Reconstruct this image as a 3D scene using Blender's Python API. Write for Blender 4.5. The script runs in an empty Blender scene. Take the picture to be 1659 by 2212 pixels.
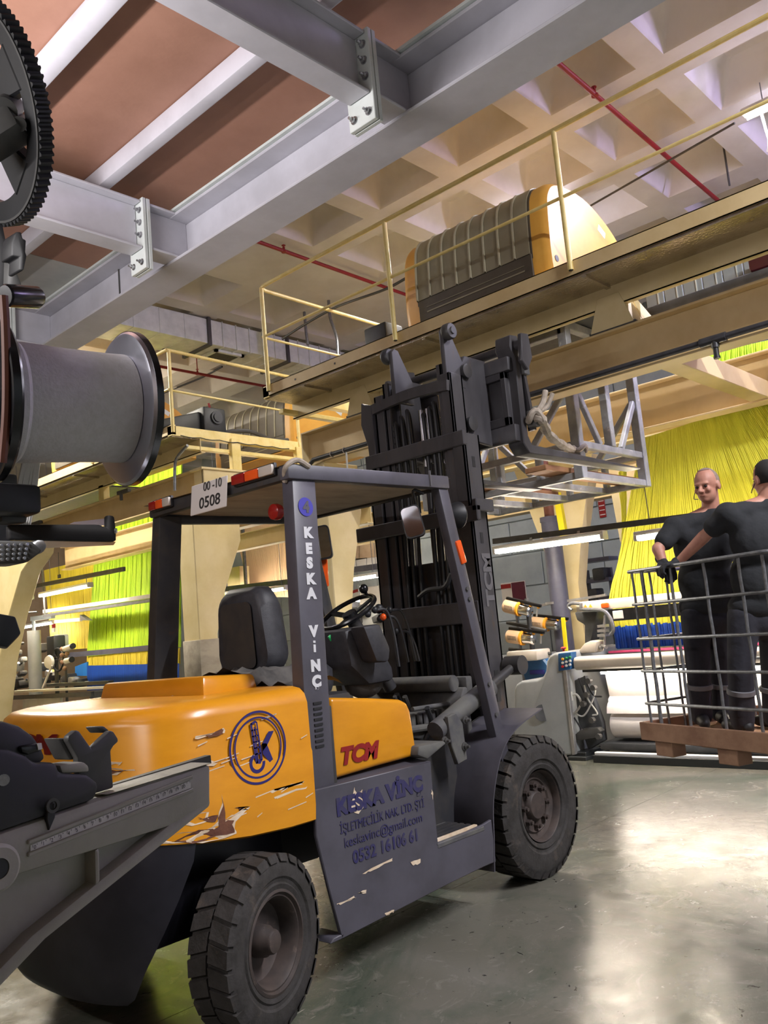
import bpy, bmesh, math, random
from mathutils import Vector, Matrix, Quaternion, noise

SC = bpy.context.scene
COL = SC.collection
random.seed(7)
PI = math.pi

# ------------------------------------------------------------------ camera
CAM_H = 1.52
cd = bpy.data.cameras.new('camera')
cam = bpy.data.objects.new('camera', cd)
COL.objects.link(cam)
cd.sensor_fit = 'HORIZONTAL'
cd.sensor_width = 36.0
cd.lens = 40.02
cd.clip_start = 0.05
cd.clip_end = 200
_f = Vector((0.72984995, 0.66960904, 0.13763278))
_r = Vector((0.68247358, -0.72530982, -0.09030769))
_u = Vector((-0.03935556, -0.15984179, 0.98635782))
cam.matrix_world = Matrix(((_r.x, _u.x, -_f.x, 0), (_r.y, _u.y, -_f.y, 0), (_r.z, _u.z, -_f.z, CAM_H), (0, 0, 0, 1)))
SC.camera = cam

# ------------------------------------------------------------------ world, exposure, lights
w = bpy.data.worlds.new('world')
SC.world = w
w.use_nodes = True
bg = w.node_tree.nodes['Background']
bg.inputs[0].default_value = (0.80, 0.83, 0.90, 1)
bg.inputs[1].default_value = 0.16
SC.view_settings.view_transform = 'Standard'
SC.view_settings.look = 'None'
SC.view_settings.gamma = 1.0
SC.view_settings.exposure = 1.25
SC.view_settings.use_curve_mapping = False


def area(name, loc, target, sx, sy, power, col=(1, 1, 1), spread=PI):
    l = bpy.data.lights.new(name, 'AREA')
    l.shape = 'RECTANGLE'
    l.size = sx
    l.size_y = sy
    l.energy = power
    l.color = col
    l.spread = spread
    o = bpy.data.objects.new(name, l)
    COL.objects.link(o)
    o.location = loc
    d = Vector(target) - Vector(loc)
    o.rotation_euler = d.to_track_quat('-Z', 'Y').to_euler()
    return o


def strip(name, loc, ly, power, col, facing=(0, 0, -1), width=.08):
    """a fluorescent tube along Y as a long thin area light facing one way"""
    l = bpy.data.lights.new(name, 'AREA')
    l.shape = 'RECTANGLE'
    l.size = width
    l.size_y = ly
    l.energy = power
    l.color = col
    o = bpy.data.objects.new(name, l)
    COL.objects.link(o)
    z = -Vector(facing).normalized()
    y = Vector((0, 1, 0))
    x = y.cross(z).normalized()
    o.matrix_world = Matrix(((x.x, y.x, z.x, loc[0]), (x.y, y.y, z.y, loc[1]), (x.z, y.z, z.z, loc[2]), (0, 0, 0, 1)))
    return o


COOL = (0.93, 0.96, 1.0)
WARM = (1.0, 0.93, 0.80)
# tube of the loom the camera stands at: lights the deck underside from low on the camera's side
strip('deck_tube_and_fill', (0.33, 2.6, 2.93), 1.3, 18, (1.0, 0.95, 0.98), (0.8, 0, 0.6), .05)
strip('deck_tube_and_fill', (-.45, 1.5, 2.3), 1.0, 7, (1.0, .97, .98), (.8, 0, -.45), .05)  # added tube out of view, brightens the spool and the scale bracket
# ceiling rows of the hall, over the aisle and over the looms
strip('aisle_row_light', (4.6, -2.6, 6.05), 4.0, 380, (0.97, 0.96, 1.0))
strip('deck_tube_and_fill', (-1.5, 2.5, 3.0), 1.3, 16, (1.0, 0.97, 0.94))  # added fill out of view for the forklift's rear, not a ceiling row
strip('loom_row_light', (8.3, 1.8, 6.1), 1.3, 90, (0.80, 0.78, 1.0))
strip('loom_row_light', (8.3, 6.0, 6.1), 3.0, 80, WARM)
strip('far_row_light', (5.0, 13.0, 6.0), 6.0, 420, WARM)
strip('violet_row_light', (9.5, -3.5, 5.6), 2.5, 260, (0.62, 0.50, 1.0), (-.2, .75, .6))


# ------------------------------------------------------------------ colour and materials
def lin(c):
    return c / 12.92 if c <= 0.04045 else ((c + 0.055) / 1.055) ** 2.4


def rgb(h):
    h = h.lstrip('#')
    return tuple(lin(int(h[i:i + 2], 16) / 255) for i in (0, 2, 4)) + (1,)


def mat(name, c1, c2=None, rough=.5, metal=0.0, scale=6.0, detail=5, bump=0.0, bscale=40, lo=.4, hi=.65, wear=None, wscale=9, wlo=.62, whi=.66,
        aniso=(1, 1, 1), spec=.5, rvar=0.0):
    m = bpy.data.materials.new(name)
    m.use_nodes = True
    nt = m.node_tree
    N, K = nt.nodes, nt.links
    b = N['Principled BSDF']
    b.inputs['Base Color'].default_value = rgb(c1)
    b.inputs['Roughness'].default_value = rough
    b.inputs['Metallic'].default_value = metal
    b.inputs['Specular IOR Level'].default_value = spec
    tc = N.new('ShaderNodeTexCoord')
    mp = N.new('ShaderNodeMapping')
    mp.inputs['Scale'].default_value = aniso
    K.new(tc.outputs['Object'], mp.inputs[0])
    last = None
    if c2:
        n = N.new('ShaderNodeTexNoise')
        n.inputs['Scale'].default_value = scale
        n.inputs['Detail'].default_value = detail
        n.inputs['Roughness'].default_value = .62
        K.new(mp.outputs[0], n.inputs['Vector'])
        r = N.new('ShaderNodeMapRange')
        r.inputs[1].default_value = lo
        r.inputs[2].default_value = hi
        K.new(n.outputs[0], r.inputs[0])
        x = N.new('ShaderNodeMix')
        x.data_type = 'RGBA'
        x.inputs[6].default_value = rgb(c1)
        x.inputs[7].default_value = rgb(c2)
        K.new(r.outputs[0], x.inputs[0])
        last = x.outputs[2]
        if rvar:
            rr = N.new('ShaderNodeMapRange')
            rr.inputs[3].default_value = max(.05, rough - rvar)
            rr.inputs[4].default_value = min(1, rough + rvar)
            K.new(r.outputs[0], rr.inputs[0])
            K.new(rr.outputs[0], b.inputs['Roughness'])
    if wear:
        n = N.new('ShaderNodeTexNoise')
        n.inputs['Scale'].default_value = wscale
        n.inputs['Detail'].default_value = 8
        n.inputs['Roughness'].default_value = .7
        K.new(mp.outputs[0], n.inputs['Vector'])
        r = N.new('ShaderNodeMapRange')
        r.inputs[1].default_value = wlo
        r.inputs[2].default_value = whi
        K.new(n.outputs[0], r.inputs[0])
        x = N.new('ShaderNodeMix')
        x.data_type = 'RGBA'
        x.inputs[6].default_value = rgb(c1)
        x.inputs[7].default_value = rgb(wear)
        if last:
            K.new(last, x.inputs[6])
        K.new(r.outputs[0], x.inputs[0])
        last = x.outputs[2]
    if last:
        K.new(last, b.inputs['Base Color'])
    if bump:
        n = N.new('ShaderNodeTexNoise')
        n.inputs['Scale'].default_value = bscale
        n.inputs['Detail'].default_value = 3
        K.new(mp.outputs[0], n.inputs['Vector'])
        bp = N.new('ShaderNodeBump')
        bp.inputs['Strength'].default_value = bump
        bp.inputs['Distance'].default_value = .01
        K.new(n.outputs[0], bp.inputs['Height'])
        K.new(bp.outputs[0], b.inputs['Normal'])
    return m


def emit(name, c, s):
    m = bpy.data.materials.new(name)
    m.use_nodes = True
    nt = m.node_tree
    b = nt.nodes['Principled BSDF']
    b.inputs['Base Color'].default_value = rgb(c)
    b.inputs['Emission Color'].default_value = rgb(c)
    b.inputs['Emission Strength'].default_value = s
    return m


M = {}
M['concrete'] = mat('painted_concrete', '#cfccc9', '#c1bdb8', rough=.85, scale=1.2, bump=.15, bscale=12)
M['lavsteel'] = mat('grey_painted_steel', '#c6c5cc', '#b6b5bb', rough=.42, scale=3, wear='#6a6660', wscale=7, wlo=.735, whi=.75)
M['galv'] = mat('galvanised_steel', '#dde3df', '#c8cfca', rough=.5, metal=.05, scale=5, rvar=.1)
M['zinc'] = mat('zinc_bolt', '#c9cacc', '#8c8c8e', rough=.3, metal=.9, scale=40)
M['ply'] = mat('film_faced_plywood', '#a47a66', '#8b6350', rough=.6, scale=2.2, lo=.35, hi=.75, bump=.05, bscale=60)
M['plygrey'] = mat('grey_sheet', '#a9a9a4', '#979793', rough=.6, scale=3)
M['cream'] = mat('cream_painted_steel', '#d8c090', '#ccb280', rough=.5, scale=2.5, wear='#7a6648', wscale=11, wlo=.72, whi=.75)
M['creamlite'] = mat('pale_cream_paint', '#e2d0a0', '#d8c48e', rough=.5, scale=2.5)
M['railyel'] = mat('yellow_rail_paint', '#efdb94', '#e5cd7c', rough=.4, scale=8, wear='#6b5a36', wscale=13, wlo=.74, whi=.76)
M['chequer'] = mat('dirty_platform_sheet', '#c4b9a4', '#8a7c68', rough=.26, metal=.75, scale=4, lo=.45, hi=.8, bump=.5, bscale=45, rvar=.15)
M['forkyel'] = mat('forklift_yellow_paint', '#d58f1c', '#c98416', rough=.25, scale=3, wear='#e3cfae', wscale=5.5, wlo=.705, whi=.715, aniso=(1, 1, 3.0))
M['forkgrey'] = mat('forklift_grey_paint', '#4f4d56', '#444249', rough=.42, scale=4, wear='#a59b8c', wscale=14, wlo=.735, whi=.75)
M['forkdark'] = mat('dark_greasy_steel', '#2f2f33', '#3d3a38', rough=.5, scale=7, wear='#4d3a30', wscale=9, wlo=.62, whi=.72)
M['mast'] = mat('mast_steel', '#454346', '#353336', rough=.42, scale=5, wear='#54402f', wscale=6, wlo=.6, whi=.72, aniso=(1, 1, .3))
M['cwblack'] = mat('black_counterweight_paint', '#191820', '#23222a', rough=.38, scale=5, wear='#5b4034', wscale=10, wlo=.71, whi=.73)
M['dust'] = mat('dusty_grey_metal', '#5a5955', '#47464a', rough=.75, scale=9)
M['rubber'] = mat('dusty_tyre_rubber', '#33302f', '#25221f', rough=.8, scale=14, bump=.25, bscale=60, wear='#4b423b', wscale=8, wlo=.58, whi=.7)
M['rim'] = mat('dusty_wheel_rim', '#463b36', '#332c2a', rough=.65, scale=9, wear='#5e5048', wscale=15, wlo=.6, whi=.7)
M['chrome'] = mat('chrome_rod', '#dadada', rough=.12, metal=1)
M['seat'] = mat('black_seat_vinyl', '#35353a', '#2b2b30', rough=.55, scale=20, bump=.08, bscale=150)
M['cloth'] = mat('dirty_grey_cloth', '#5c5956', '#403e3d', rough=.95, scale=8, bump=.4, bscale=30)
M['canvas'] = mat('dusty_roof_cover', '#b0a694', '#968c7c', rough=.9, scale=6, bump=.2, bscale=20, aniso=(.4, 1, 1))
M['red'] = mat('red_paint', '#8e1a1c', '#7f1618', rough=.45, scale=8)
M['redlens'] = mat('red_lamp_lens', '#8f1c18', rough=.2)
M['orangelens'] = mat('orange_lamp_lens', '#e0561c', rough=.2)
M['whitelens'] = mat('clear_lamp_lens', '#b9b0a6', rough=.25)
M['blue'] = mat('violet_blue_paint', '#33309a', rough=.5)
M['darkblue'] = mat('dark_blue_paint', '#2a2a78', rough=.5)
M['fadedblue'] = mat('faded_blue_paint', '#2d2a58', '#3a374f', rough=.5, scale=30)
M['navy'] = mat('navy_logo_paint', '#251f63', rough=.5)
M['letterwhite'] = mat('white_sticker', '#c9c9cc', rough=.5)
M['lettergrey'] = mat('grey_sticker', '#5f5d60', rough=.5)
M['black'] = mat('black_plastic', '#1b1b1e', '#242427', rough=.5, scale=12)
M['blackgloss'] = mat('black_gloss_plastic', '#121215', rough=.22)
M['white'] = mat('white_paint', '#d8d6d2', '#cbc8c3', rough=.5, scale=4)
M['paper'] = mat('white_plate', '#cfcac6', rough=.6)
M['mirror'] = mat('mirror_glass', '#e8e8ea', rough=.05, metal=1)
M['rust'] = mat('rust_scar', '#5a3426', '#6d4531', rough=.85, scale=16, bump=.3)
M['primer'] = mat('bare_primer', '#d9c7ae', '#c9b091', rough=.7, scale=20)
M['tube'] = emit('tube_glow', '#fff1df', 36.0)
M['tubec'] = emit('cool_tube_glow', '#f1ecff', 22.0)
M['fixture'] = mat('white_fixture', '#d9d7d0', rough=.5)
M['loomgrey'] = mat('loom_grey_paint', '#a3a6a6', '#979b9b', rough=.33, scale=3)
M['loomdark'] = mat('loom_dark_iron', '#3b3d40', '#4a4b4d', rough=.5, scale=9)
M['loombeige'] = mat('loom_beige_paint', '#d8d0c4', '#cbc2b6', rough=.4, scale=3)
M['loomblue'] = mat('blue_cover', '#2e6298', '#285685', rough=.4, scale=5)
M['alu'] = mat('aluminium', '#c3c3c4', '#a9a9ab', rough=.33, metal=.7, scale=8)
M['framegrey'] = mat('frame_grey_paint', '#a9abac', '#8d8f90', rough=.45, scale=6, wear='#d8d4cc', wscale=9, wlo=.62, whi=.7)
M['cotton'] = mat('white_cloth_roll', '#e6e0dc', '#dad3ce', rough=.9, scale=3)
M['yarnwhite'] = mat('grey_white_yarn', '#d2cfd0', '#cac7c6', rough=.7, scale=90, bump=.12, bscale=200)
M['lime'] = mat('lime_harness', '#cfcb3a', '#bdb92c', rough=.7, scale=14, aniso=(1, 1.0, .12), bump=.3, bscale=40)
M['limedeep'] = mat('green_lime_harness', '#b4dc22', '#9fca1c', rough=.7, scale=14, aniso=(1, 1.0, .12), bump=.3, bscale=40)
M['yelharness'] = mat('yellow_harness', '#e6d13c', '#d2bd32', rough=.7, scale=16, aniso=(1, 1.0, .1), bump=.3, bscale=40)
M['heddle'] = mat('blue_heddles', '#1d55c4', '#1a48a8', rough=.5, scale=30, aniso=(1, 1, .05))
M['heddlelt'] = mat('light_blue_heddles', '#2a80d6', '#2470c4', rough=.5, scale=30, aniso=(1, 1, .05))
M['magenta'] = mat('magenta_rail', '#b23a66', rough=.4)
M['jyel'] = mat('jacquard_yellow', '#e0ab4c', '#d69e40', rough=.42, scale=3)
M['jgrey'] = mat('jacquard_grey', '#a39d86', '#9d9780', rough=.36, scale=4, metal=.2)
M['jrib'] = mat('jacquard_rib', '#c6c0a6', '#bab49b', rough=.35, scale=6)
M['jdark'] = mat('jacquard_grey_brown', '#5c5548', '#514a3f', rough=.42, scale=4)
M['charcoal'] = mat('charcoal_motor', '#26292b', '#202325', rough=.5, scale=9)
M['pipeblk'] = mat('black_pipe', '#3a3a3e', '#2d2d30', rough=.35, scale=12)
M['wood'] = mat('brown_pallet_wood', '#a5826a', '#8a6753', rough=.75, scale=5, aniso=(.15, 1, 1), bump=.2, bscale=30, wear='#4d3326', wscale=6, wlo=.68, whi=.76)
M['woodnew'] = mat('plank_wood', '#b98a62', '#9d6f4b', rough=.75, scale=5, aniso=(.15, 1, 1), bump=.2, bscale=30)
M['rod'] = mat('galvanised_wire', '#84868a', '#6e7074', rough=.4, metal=.6, scale=30)
M['shirt'] = mat('black_shirt', '#26282c', '#1f2124', rough=.9, scale=9, bump=.8, bscale=11)
M['trouser'] = mat('dark_work_trousers', '#2d2d36', '#25252d', rough=.9, scale=9, bump=.8, bscale=10)
M['greytrim'] = mat('grey_reflective_trim', '#6d6d72', rough=.6)
M['skin'] = mat('skin', '#b98672', '#ab7563', rough=.55, scale=12)
M['hairgrey'] = mat('cropped_grey_hair', '#8c7a70', '#7b6a62', rough=.8, scale=60)
M['hairdark'] = mat('cropped_black_hair', '#1c1a1a', '#26211f', rough=.8, scale=60)
M['glove'] = mat('black_work_glove', '#1d1e22', '#26272b', rough=.85, scale=30)
M['shoe'] = mat('black_work_shoe', '#1a1a1c', '#222225', rough=.55, scale=20)
M['lip'] = mat('lips', '#8a5548', rough=.5)
M['eye'] = mat('eye', '#2a2320', rough=.2)
M['wallgrey'] = mat('grey_wall_paint', '#9ba3a6', '#8f989b', rough=.8, scale=2.5, bump=.1, bscale=20)
M['walltan'] = mat('tan_wall_paint', '#c3ab8d', '#b49b7c', rough=.8, scale=2.0)
M['darkpost'] = mat('blue_grey_post', '#5c5d70', '#505162', rough=.4, scale=5)
M['stickyel'] = mat('yellow_label', '#e6d51a', rough=.5)
M['darkred'] = mat('dark_red_box', '#5a1b33', '#4a152a', rough=.5, scale=6)
M['bracket'] = mat('grey_cast_bracket', '#a09d92', '#908d82', rough=.5, scale=5, bump=.06, bscale=120)
M['scale'] = mat('white_scale_strip', '#d8d5cf', '#c9c6c0', rough=.5, scale=30)
M['ink'] = mat('black_ink', '#2b2a2a', rough=.6)
M['castdark'] = mat('dark_grey_casting', '#4c4b4a', '#42413f', rough=.5, scale=8)
M['gearblk'] = mat('black_belt_wheel', '#1a1a1c', '#232326', rough=.5, scale=14)
M['clear'] = mat('polished_disc', '#dcdce8', '#d2d2e0', rough=.28, metal=1, scale=5)
M['strap'] = mat('knotted_strap', '#a89d90', '#8d8274', rough=.9, scale=16)
M['rustbrown'] = mat('brown_bar', '#6b3d2c', '#59311f', rough=.6, scale=9)
M['green'] = mat('green_tag', '#1fae5c', rough=.4)
M['cablewhite'] = mat('white_cable', '#c9c7c0', rough=.5)
M['cableblack'] = mat('black_cable', '#222225', rough=.5)
M['feederbeige'] = mat('feeder_beige', '#d9b894', rough=.45)
M['feederorange'] = mat('feeder_orange', '#e8a02c', rough=.4)
M['btnred'] = mat('red_button', '#d02a24', rough=.35)
M['btngreen'] = mat('green_button', '#2f9c58', rough=.35)
M['btnwhite'] = mat('white_button', '#d8d6cf', rough=.35)
M['kerbblack'] = mat('black_floor_rail', '#26292a', rough=.45)

ORG = {}


def org(o):
    return ORG.get(o.name, Vector((0, 0, 0))) if o is not None else Vector((0, 0, 0))


class MB:
    def __init__(self):
        self.v, self.f = [], []

    def add(self, vs, fs):
        k = len(self.v)
        self.v.extend(tuple(p) for p in vs)
        self.f.extend(tuple(i + k for i in q) for q in fs)
        return self

    def box2(self, lo, hi):
        x0, y0, z0 = lo
        x1, y1, z1 = hi
        return self.add([(x0, y0, z0), (x1, y0, z0), (x1, y1, z0), (x0, y1, z0), (x0, y0, z1), (x1, y0, z1), (x1, y1, z1), (x0, y1, z1)],
                        [(0, 3, 2, 1), (4, 5, 6, 7), (0, 1, 5, 4), (1, 2, 6, 5), (2, 3, 7, 6), (3, 0, 4, 7)])

    def box(self, c, s, rz=0, R=None):
        R = R or Matrix.Rotation(rz, 3, 'Z')
        vs = []
        for dz in (-.5, .5):
            for dx, dy in ((-.5, -.5), (.5, -.5), (.5, .5), (-.5, .5)):
                vs.append(Vector(c) + R @ Vector((dx * s[0], dy * s[1], dz * s[2])))
        return self.add(vs, [(0, 3, 2, 1), (4, 5, 6, 7), (0, 1, 5, 4), (1, 2, 6, 5), (2, 3, 7, 6), (3, 0, 4, 7)])

    def bar(self, p0, p1, w, h, up=(0, 0, 1)):
        p0, p1 = Vector(p0), Vector(p1)
        d = (p1 - p0).normalized()
        u = Vector(up)
        s = d.cross(u)
        if s.length < 1e-4:
            s = d.cross(Vector((1, 0, 0)))
        s.normalize()
        u = s.cross(d).normalized()
        vs = [p + s * a * w / 2 + u * b * h / 2 for p in (p0, p1) for a, b in ((-1, -1), (1, -1), (1, 1), (-1, 1))]
        return self.add(vs, [(0, 1, 2, 3), (7, 6, 5, 4), (0, 4, 5, 1), (1, 5, 6, 2), (2, 6, 7, 3), (3, 7, 4, 0)])

    def tube(self, p0, p1, r, r2=None, n=12):
        r2 = r if r2 is None else r2
        p0, p1 = Vector(p0), Vector(p1)
        d = (p1 - p0).normalized()
        a = d.orthogonal().normalized()
        b = d.cross(a)
        vs = [p + (a * math.cos(2 * PI * i / n) + b * math.sin(2 * PI * i / n)) * q for p, q in ((p0, r), (p1, r2)) for i in range(n)]
        fs = [(i, (i + 1) % n, n + (i + 1) % n, n + i) for i in range(n)]
        return self.add(vs, fs + [tuple(range(n - 1, -1, -1)), tuple(range(n, 2 * n))])

    def path(self, pts, r, n=8, closed=False):
        P = [Vector(p) for p in pts]
        m = len(P)
        rs = r if isinstance(r, (list, tuple)) else [r] * m
        T = []
        for i in range(m):
            if closed:
                t = P[(i + 1) % m] - P[i - 1]
            else:
                t = P[min(i + 1, m - 1)] - P[max(i - 1, 0)]
            T.append(t.normalized())
        a = T[0].orthogonal().normalized()
        vs = []
        for i in range(m):
            if i:
                a = (T[i - 1].rotation_difference(T[i]) @ a)
            a = (a - T[i] * a.dot(T[i])).normalized()
            b = T[i].cross(a)
            vs += [P[i] + (a * math.cos(2 * PI * k / n) + b * math.sin(2 * PI * k / n)) * rs[i] for k in range(n)]
        fs = []
        for i in range(m if closed else m - 1):
            j = (i + 1) % m
            fs += [(i * n + k, i * n + (k + 1) % n, j * n + (k + 1) % n, j * n + k) for k in range(n)]
        if not closed:
            fs += [tuple(range(n - 1, -1, -1)), tuple(range((m - 1) * n, m * n))]
        return self.add(vs, fs)

    def prism(self, poly, ext):
        n = len(poly)
        e = Vector(ext)
        P = [Vector(p) for p in poly]
        nrm = Vector((0, 0, 0))
        for i in range(n):
            nrm += P[i].cross(P[(i + 1) % n])
        if nrm.dot(e) > 0:
            P.reverse()
        vs = P + [p + e for p in P]
        fs = [tuple(range(n)), tuple(range(2 * n - 1, n - 1, -1))]
        fs += [(i, n + i, n + (i + 1) % n, (i + 1) % n) for i in range(n)]
        return self.add(vs, fs)

    def lathe(self, prof, o, axis, n=32):
        """prof: (radius, height) pairs along the axis from o"""
        o = Vector(o)
        d = Vector(axis).normalized()
        a = d.orthogonal().normalized()
        b = d.cross(a)
        m = len(prof)
        vs = []
        for r, h in prof:
            vs += [o + d * h + (a * math.cos(2 * PI * k / n) + b * math.sin(2 * PI * k / n)) * max(r, 1e-5) for k in range(n)]
        fs = [(i * n + k, i * n + (k + 1) % n, (i + 1) * n + (k + 1) % n, (i + 1) * n + k) for i in range(m - 1) for k in range(n)]
        return self.add(vs, fs)

    def loft(self, rings, cap=True):
        n = len(rings[0])
        vs = [p for r in rings for p in r]
        fs = [(i * n + k, i * n + (k + 1) % n, (i + 1) * n + (k + 1) % n, (i + 1) * n + k) for i in range(len(rings) - 1) for k in range(n)]
        if cap:
            fs += [tuple(range(n - 1, -1, -1)), tuple(range((len(rings) - 1) * n, len(rings) * n))]
        return self.add(vs, fs)

    def ell(self, c, r, n=16, m=10, R=None):
        c = Vector(c)
        R = R or Matrix.Identity(3)
        vs = [c + R @ Vector((0, 0, -r[2]))]
        for i in range(1, m):
            t = -PI / 2 + PI * i / m
            vs += [c + R @ Vector((r[0] * math.cos(t) * math.cos(2 * PI * k / n), r[1] * math.cos(t) * math.sin(2 * PI * k / n), r[2] * math.sin(t))) for k in range(n)]
        vs.append(c + R @ Vector((0, 0, r[2])))
        fs = [(0, 1 + (k + 1) % n, 1 + k) for k in range(n)]
        for i in range(m - 2):
            fs += [(1 + i * n + k, 1 + i * n + (k + 1) % n, 1 + (i + 1) * n + (k + 1) % n, 1 + (i + 1) * n + k) for k in range(n)]
        L = len(vs) - 1
        fs += [(1 + (m - 2) * n + k, 1 + (m - 2) * n + (k + 1) % n, L) for k in range(n)]
        return self.add(vs, fs)

    def bolt(self, p, d, r=.012, h=.02):
        p, d = Vector(p), Vector(d).normalized()
        self.tube(p, p + d * h * .3, r * 1.5, n=12)
        self.tube(p, p + d * h, r, n=6)
        return self.tube(p, p + d * h * 1.9, r * .5, n=8)

    def build(self, name, m, parent=None, bev=0, seg=2, ang=35, flat=False, fix=False):
        if parent is None:
            xs = [v[0] for v in self.v]
            ys = [v[1] for v in self.v]
            o_ = Vector(((min(xs) + max(xs)) / 2, (min(ys) + max(ys)) / 2, min(v[2] for v in self.v)))
        else:
            o_ = org(parent)
        me = bpy.data.meshes.new(name)
        me.from_pydata([(v[0] - o_.x, v[1] - o_.y, v[2] - o_.z) for v in self.v], [], self.f)
        if bev or fix:
            bm = bmesh.new()
            bm.from_mesh(me)
            if fix:
                bmesh.ops.remove_doubles(bm, verts=bm.verts, dist=1e-5)
                bmesh.ops.recalc_face_normals(bm, faces=bm.faces)
            if bev:
                es = [e for e in bm.edges if len(e.link_faces) == 2 and e.calc_face_angle(0) > .5]
                bmesh.ops.bevel(bm, geom=es, offset=bev, segments=seg, profile=.5, affect='EDGES', clamp_overlap=True)
            bm.to_mesh(me)
            bm.free()
        me.materials.append(m)
        if not flat:
            me.shade_smooth()
            me.set_sharp_from_angle(angle=math.radians(ang))
        me.update()
        ob = bpy.data.objects.new(name, me)
        COL.objects.link(ob)
        if parent is None:
            ob.location = o_
        else:
            ob.parent = parent
        ORG[ob.name] = o_
        return ob


def empty(name, loc, label, cat, group=None):
    o = bpy.data.objects.new(name, None)
    COL.objects.link(o)
    o.location = loc
    o.empty_display_size = .1
    o['label'] = label
    o['category'] = cat
    if group:
        o['group'] = group
    ORG[o.name] = Vector(loc)
    return o


def tag(o, label=None, cat=None, group=None, kind=None):
    for k, v in (('label', label), ('category', cat), ('group', group), ('kind', kind)):
        if v:
            o[k] = v
    return o


def copy_thing(root, offset, label=None, group=None):
    """a copy of a thing with its parts and their sub-parts, sharing mesh data"""
    def rec(o, par):
        c = o.copy()
        COL.objects.link(c)
        if par is not None:
            c.parent = par
        for ch in [q for q in SC.objects if q.parent == o]:
            rec(ch, c)
        ORG[c.name] = org(o) + Vector(offset)
        return c
    r = rec(root, None)
    r.location = Vector(root.location) + Vector(offset)
    if label:
        r['label'] = label
    if group:
        r['group'] = group
    return r


def text(body, size, m, parent, name, origin, xdir, ydir, bold=0.0, shear=0.0, align='LEFT', depth=.0012, sx=1.0, label=None, spacing=1.0, length=None):
    """flat lettering laid on a surface, turned into a mesh; origin is the baseline's start"""
    cu = bpy.data.curves.new(name, 'FONT')
    cu.body = body
    cu.size = size
    cu.offset = bold
    cu.shear = shear
    cu.align_x = align
    cu.extrude = depth
    cu.space_character = spacing
    cu.resolution_u = 4
    tmp = bpy.data.objects.new('tmp_text', cu)
    COL.objects.link(tmp)
    dg = bpy.context.evaluated_depsgraph_get()
    me = bpy.data.meshes.new_from_object(tmp.evaluated_get(dg))
    bpy.data.objects.remove(tmp)
    bpy.data.curves.remove(cu)
    X = Vector(xdir).normalized()
    Yv = Vector(ydir).normalized()
    Zv = X.cross(Yv).normalized()
    o_ = org(parent)
    if length:
        xs_ = [v.co.x for v in me.vertices]
        sx = length / (max(xs_) - min(xs_))
    for v in me.vertices:
        q = Vector(origin) + X * v.co.x * sx + Yv * v.co.y + Zv * v.co.z
        v.co = q - o_
    me.materials.clear()
    me.materials.append(m)
    ob = bpy.data.objects.new(name, me)
    COL.objects.link(ob)
    ob.parent = parent
    ORG[ob.name] = o_
    if label:
        ob['label'] = label
    return ob


def rrect(w, h, r, n=4):
    """rounded rectangle outline, centred, as 2D points"""
    out = []
    for cx, cy, a0 in ((w / 2 - r, h / 2 - r, 0), (-w / 2 + r, h / 2 - r, PI / 2), (-w / 2 + r, -h / 2 + r, PI), (w / 2 - r, -h / 2 + r, 1.5 * PI)):
        for i in range(n + 1):
            a = a0 + PI / 2 * i / n
            out.append((cx + r * math.cos(a), cy + r * math.sin(a)))
    return out


def bez(pts, n=10):
    """smooth curve through points (Catmull-Rom)"""
    P = [Vector(p) for p in pts]
    P = [P[0] * 2 - P[1]] + P + [P[-1] * 2 - P[-2]]
    out = []
    for i in range(1, len(P) - 2):
        a, b, c, d = P[i - 1:i + 3]
        for k in range(n):
            t = k / n
            out.append(.5 * ((2 * b) + (c - a) * t + (2 * a - 5 * b + 4 * c - d) * t * t + (3 * b - a - 3 * c + d) * t ** 3))
    out.append(P[-2])
    return out


def ibeam(mb, p0, p1, fw, h, tf=.016, tw=.012):
    """I-beam between the centre lines of its bottom flange's underside"""
    p0, p1 = Vector(p0), Vector(p1)
    z = Vector((0, 0, 1))
    mb.bar(p0 + z * tf / 2, p1 + z * tf / 2, fw, tf)
    mb.bar(p0 + z * (h - tf / 2), p1 + z * (h - tf / 2), fw, tf)
    mb.bar(p0 + z * h / 2, p1 + z * h / 2, tw, h - 2 * tf)
    return mb

# ================================================================== SETTING
# floor: saw-cut slabs of worn grey-green coating
fm = bpy.data.materials.new('worn_floor_coating')
fm.use_nodes = True
nt = fm.node_tree
N, K = nt.nodes, nt.links
b = N['Principled BSDF']
tc = N.new('ShaderNodeTexCoord')


def nz(scale, detail=6, rough=.6, dist=0.0, aniso=(1, 1, 1)):
    mp = N.new('ShaderNodeMapping')
    mp.inputs['Scale'].default_value = aniso
    K.new(tc.outputs['Object'], mp.inputs[0])
    n = N.new('ShaderNodeTexNoise')
    n.inputs['Scale'].default_value = scale
    n.inputs['Detail'].default_value = detail
    n.inputs['Roughness'].default_value = rough
    n.inputs['Distortion'].default_value = dist
    K.new(mp.outputs[0], n.inputs['Vector'])
    return n.outputs[0]


def rng(sock, a, bb, c=0.0, d=1.0):
    r = N.new('ShaderNodeMapRange')
    r.inputs[1].default_value = a
    r.inputs[2].default_value = bb
    r.inputs[3].default_value = c
    r.inputs[4].default_value = d
    K.new(sock, r.inputs[0])
    return r.outputs[0]


def mixc(f, a, bb):
    x = N.new('ShaderNodeMix')
    x.data_type = 'RGBA'
    K.new(f, x.inputs[0])
    for s_, q in ((6, a), (7, bb)):
        if isinstance(q, str):
            x.inputs[s_].default_value = rgb(q)
        else:
            K.new(q, x.inputs[s_])
    return x.outputs[2]


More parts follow.
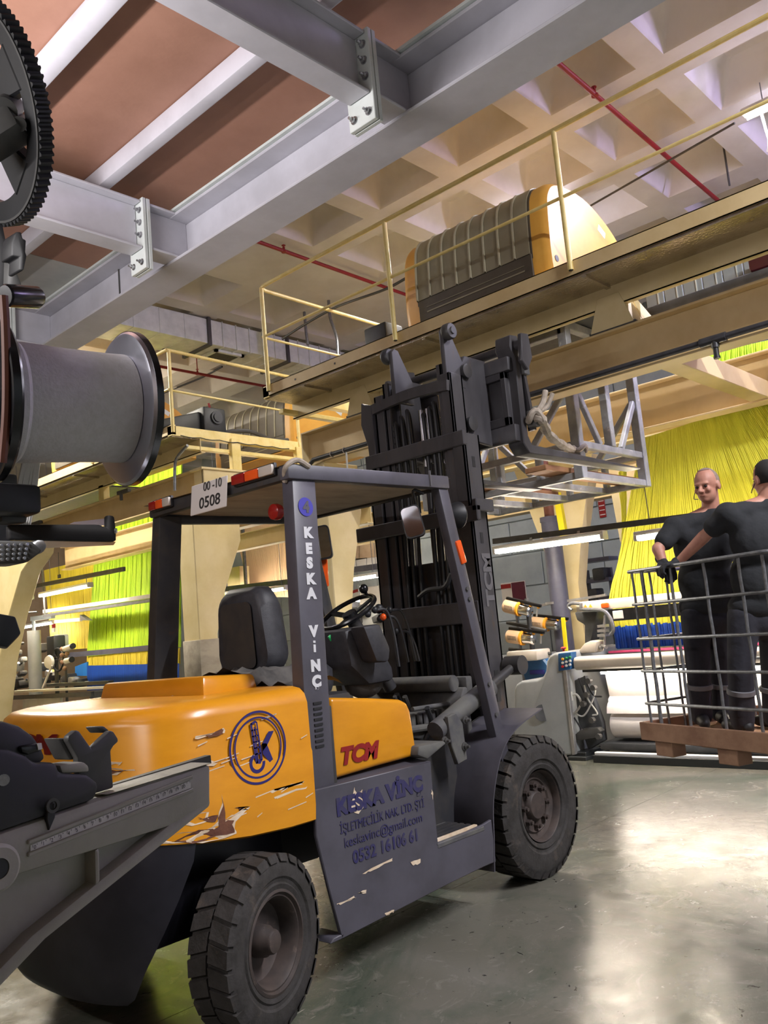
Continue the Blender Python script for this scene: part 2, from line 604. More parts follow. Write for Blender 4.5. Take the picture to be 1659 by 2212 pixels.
worn = rng(nz(.55, 8, .68, 1.2, (1, 1, 1)), .40, .56)
c = mixc(rng(nz(1.6, 6), .35, .7), '#4a5346', '#3f483e')
c = mixc(worn, c, '#65635a')
c = mixc(rng(nz(4.5, 8, .75, 2.0), .55, .72), c, '#7c7971')
c = mixc(rng(nz(2.3, 9, .8, 1.0), .63, .70), c, '#4b463f')
c = mixc(rng(nz(7.0, 4, .6, 3.0), .672, .70), c, '#2b2a27')
c = mixc(rng(nz(30, 3, .6, 0, (.15, 1, 1)), .70, .76), c, '#b4afa5')
K.new(c, b.inputs['Base Color'])
K.new(rng(nz(3.2, 7, .7), .3, .75, .13, .33), b.inputs['Roughness'])
bp = N.new('ShaderNodeBump')
bp.inputs['Strength'].default_value = .12
bp.inputs['Distance'].default_value = .01
K.new(nz(9, 8, .7, .5), bp.inputs['Height'])
K.new(bp.outputs[0], b.inputs['Normal'])
M['floor'] = fm

fl = MB().box2((-6, -8, -.3), (15, 25, -.012)).build('floor', M['kerbblack'])
tag(fl, 'worn grey-green coated concrete floor with saw-cut joints', kind='structure')
xs = [-6, -1.9, 9.3, 15]
ys = [-8, -1.4, 3.40, 9.0, 16, 25]
for i in range(len(xs) - 1):
    for j in range(len(ys) - 1):
        MB().box2((xs[i] + .002, ys[j] + .002, -.05), (xs[i + 1] - .002, ys[j + 1] - .002, 0)).build('floor_slab', M['floor'], fl)

# waffle ceiling
ZC, DC = 6.4, .36
mb = MB()
nx, ny = 13, 22
x0 = 7.57 - 1.32 * 7
y0 = 2.92 - 1.175 * 7
CX, CY = .89, .91
GX = [x0 + 1.32 * i for i in range(nx)]
GY = [y0 + 1.175 * j for j in range(ny)]
xe = [GX[0] - .43] + [v for g in GX for v in (g, g + CX)] + [GX[-1] + CX + .43]
ye = [GY[0] - .27] + [v for g in GY for v in (g, g + CY)] + [GY[-1] + CY + .27]
for i in range(len(xe) - 1):
    for j in range(len(ye) - 1):
        a, c_, d, e = xe[i], xe[i + 1], ye[j], ye[j + 1]
        hole = (i % 2 == 1) and (j % 2 == 1) and not (7.4 < d < 8.2)
        if not hole:
            mb.add([(a, d, ZC), (a, e, ZC), (c_, e, ZC), (c_, d, ZC)], [(0, 1, 2, 3)])
        else:
            lv = [(0, 0), (.018, .022), (.085, .20), (.15, DC - .05), (.21, DC)]
            rings = []
            for ins, up in lv:
                rings.append([(x_ + a, y_ + d, ZC + up) for x_, y_ in [(q[0] + (c_ - a) / 2, q[1] + (e - d) / 2) for q in rrect(c_ - a - 2 * ins, e - d - 2 * ins, .001 + .05 * min(1, up * 20), 3)]])
            n_ = len(rings[0])
            vs = [p for r_ in rings for p in r_]
            fs = [(q * n_ + k, q * n_ + (k + 1) % n_, (q + 1) * n_ + (k + 1) % n_, (q + 1) * n_ + k) for q in range(len(rings) - 1) for k in range(n_)]
            fs.append(tuple(range((len(rings) - 1) * n_, len(rings) * n_)))
            mb.add(vs, fs)
mb.box2((-6, -8, ZC + DC + .02), (15.5, 25, ZC + DC + .2))
ce = mb.build('ceiling', M['concrete'], ang=25)
tag(ce, 'pale painted concrete waffle ceiling with deep coffers', kind='structure')

o = MB().box2((13.6, -8, 0), (13.8, 25, 6.9)).build('wall_back', M['wallgrey'])
tag(o, 'grey painted wall behind the looms', kind='structure')
mbk = MB()
for k in range(9):
    z = .25 + k * .62
    for j in range(16):
        y = -2.0 + j * 1.25 + (.6 if k % 2 else 0)
        MB().box2((13.56, y + .01, z + .01), (13.6, y + 1.24, z + .61)).build('wall_panel', M['wallgrey'], o, bev=.008, seg=1)
o = MB().box2((-6, 25, 0), (15, 25.2, 6.9)).build('wall_left', M['walltan'])
tag(o, 'tan wall at the far end of the weaving hall', kind='structure')
o = MB().box2((-6, -8.2, 0), (15, -8, 6.9)).build('wall_right', M['wallgrey'])
tag(o, 'grey wall beyond the right of the aisle', kind='structure')
o = MB().box2((-6.2, -8, 0), (-6, 25, 6.9)).build('wall_front', M['walltan'])
tag(o, 'tan wall behind the camera', kind='structure')

# ------------------------------------------------------------------ mezzanine of grey steel with plywood deck
mz = empty('steel_mezzanine', (1.5, 2.5, 3.2), 'grey painted steel mezzanine with brown plywood deck, seen from below', 'mezzanine')
mb = MB()
ibeam(mb, (2.31, -3.2, 3.325), (2.31, 9.5, 3.325), .20, .235, .014, .012)
mb.build('edge_beam', M['lavsteel'], mz, bev=.004, seg=1)
JY = [0.36, 1.80, 3.24, 4.66, 6.1]
for k, jy in enumerate(JY):
    mb = MB()
    ibeam(mb, (-2.5, jy, 3.33), (2.03, jy, 3.33), .10, .235, .012, .01)
    j = mb.build('joist', M['lavsteel'], mz, bev=.003, seg=1)
    st = MB()
    ibeam(st, (2.075, jy, 3.335), (2.305, jy, 3.335), .11, .225, .012, .01)
    s_ = st.build('beam_stub', M['lavsteel'], mz, bev=.003, seg=1)
    pl = MB()
    pl.box2((2.032, jy - .062, 3.235), (2.050, jy + .062, 3.575))
    pl.box2((2.054, jy - .062, 3.235), (2.072, jy + .062, 3.575))
    p_ = pl.build('end_plate', M['galv'], mz, bev=.002, seg=1)
    for dy in (-.035, .035):
        for dz in (3.27, 3.40, 3.46, 3.52):
            if dz == 3.27 or abs(dy) > .03:
                MB().bolt((2.034, jy + dy, dz), (-1, 0, 0), .010, .016).build('bolt', M['zinc'], p_)
for bx in (.32, .84, 1.355, 1.885):
    mb = MB().box2((bx - .028, -3.2, 3.60), (bx + .028, 9.5, 3.685))
    mb.build('batten', M['lavsteel'], mz, bev=.006)
MB().box2((2.20, -3.2, 3.563), (2.42, 9.5, 3.575)).build('deck_angle', M['galv'], mz)
for (a, c_, m_) in ((-3.2, -.62, 'ply'), (-.616, 1.86, 'ply'), (1.864, 4.22, 'ply'), (4.224, 6.66, 'plygrey'), (6.664, 9.5, 'ply')):
    MB().box2((-2.5, a, 3.687), (2.42, c_, 3.712)).build('deck_sheet', M[m_], mz)
# scored joint on the web and weld marks
MB().box2((2.298, 3.855, 3.345), (2.3045, 3.863, 3.55)).build('web_seam', M['castdark'], mz)

# ------------------------------------------------------------------ galvanised duct with grille
du = empty('air_duct', (8, 10.3, 6.0), 'galvanised ribbed rectangular air duct hung under the waffle ceiling', 'air duct')
edges = [2.5, 4.9, 7.42, 8.95, 10.4, 11.9, 13.4]
for i in range(len(edges) - 1):
    a, c_ = edges[i], edges[i + 1]
    mb = MB().box2((a + .02, 10.02, 5.99), (c_ - .02, 10.66, 6.37))
    n_ = 1 if c_ < 7.5 else 5
    for k in range(1, 6):
        x = a + (c_ - a) * k / 6
        if n_ == 5:
            mb.box2((x - .008, 10.0, 5.97), (x + .008, 10.68, 6.38))
        else:
            mb.box2((x - .004, 10.012, 5.982), (x + .004, 10.67, 6.375))
    mb.build('duct_section', M['galv'], du, bev=.004, seg=1)
    MB().box2((c_ - .025, 9.98, 5.95), (c_ + .025, 10.70, 6.39)).build('duct_flange', M['castdark'] if i != 9 else M['galv'], du)
g = MB()
for a, c_, d, e in ((7.62, 8.16, 10.14, 10.19), (7.62, 8.16, 10.5, 10.55), (7.62, 7.67, 10.14, 10.55), (8.11, 8.16, 10.14, 10.55)):
    g.box2((a, d, 5.945), (c_, e, 5.985))
gr = g.build('grille_frame', M['galv'], du)
for k in range(7):
    MB().box((7.72 + .06 * k, 10.345, 5.97), (.05, .31, .004), R=Matrix.Rotation(.6, 3, 'Y')).build('grille_slat', M['castdark'], gr)

# ------------------------------------------------------------------ red sprinkler pipes along the ceiling
for k, (y, dy, lab) in enumerate(((3.25, .11, 'red sprinkler pipe crossing the ceiling above the nearer yellow platform'), (7.45, .08, 'red sprinkler pipe under the solid ceiling strip behind the platform rail corner'),
                                  (11.45, .0, 'red sprinkler pipe below the galvanised duct'))):
    z = 6.28 if k < 2 else 6.05
    sp = empty('sprinkler_pipe', (7, y, z), lab, 'pipe')
    mb = MB().tube((2.0, y - dy, z), (13.5, y + dy * 2, z), .024, n=12)
    if k == 0:
        mb.tube((2.0, y + .035 - dy, z + .03), (13.5, y + .035 + dy * 2, z + .03), .012, n=8)
    mb.build('pipe', M['red'], sp)
    for x in ((7.0,), (6.75, 9.4), (6.8, 8.2))[k]:
        yy = y - dy + 3 * dy * (x - 2) / 11.5
        h = MB().tube((x, yy, z), (x, yy, z - .02), .034).tube((x, yy, z), (x, yy, 6.36 if k < 2 else 6.4), .008, n=8)
        h.tube((x, yy, z + .01), (x, yy, z + .05), .016).tube((x, yy, z + .07), (x, yy, z + .075), .026)
        h.build('pipe_hanger', M['red'], sp)


# ------------------------------------------------------------------ ceiling tube lamps in a row over the looms, plus added unseen ones
def ceil_lamp(y0, y1, x, z, lab, m_='tubec'):
    t = empty('ceiling_lamp', (x, (y0 + y1) / 2, z), lab, 'ceiling lamp', 'ceiling tube lamps over the looms')
    MB().box2((x - .05, y0, z + .03), (x + .05, y1, z + .085)).build('housing', M['fixture'], t, bev=.01)
    for d in (-.03, .03):
        MB().tube((x + d, y0 + .03, z), (x + d, y1 - .03, z), .014, n=10).build('tube', M[m_], t)
    for y in (y0 + .2, y1 - .2):
        MB().tube((x, y, z + .08), (x, y, 6.4), .005, n=6).build('hanger', M['rod'], t)
    return t


ceil_lamp(1.1, 2.42, 8.3, 6.12, 'glowing tube lamp under the ceiling with a white pull cord')
ceil_lamp(4.45, 5.7, 8.75, 6.15, 'tube lamp under the ceiling behind the nearer jacquard machine')
ceil_lamp(7.4, 8.6, 4.2, 6.02, 'added unseen tube lamp over the aisle farther along above the deck')  # out of sight above the deck, added to light ceiling and gantry
ceil_lamp(12.6, 14.0, 7.2, 5.7, 'added tube lamp over the farther gantry, hidden by the spool', 'tube')  # unseen source added to brighten the far ceiling
ceil_lamp(12.8, 14.4, 5.2, 5.6, 'added tube lamp over the aisle, unseen far behind the spool', 'tube')  # added behind the spool for more light on the ceiling
ceil_lamp(15.2, 17.2, 8.6, 5.6, 'added unseen tube lamp over the far end of the farther gantry', 'tube')  # also added, lifts the dark ceiling at the far left
o = MB().path(bez([(8.3, 2.25, 6.12), (8.32, 2.24, 5.95), (8.29, 2.22, 5.8), (8.31, 2.25, 5.70)], 6), .012).build('pull_cord', M['cablewhite'])
tag(o, 'white cord dangling from the glowing ceiling lamp', 'cord')
o = MB().tube((8.3, 2.5, 6.12), (8.72, 4.5, 6.15), .012, n=8).build('lamp_conduit', M['castdark'])
tag(o, 'thin grey conduit running between the two ceiling lamps', 'conduit')
o = MB().tube((9.6, 3.05, 6.15), (9.6, 3.05, 6.74), .012, n=8).tube((9.6, 3.05, 6.72), (9.6, 3.05, 6.74), .03).build('ceiling_rod', M['castdark'])
tag(o, 'short threaded rod hanging from a coffer by the right edge', 'rod')
o = MB().path(bez([(7.4000, 8.3570, 5.5440), (7.3000, 7.7730, 5.5450), (7.2000, 7.0600, 5.5220), (7.0000, 6.1050, 5.3550), (6.9000, 5.6330, 5.3140), (6.9000, 5.6100, 5.2310)], 8), .016).build('black_cable', M['cableblack'])
tag(o, 'black cable looping under the ceiling towards the nearer jacquard', 'cable')
o = MB().path(bez([(9.0000, 13.8370, 6.4270), (9.0000, 12.5310, 6.3840), (9.0000, 11.8200, 6.4110)], 8), .018).build('black_cable', M['cableblack'])
tag(o, 'black cable under the ceiling behind the far platform rail', 'cable')
o = MB().path(bez([(7.0000, 11.0740, 6.1330), (7.0000, 10.7770, 6.0950), (7.0000, 10.4550, 5.9120)], 8), .026).build('black_hose', M['cableblack'])
tag(o, 'thick black hose arching behind the spool flange to the far rail', 'hose')
for a, p in enumerate(([(8.5000, 8.5160, 6.4640), (8.5000, 8.5150, 6.1420), (8.5000, 8.4170, 5.8060), (8.5000, 8.4230, 5.5130)], [(8.5000, 9.0600, 6.5780), (8.5000, 9.0540, 6.1720), (8.5000, 9.0510, 6.0240), (8.5000, 9.0370, 5.8750)])):
    o = MB().path(bez(p, 8), .022).build('grey_flexible_conduit', M['rod'])
    tag(o, ('longer' if a == 0 else 'shorter') + ' grey flexible conduit hanging from the ceiling by the platform', 'conduit')

# ================================================================== FORKLIFT
YC, YN = 3.68, 2.97
fk = empty('forklift', (3.2, YC, 0), 'worn orange-yellow and grey forklift with its mast raised, standing in the aisle', 'forklift')


def my(y):
    return 2 * YC - y


def plan(n=40, xf=2.615, xc=2.15, a=.50, hw=.71, ex=2.5):
    """near front corner, round the rear, to the far front corner"""
    pts = [(xf, YC - hw), (xf - .15, YC - hw), (xc + .1, YC - hw)]
    for i in range(n + 1):
        t = PI * i / n
        c_, s_ = math.cos(t), math.sin(t)
        pts.append((xc - a * abs(s_) ** (2 / ex), YC - hw * (abs(c_) ** (2 / ex)) * (1 if c_ > 0 else -1)))
    pts += [(xc + .1, YC + hw), (xf - .15, YC + hw), (xf, YC + hw)]
    return pts


def plan_y(x):
    if x >= 2.15:
        return YC - .71
    return YC - .71 * max(0, 1 - ((2.15 - x) / .5) ** 2.5) ** .4


def ringat(z, ins, drop=None):
    out = []
    for x, y in plan():
        dx, dy = x - 2.25, y - YC
        sx = 1 - ins / .6 if x < 2.25 else 1
        sy = 1 - ins / .71
        zz = z
        if drop:
            zz = z + drop * max(0, min(1, (2.35 - x) / .6))
        out.append((2.25 + dx * sx, YC + dy * sy, zz))
    return out


mb = MB()
mb.loft([ringat(.715, .02, .07), ringat(.725, 0, .07), ringat(1.02, -.004), ringat(1.035, .002), ringat(1.235, .005), ringat(1.275, .02), ringat(1.299, .05), ringat(1.309, .10), ringat(1.312, .2)])
hood = mb.build('rear_hood', M['forkyel'], fk, ang=50)
mb = MB()
mb.loft([[(2.25, 3.25, 1.29), (2.612, 3.31, 1.29), (2.612, 4.07, 1.29), (2.25, 4.18, 1.29)],
         [(2.27, 3.27, 1.395), (2.612, 3.34, 1.375), (2.612, 4.03, 1.375), (2.27, 4.16, 1.385)]])
mb.build('engine_lid', M['forkyel'], fk, bev=.018)
# black counterweight skirt below
rings = []
for z, xe, ins in ((.78, 2.00, .012), (.70, 1.98, .0), (.57, 1.92, .0), (.46, 1.87, .01), (.32, 1.81, .03), (.22, 1.78, .06), (.19, 1.76, .10)):
    pr = []
    base = [(x, y) for x, y in plan(48) if x <= xe]
    y_e = plan_y(xe)
    base = [(xe, y_e)] + base + [(xe, my(y_e))]
    m_ = 44
    # resample to a fixed count
    L = [0]
    for i in range(1, len(base)):
        L.append(L[-1] + math.dist(base[i], base[i - 1]))
    for k in range(m_):
        d = L[-1] * k / (m_ - 1)
        i = max(j for j in range(len(L)) if L[j] <= d + 1e-9)
        i = min(i, len(base) - 2)
        t = (d - L[i]) / max(1e-9, L[i + 1] - L[i])
        x = base[i][0] * (1 - t) + base[i + 1][0] * t
        y = base[i][1] * (1 - t) + base[i + 1][1] * t
        pr.append((2.1 + (x - 2.1) * (1 - ins), YC + (y - YC) * (1 - ins), z))
    rings.append(pr)
MB().loft(rings).build('counterweight_skirt', M['cwblack'], fk, ang=40)
MB().box2((1.72, 3.45, .25), (1.80, 3.9, .42)).build('tow_bracket', M['forkdark'], fk, bev=.01)

MB().box2((1.88, 3.22, .34), (2.62, 4.14, .74)).build('underbody', M['cwblack'], fk, bev=.02)
# paint scars: bare primer and rust showing through the yellow
random.seed(11)


def scar(px_pts, m_, d=.0022, n=3):
    pts = []
    for i in range(len(px_pts)):
        a, c_ = Vector(px_pts[i]), Vector(px_pts[(i + 1) % len(px_pts)])
        for k in range(n):
            q = a.lerp(c_, k / n)
            if k:
                q += Vector((random.uniform(-.012, .012), 0, random.uniform(-.009, .009)))
            q.y = plan_y(q.x) - d + (.004 if q.z < 1.02 else 0) * 0
            pts.append(q)
    f = MB()
    f.add(pts, [tuple(range(len(pts)))])
    return f


for m_, lst, d in (('primer', [[(2.0890, 2.9700, 0.8280), (2.1150, 2.9700, 0.9300), (2.1270, 2.9700, 0.8280), (2.2050, 2.9700, 0.8480), (2.2540, 2.9700, 0.8530), (2.1740, 2.9700, 0.8090), (2.1750, 2.9700, 0.7630), (2.0170, 2.9700, 0.7610), (1.8510, 2.9700, 0.7890), (1.8830, 2.9700, 0.8090), (2.0210, 2.9700, 0.8070)],
                              [(1.9230, 2.9700, 0.8760), (2.0260, 2.9700, 0.8770), (2.0720, 2.9700, 0.8440), (1.9790, 2.9700, 0.8340), (1.9280, 2.9700, 0.8540)],
                              [(2.0140, 2.9700, 1.1740), (2.1440, 2.9700, 1.1880), (2.1490, 2.9700, 1.1670), (2.0240, 2.9700, 1.1600)],
                              [(1.6550, 2.9700, 1.0910), (1.7730, 2.9700, 1.0830), (1.8080, 2.9700, 1.0700), (1.7490, 2.9700, 1.0610), (1.6450, 2.9700, 1.0730)],
                              [(1.7280, 2.9700, 1.1120), (1.7750, 2.9700, 1.1070), (1.7700, 2.9700, 1.0980), (1.7320, 2.9700, 1.1030)],
                              [(1.7350, 2.9700, 0.8270), (1.8320, 2.9700, 0.8040), (1.8210, 2.9700, 0.7930), (1.7440, 2.9700, 0.8050)],
                              [(1.9750, 2.9700, 1.0730), (2.0630, 2.9700, 1.0760), (2.1060, 2.9700, 1.0540), (2.0500, 2.9700, 1.0510), (1.9840, 2.9700, 1.0600)],
                              [(2.3710, 2.9700, 0.8940), (2.5520, 2.9700, 0.8940), (2.5480, 2.9700, 0.8870), (2.3750, 2.9700, 0.8830)],
                              [(2.3780, 2.9700, 0.8650), (2.5630, 2.9700, 0.8700), (2.5620, 2.9700, 0.8650), (2.3830, 2.9700, 0.8570)]], .0028),
                   ('rust', [[(2.0950, 2.9700, 0.7990), (2.1140, 2.9700, 0.9180), (2.1240, 2.9700, 0.8200), (2.1680, 2.9700, 0.8160), (2.1660, 2.9700, 0.7690), (2.0290, 2.9700, 0.7700), (1.8920, 2.9700, 0.7880), (1.9770, 2.9700, 0.8080), (2.0650, 2.9700, 0.8060)],
                             [(2.0580, 2.9700, 1.1670), (2.1040, 2.9700, 1.1790), (2.1390, 2.9700, 1.1810), (2.1420, 2.9700, 1.1680), (2.0690, 2.9700, 1.1600)],
                             [(1.6700, 2.9700, 1.0850), (1.7500, 2.9700, 1.0810), (1.7890, 2.9700, 1.0720), (1.7390, 2.9700, 1.0670)],
                             [(2.0030, 2.9700, 0.8640), (2.0910, 2.9700, 0.8540), (2.0780, 2.9700, 0.8300), (2.0240, 2.9700, 0.8510)],
                             [(2.1720, 2.9700, 0.8640), (2.2540, 2.9700, 0.8530), (2.1940, 2.9700, 0.8510)]], .0036)):
    for q in lst:
        scar(q, m_, d).build('paint_scar', M[m_], hood, flat=True)
random.seed(5)
for k in range(26):
    x = random.uniform(1.95, 2.58)
    z = random.choice((random.uniform(.78, .9), random.uniform(.96, 1.06), random.uniform(1.05, 1.2)))
    L_ = random.uniform(.02, .11)
    f = MB().add([(x, plan_y(x) - .003, z), (x + L_, plan_y(x + L_) - .003, z + .012), (x + L_, plan_y(x + L_) - .003, z + .0155), (x, plan_y(x) - .003, z + .005)], [(0, 1, 2, 3)])
    f.build('scratch', M['primer'], hood, flat=True)

# round emblem: two rings, a ladder boom and a K
em = (2.3150, 2.9660, 1.0830)


def ringflat(c_, r0, r1, y, n=56):
    f = MB()
    vs = []
    for k in range(n):
        t = 2 * PI * k / n
        vs += [(c_[0] + r0 * math.cos(t), y, c_[2] + r0 * math.sin(t)), (c_[0] + r1 * math.cos(t), y, c_[2] + r1 * math.sin(t))]
    return f.add(vs, [(2 * k, 2 * ((k + 1) % n), 2 * ((k + 1) % n) + 1, 2 * k + 1) for k in range(n)])


ringflat(em, .142, .152, 2.9655).build('emblem_ring', M['navy'], hood, flat=True)
ringflat(em, .119, .127, 2.9655).build('emblem_ring', M['navy'], hood, flat=True)
f = MB()
for q in ([(2.2790, 2.9660, 1.1860), (2.2890, 2.9660, 1.1870), (2.3080, 2.9660, 1.0200), (2.2960, 2.9660, 1.0180)], [(2.3110, 2.9660, 1.1900), (2.3180, 2.9660, 1.1870), (2.3340, 2.9660, 1.0300), (2.3220, 2.9660, 1.0270)],
          [(2.2790, 2.9660, 1.1860), (2.3070, 2.9660, 1.1960), (2.3180, 2.9660, 1.1870), (2.2880, 2.9660, 1.1790)], [(2.2960, 2.9660, 1.0180), (2.3070, 2.9660, 1.0350), (2.3340, 2.9660, 1.0300), (2.3200, 2.9660, 1.0140)],
          [(2.2840, 2.9660, 1.1590), (2.3160, 2.9660, 1.1600), (2.3150, 2.9660, 1.1540), (2.2830, 2.9660, 1.1530)], [(2.2860, 2.9660, 1.1340), (2.3190, 2.9660, 1.1350), (2.3180, 2.9660, 1.1290), (2.2860, 2.9660, 1.1280)],
          [(2.2890, 2.9660, 1.1100), (2.3220, 2.9660, 1.1110), (2.3210, 2.9660, 1.1050), (2.2890, 2.9660, 1.1050)], [(2.2920, 2.9660, 1.0850), (2.3240, 2.9660, 1.0860), (2.3240, 2.9660, 1.0800), (2.2920, 2.9660, 1.0790)],
          [(2.2950, 2.9660, 1.0600), (2.3270, 2.9660, 1.0600), (2.3270, 2.9660, 1.0550), (2.2940, 2.9660, 1.0540)], [(2.2970, 2.9660, 1.1700), (2.3040, 2.9660, 1.1690), (2.3120, 2.9660, 1.0340), (2.3050, 2.9660, 1.0330)],
          [(2.3750, 2.9660, 1.1400), (2.4050, 2.9660, 1.1390), (2.3640, 2.9660, 1.0850), (2.3370, 2.9660, 1.0630), (2.3350, 2.9660, 1.0920)], [(2.3350, 2.9660, 1.0960), (2.3600, 2.9660, 1.0920), (2.3890, 2.9660, 1.0210), (2.3700, 2.9660, 1.0110), (2.3360, 2.9660, 1.0530)]):
    f.add(q, [tuple(range(len(q)))])
f.build('emblem_crane', M['navy'], hood, flat=True)
c2 = (2.3040, 2.9660, 1.0200)
f = MB()
vs = []
for k in range(31):
    t = PI * .62 + 1.5 * PI * k / 30
    t = math.radians(115 + 250 * k / 30)
    vs += [(c2[0] + .027 * math.cos(t), 2.9655, c2[2] + .027 * math.sin(t)), (c2[0] + .042 * math.cos(t), 2.9655, c2[2] + .042 * math.sin(t))]
f.add(vs, [(2 * k, 2 * k + 2, 2 * k + 3, 2 * k + 1) for k in range(30)])
f.build('emblem_hook', M['navy'], hood, flat=True)
# red letters on the rear flank: follow the curved surface
tl = text('TCM', .105, M['red'], hood, 'rear_lettering', (1.65, 3.93, 1.15), (0, -1, 0), (0, 0, 1), bold=.005, shear=.35, length=.47, label='red slanted letters')
for v in tl.data.vertices:
    q = v.co + org(tl)
    q.x = 2.15 - .5 * max(0, 1 - (abs(q.y - YC) / .71) ** 2.5) ** .4 - .004
    v.co = q - org(tl)

# front side cover with red letters
cov = MB()
prof = [(2.7840, 3.0200, 0.8610), (2.7990, 3.0200, 1.2340), (3.0680, 3.0200, 1.2000), (3.2900, 3.0200, 1.1670), (3.3400, 3.0200, 1.1440), (3.3600, 3.0200, 1.1020), (3.3810, 3.0200, 0.8720), (3.0650, 3.0200, 0.8690)]
cov.prism(prof, (0, .40, 0))
cov = cov.build('side_cover', M['forkyel'], fk, bev=.022, seg=3)
text('TCM', .105, M['red'], cov, 'red_lettering', (2.8260, 3.0160, 0.9210), (1, 0, -.02), (0, 0, 1), bold=.006, shear=.25, sx=1.0, label='red slanted letters', length=.262)
mc = MB().prism([(x, my(y), z) for x, y, z in prof], (0, -.40, 0)).build('side_cover', M['forkyel'], fk, bev=.022, seg=3)

# chassis core, seat base, floor
MB().box2((2.05, 3.30, .45), (3.95, 4.06, .80)).build('chassis', M['forkdark'], fk, bev=.02)
MB().box2((2.62, 3.38, .80), (3.30, 4.0, 1.22)).build('seat_base', M['forkdark'], fk, bev=.03)
MB().box2((2.617, 3.012, .72), (2.80, 4.37, 1.20)).build('frame_upright', M['forkdark'], fk, bev=.01)
MB().box2((3.28, 3.28, .70), (4.0, 4.08, .74)).build('cab_floor', M['dust'], fk, bev=.005)
MB().prism([(3.80, 3.28, .74), (4.02, 3.28, .95), (4.14, 3.28, 1.14), (4.18, 3.28, 1.14), (4.2, 3.28, .70), (3.8, 3.28, .70)], (0, .80, 0)).build('cowl', M['dust'], fk, bev=.01)
MB().box2((2.35, 3.32, .22), (2.42, 4.04, .46)).build('rear_axle_beam', M['forkdark'], fk, bev=.01)

# side panel with step
pp = [(2.6170, 2.9680, 0.8500), (2.6020, 2.9680, 0.6570), (2.6530, 2.9680, 0.4170), (2.7070, 2.9680, 0.1910), (3.4630, 2.9680, 0.2220), (3.7720, 2.9680, 0.2300), (3.8770, 2.9680, 0.2280), (3.8750, 2.9680, 0.4510), (3.8010, 2.9680, 0.4410), (3.4060, 2.9680, 0.4260), (3.4010, 2.9680, 0.5080), (3.4180, 2.9680, 0.8370)]
sp_ = MB().prism(pp, (0, .02, 0))
sp_.prism([pp[3], (pp[3][0] + .02, 2.968, pp[3][2] + .02), (pp[3][0] + .02, 3.12, pp[3][2] + .02), (pp[3][0], 3.12, pp[3][2])], (-.07, 0, 0))
panel = sp_.build('side_panel', M['forkgrey'], fk, bev=.004, seg=1)
a = (2.6690, 2.9680, 0.8400)
q = (3.4180, 2.9680, 0.8370)
MB().add([a, q, (q[0] - .01, 3.10, q[2] + .02), (a[0], 3.10, a[2] + .02)], [(0, 1, 2, 3)]).build('panel_ledge', M['forkgrey'], panel)
MB().box2((q[0] - .02, 2.975, .42), (q[0], 3.26, q[2])).build('panel_end', M['forkgrey'], panel)
MB().box2((q[0] - .02, 3.24, .40), (3.95, 3.27, .86)).build('step_well', M['forkdark'], panel)
s0, s1 = (3.4060, 2.9680, 0.4260), (3.8010, 2.9680, 0.4410)
zt = (s0[2] + s1[2]) / 2
tr = MB().box2((s0[0], 2.965, zt - .025), (s1[0], 3.25, zt)).build('step', M['dust'], panel, bev=.004, seg=1)
for k in range(5):
    MB().box2((s0[0] + .03, 2.99 + .045 * k, zt), (s1[0] - .03, 3.012 + .045 * k, zt + .012)).build('tread_bar', M['primer'] if k == 0 else M['forkdark'], tr)
MB().prism([(3.3360, 2.9680, 0.9270), (3.5410, 2.9680, 0.9230), (3.5610, 2.9680, 0.9060), (3.3980, 2.9680, 0.8520), (3.3230, 2.9680, 0.8830)], (0, .28, 0)).build('battery_ledge', M['dust'], fk, bev=.012)
f = MB().add([(p[0], 3.08, p[2]) for p in [(3.4860, 3.0800, 0.8860), (3.6730, 3.0800, 0.8910), (3.5890, 3.0800, 0.8600), (3.4930, 3.0800, 0.8610)]], [(0, 1, 2, 3)])
f.build('worn_edge', M['primer'], fk, flat=True)

PT = M['fadedblue']

text('KESKA VİNÇ', .10, PT, panel, 'panel_lettering', (2.7340, 2.9660, 0.7140), (1, 0, -.0), (0, 0, 1), bold=.006, length=.60, label='faded blue letters')
text('İŞLETMECİLİK NAK. LTD. ŞTİ', .058, PT, panel, 'panel_lettering', (2.7450, 2.9660, 0.6310), (1, 0, 0), (0, 0, 1), length=.585, label='faded blue letters')
text('keskavinc@gmail.com', .062, PT, panel, 'panel_lettering', (2.7630, 2.9660, 0.5660), (1, 0, 0), (0, 0, 1), length=.54, label='faded blue letters')
p0_ = Vector((2.8100, 2.9660, 0.4860))
for wd_, o_, l_ in (('0532', 0, .155), ('161', .178, .092), ('06', .296, .070), ('61', .388, .060)):
    text(wd_, .078, PT, panel, 'panel_lettering', p0_ + Vector((o_, 0, 0)), (1, 0, 0), (0, 0, 1), bold=.002, length=l_, label='faded blue digits')
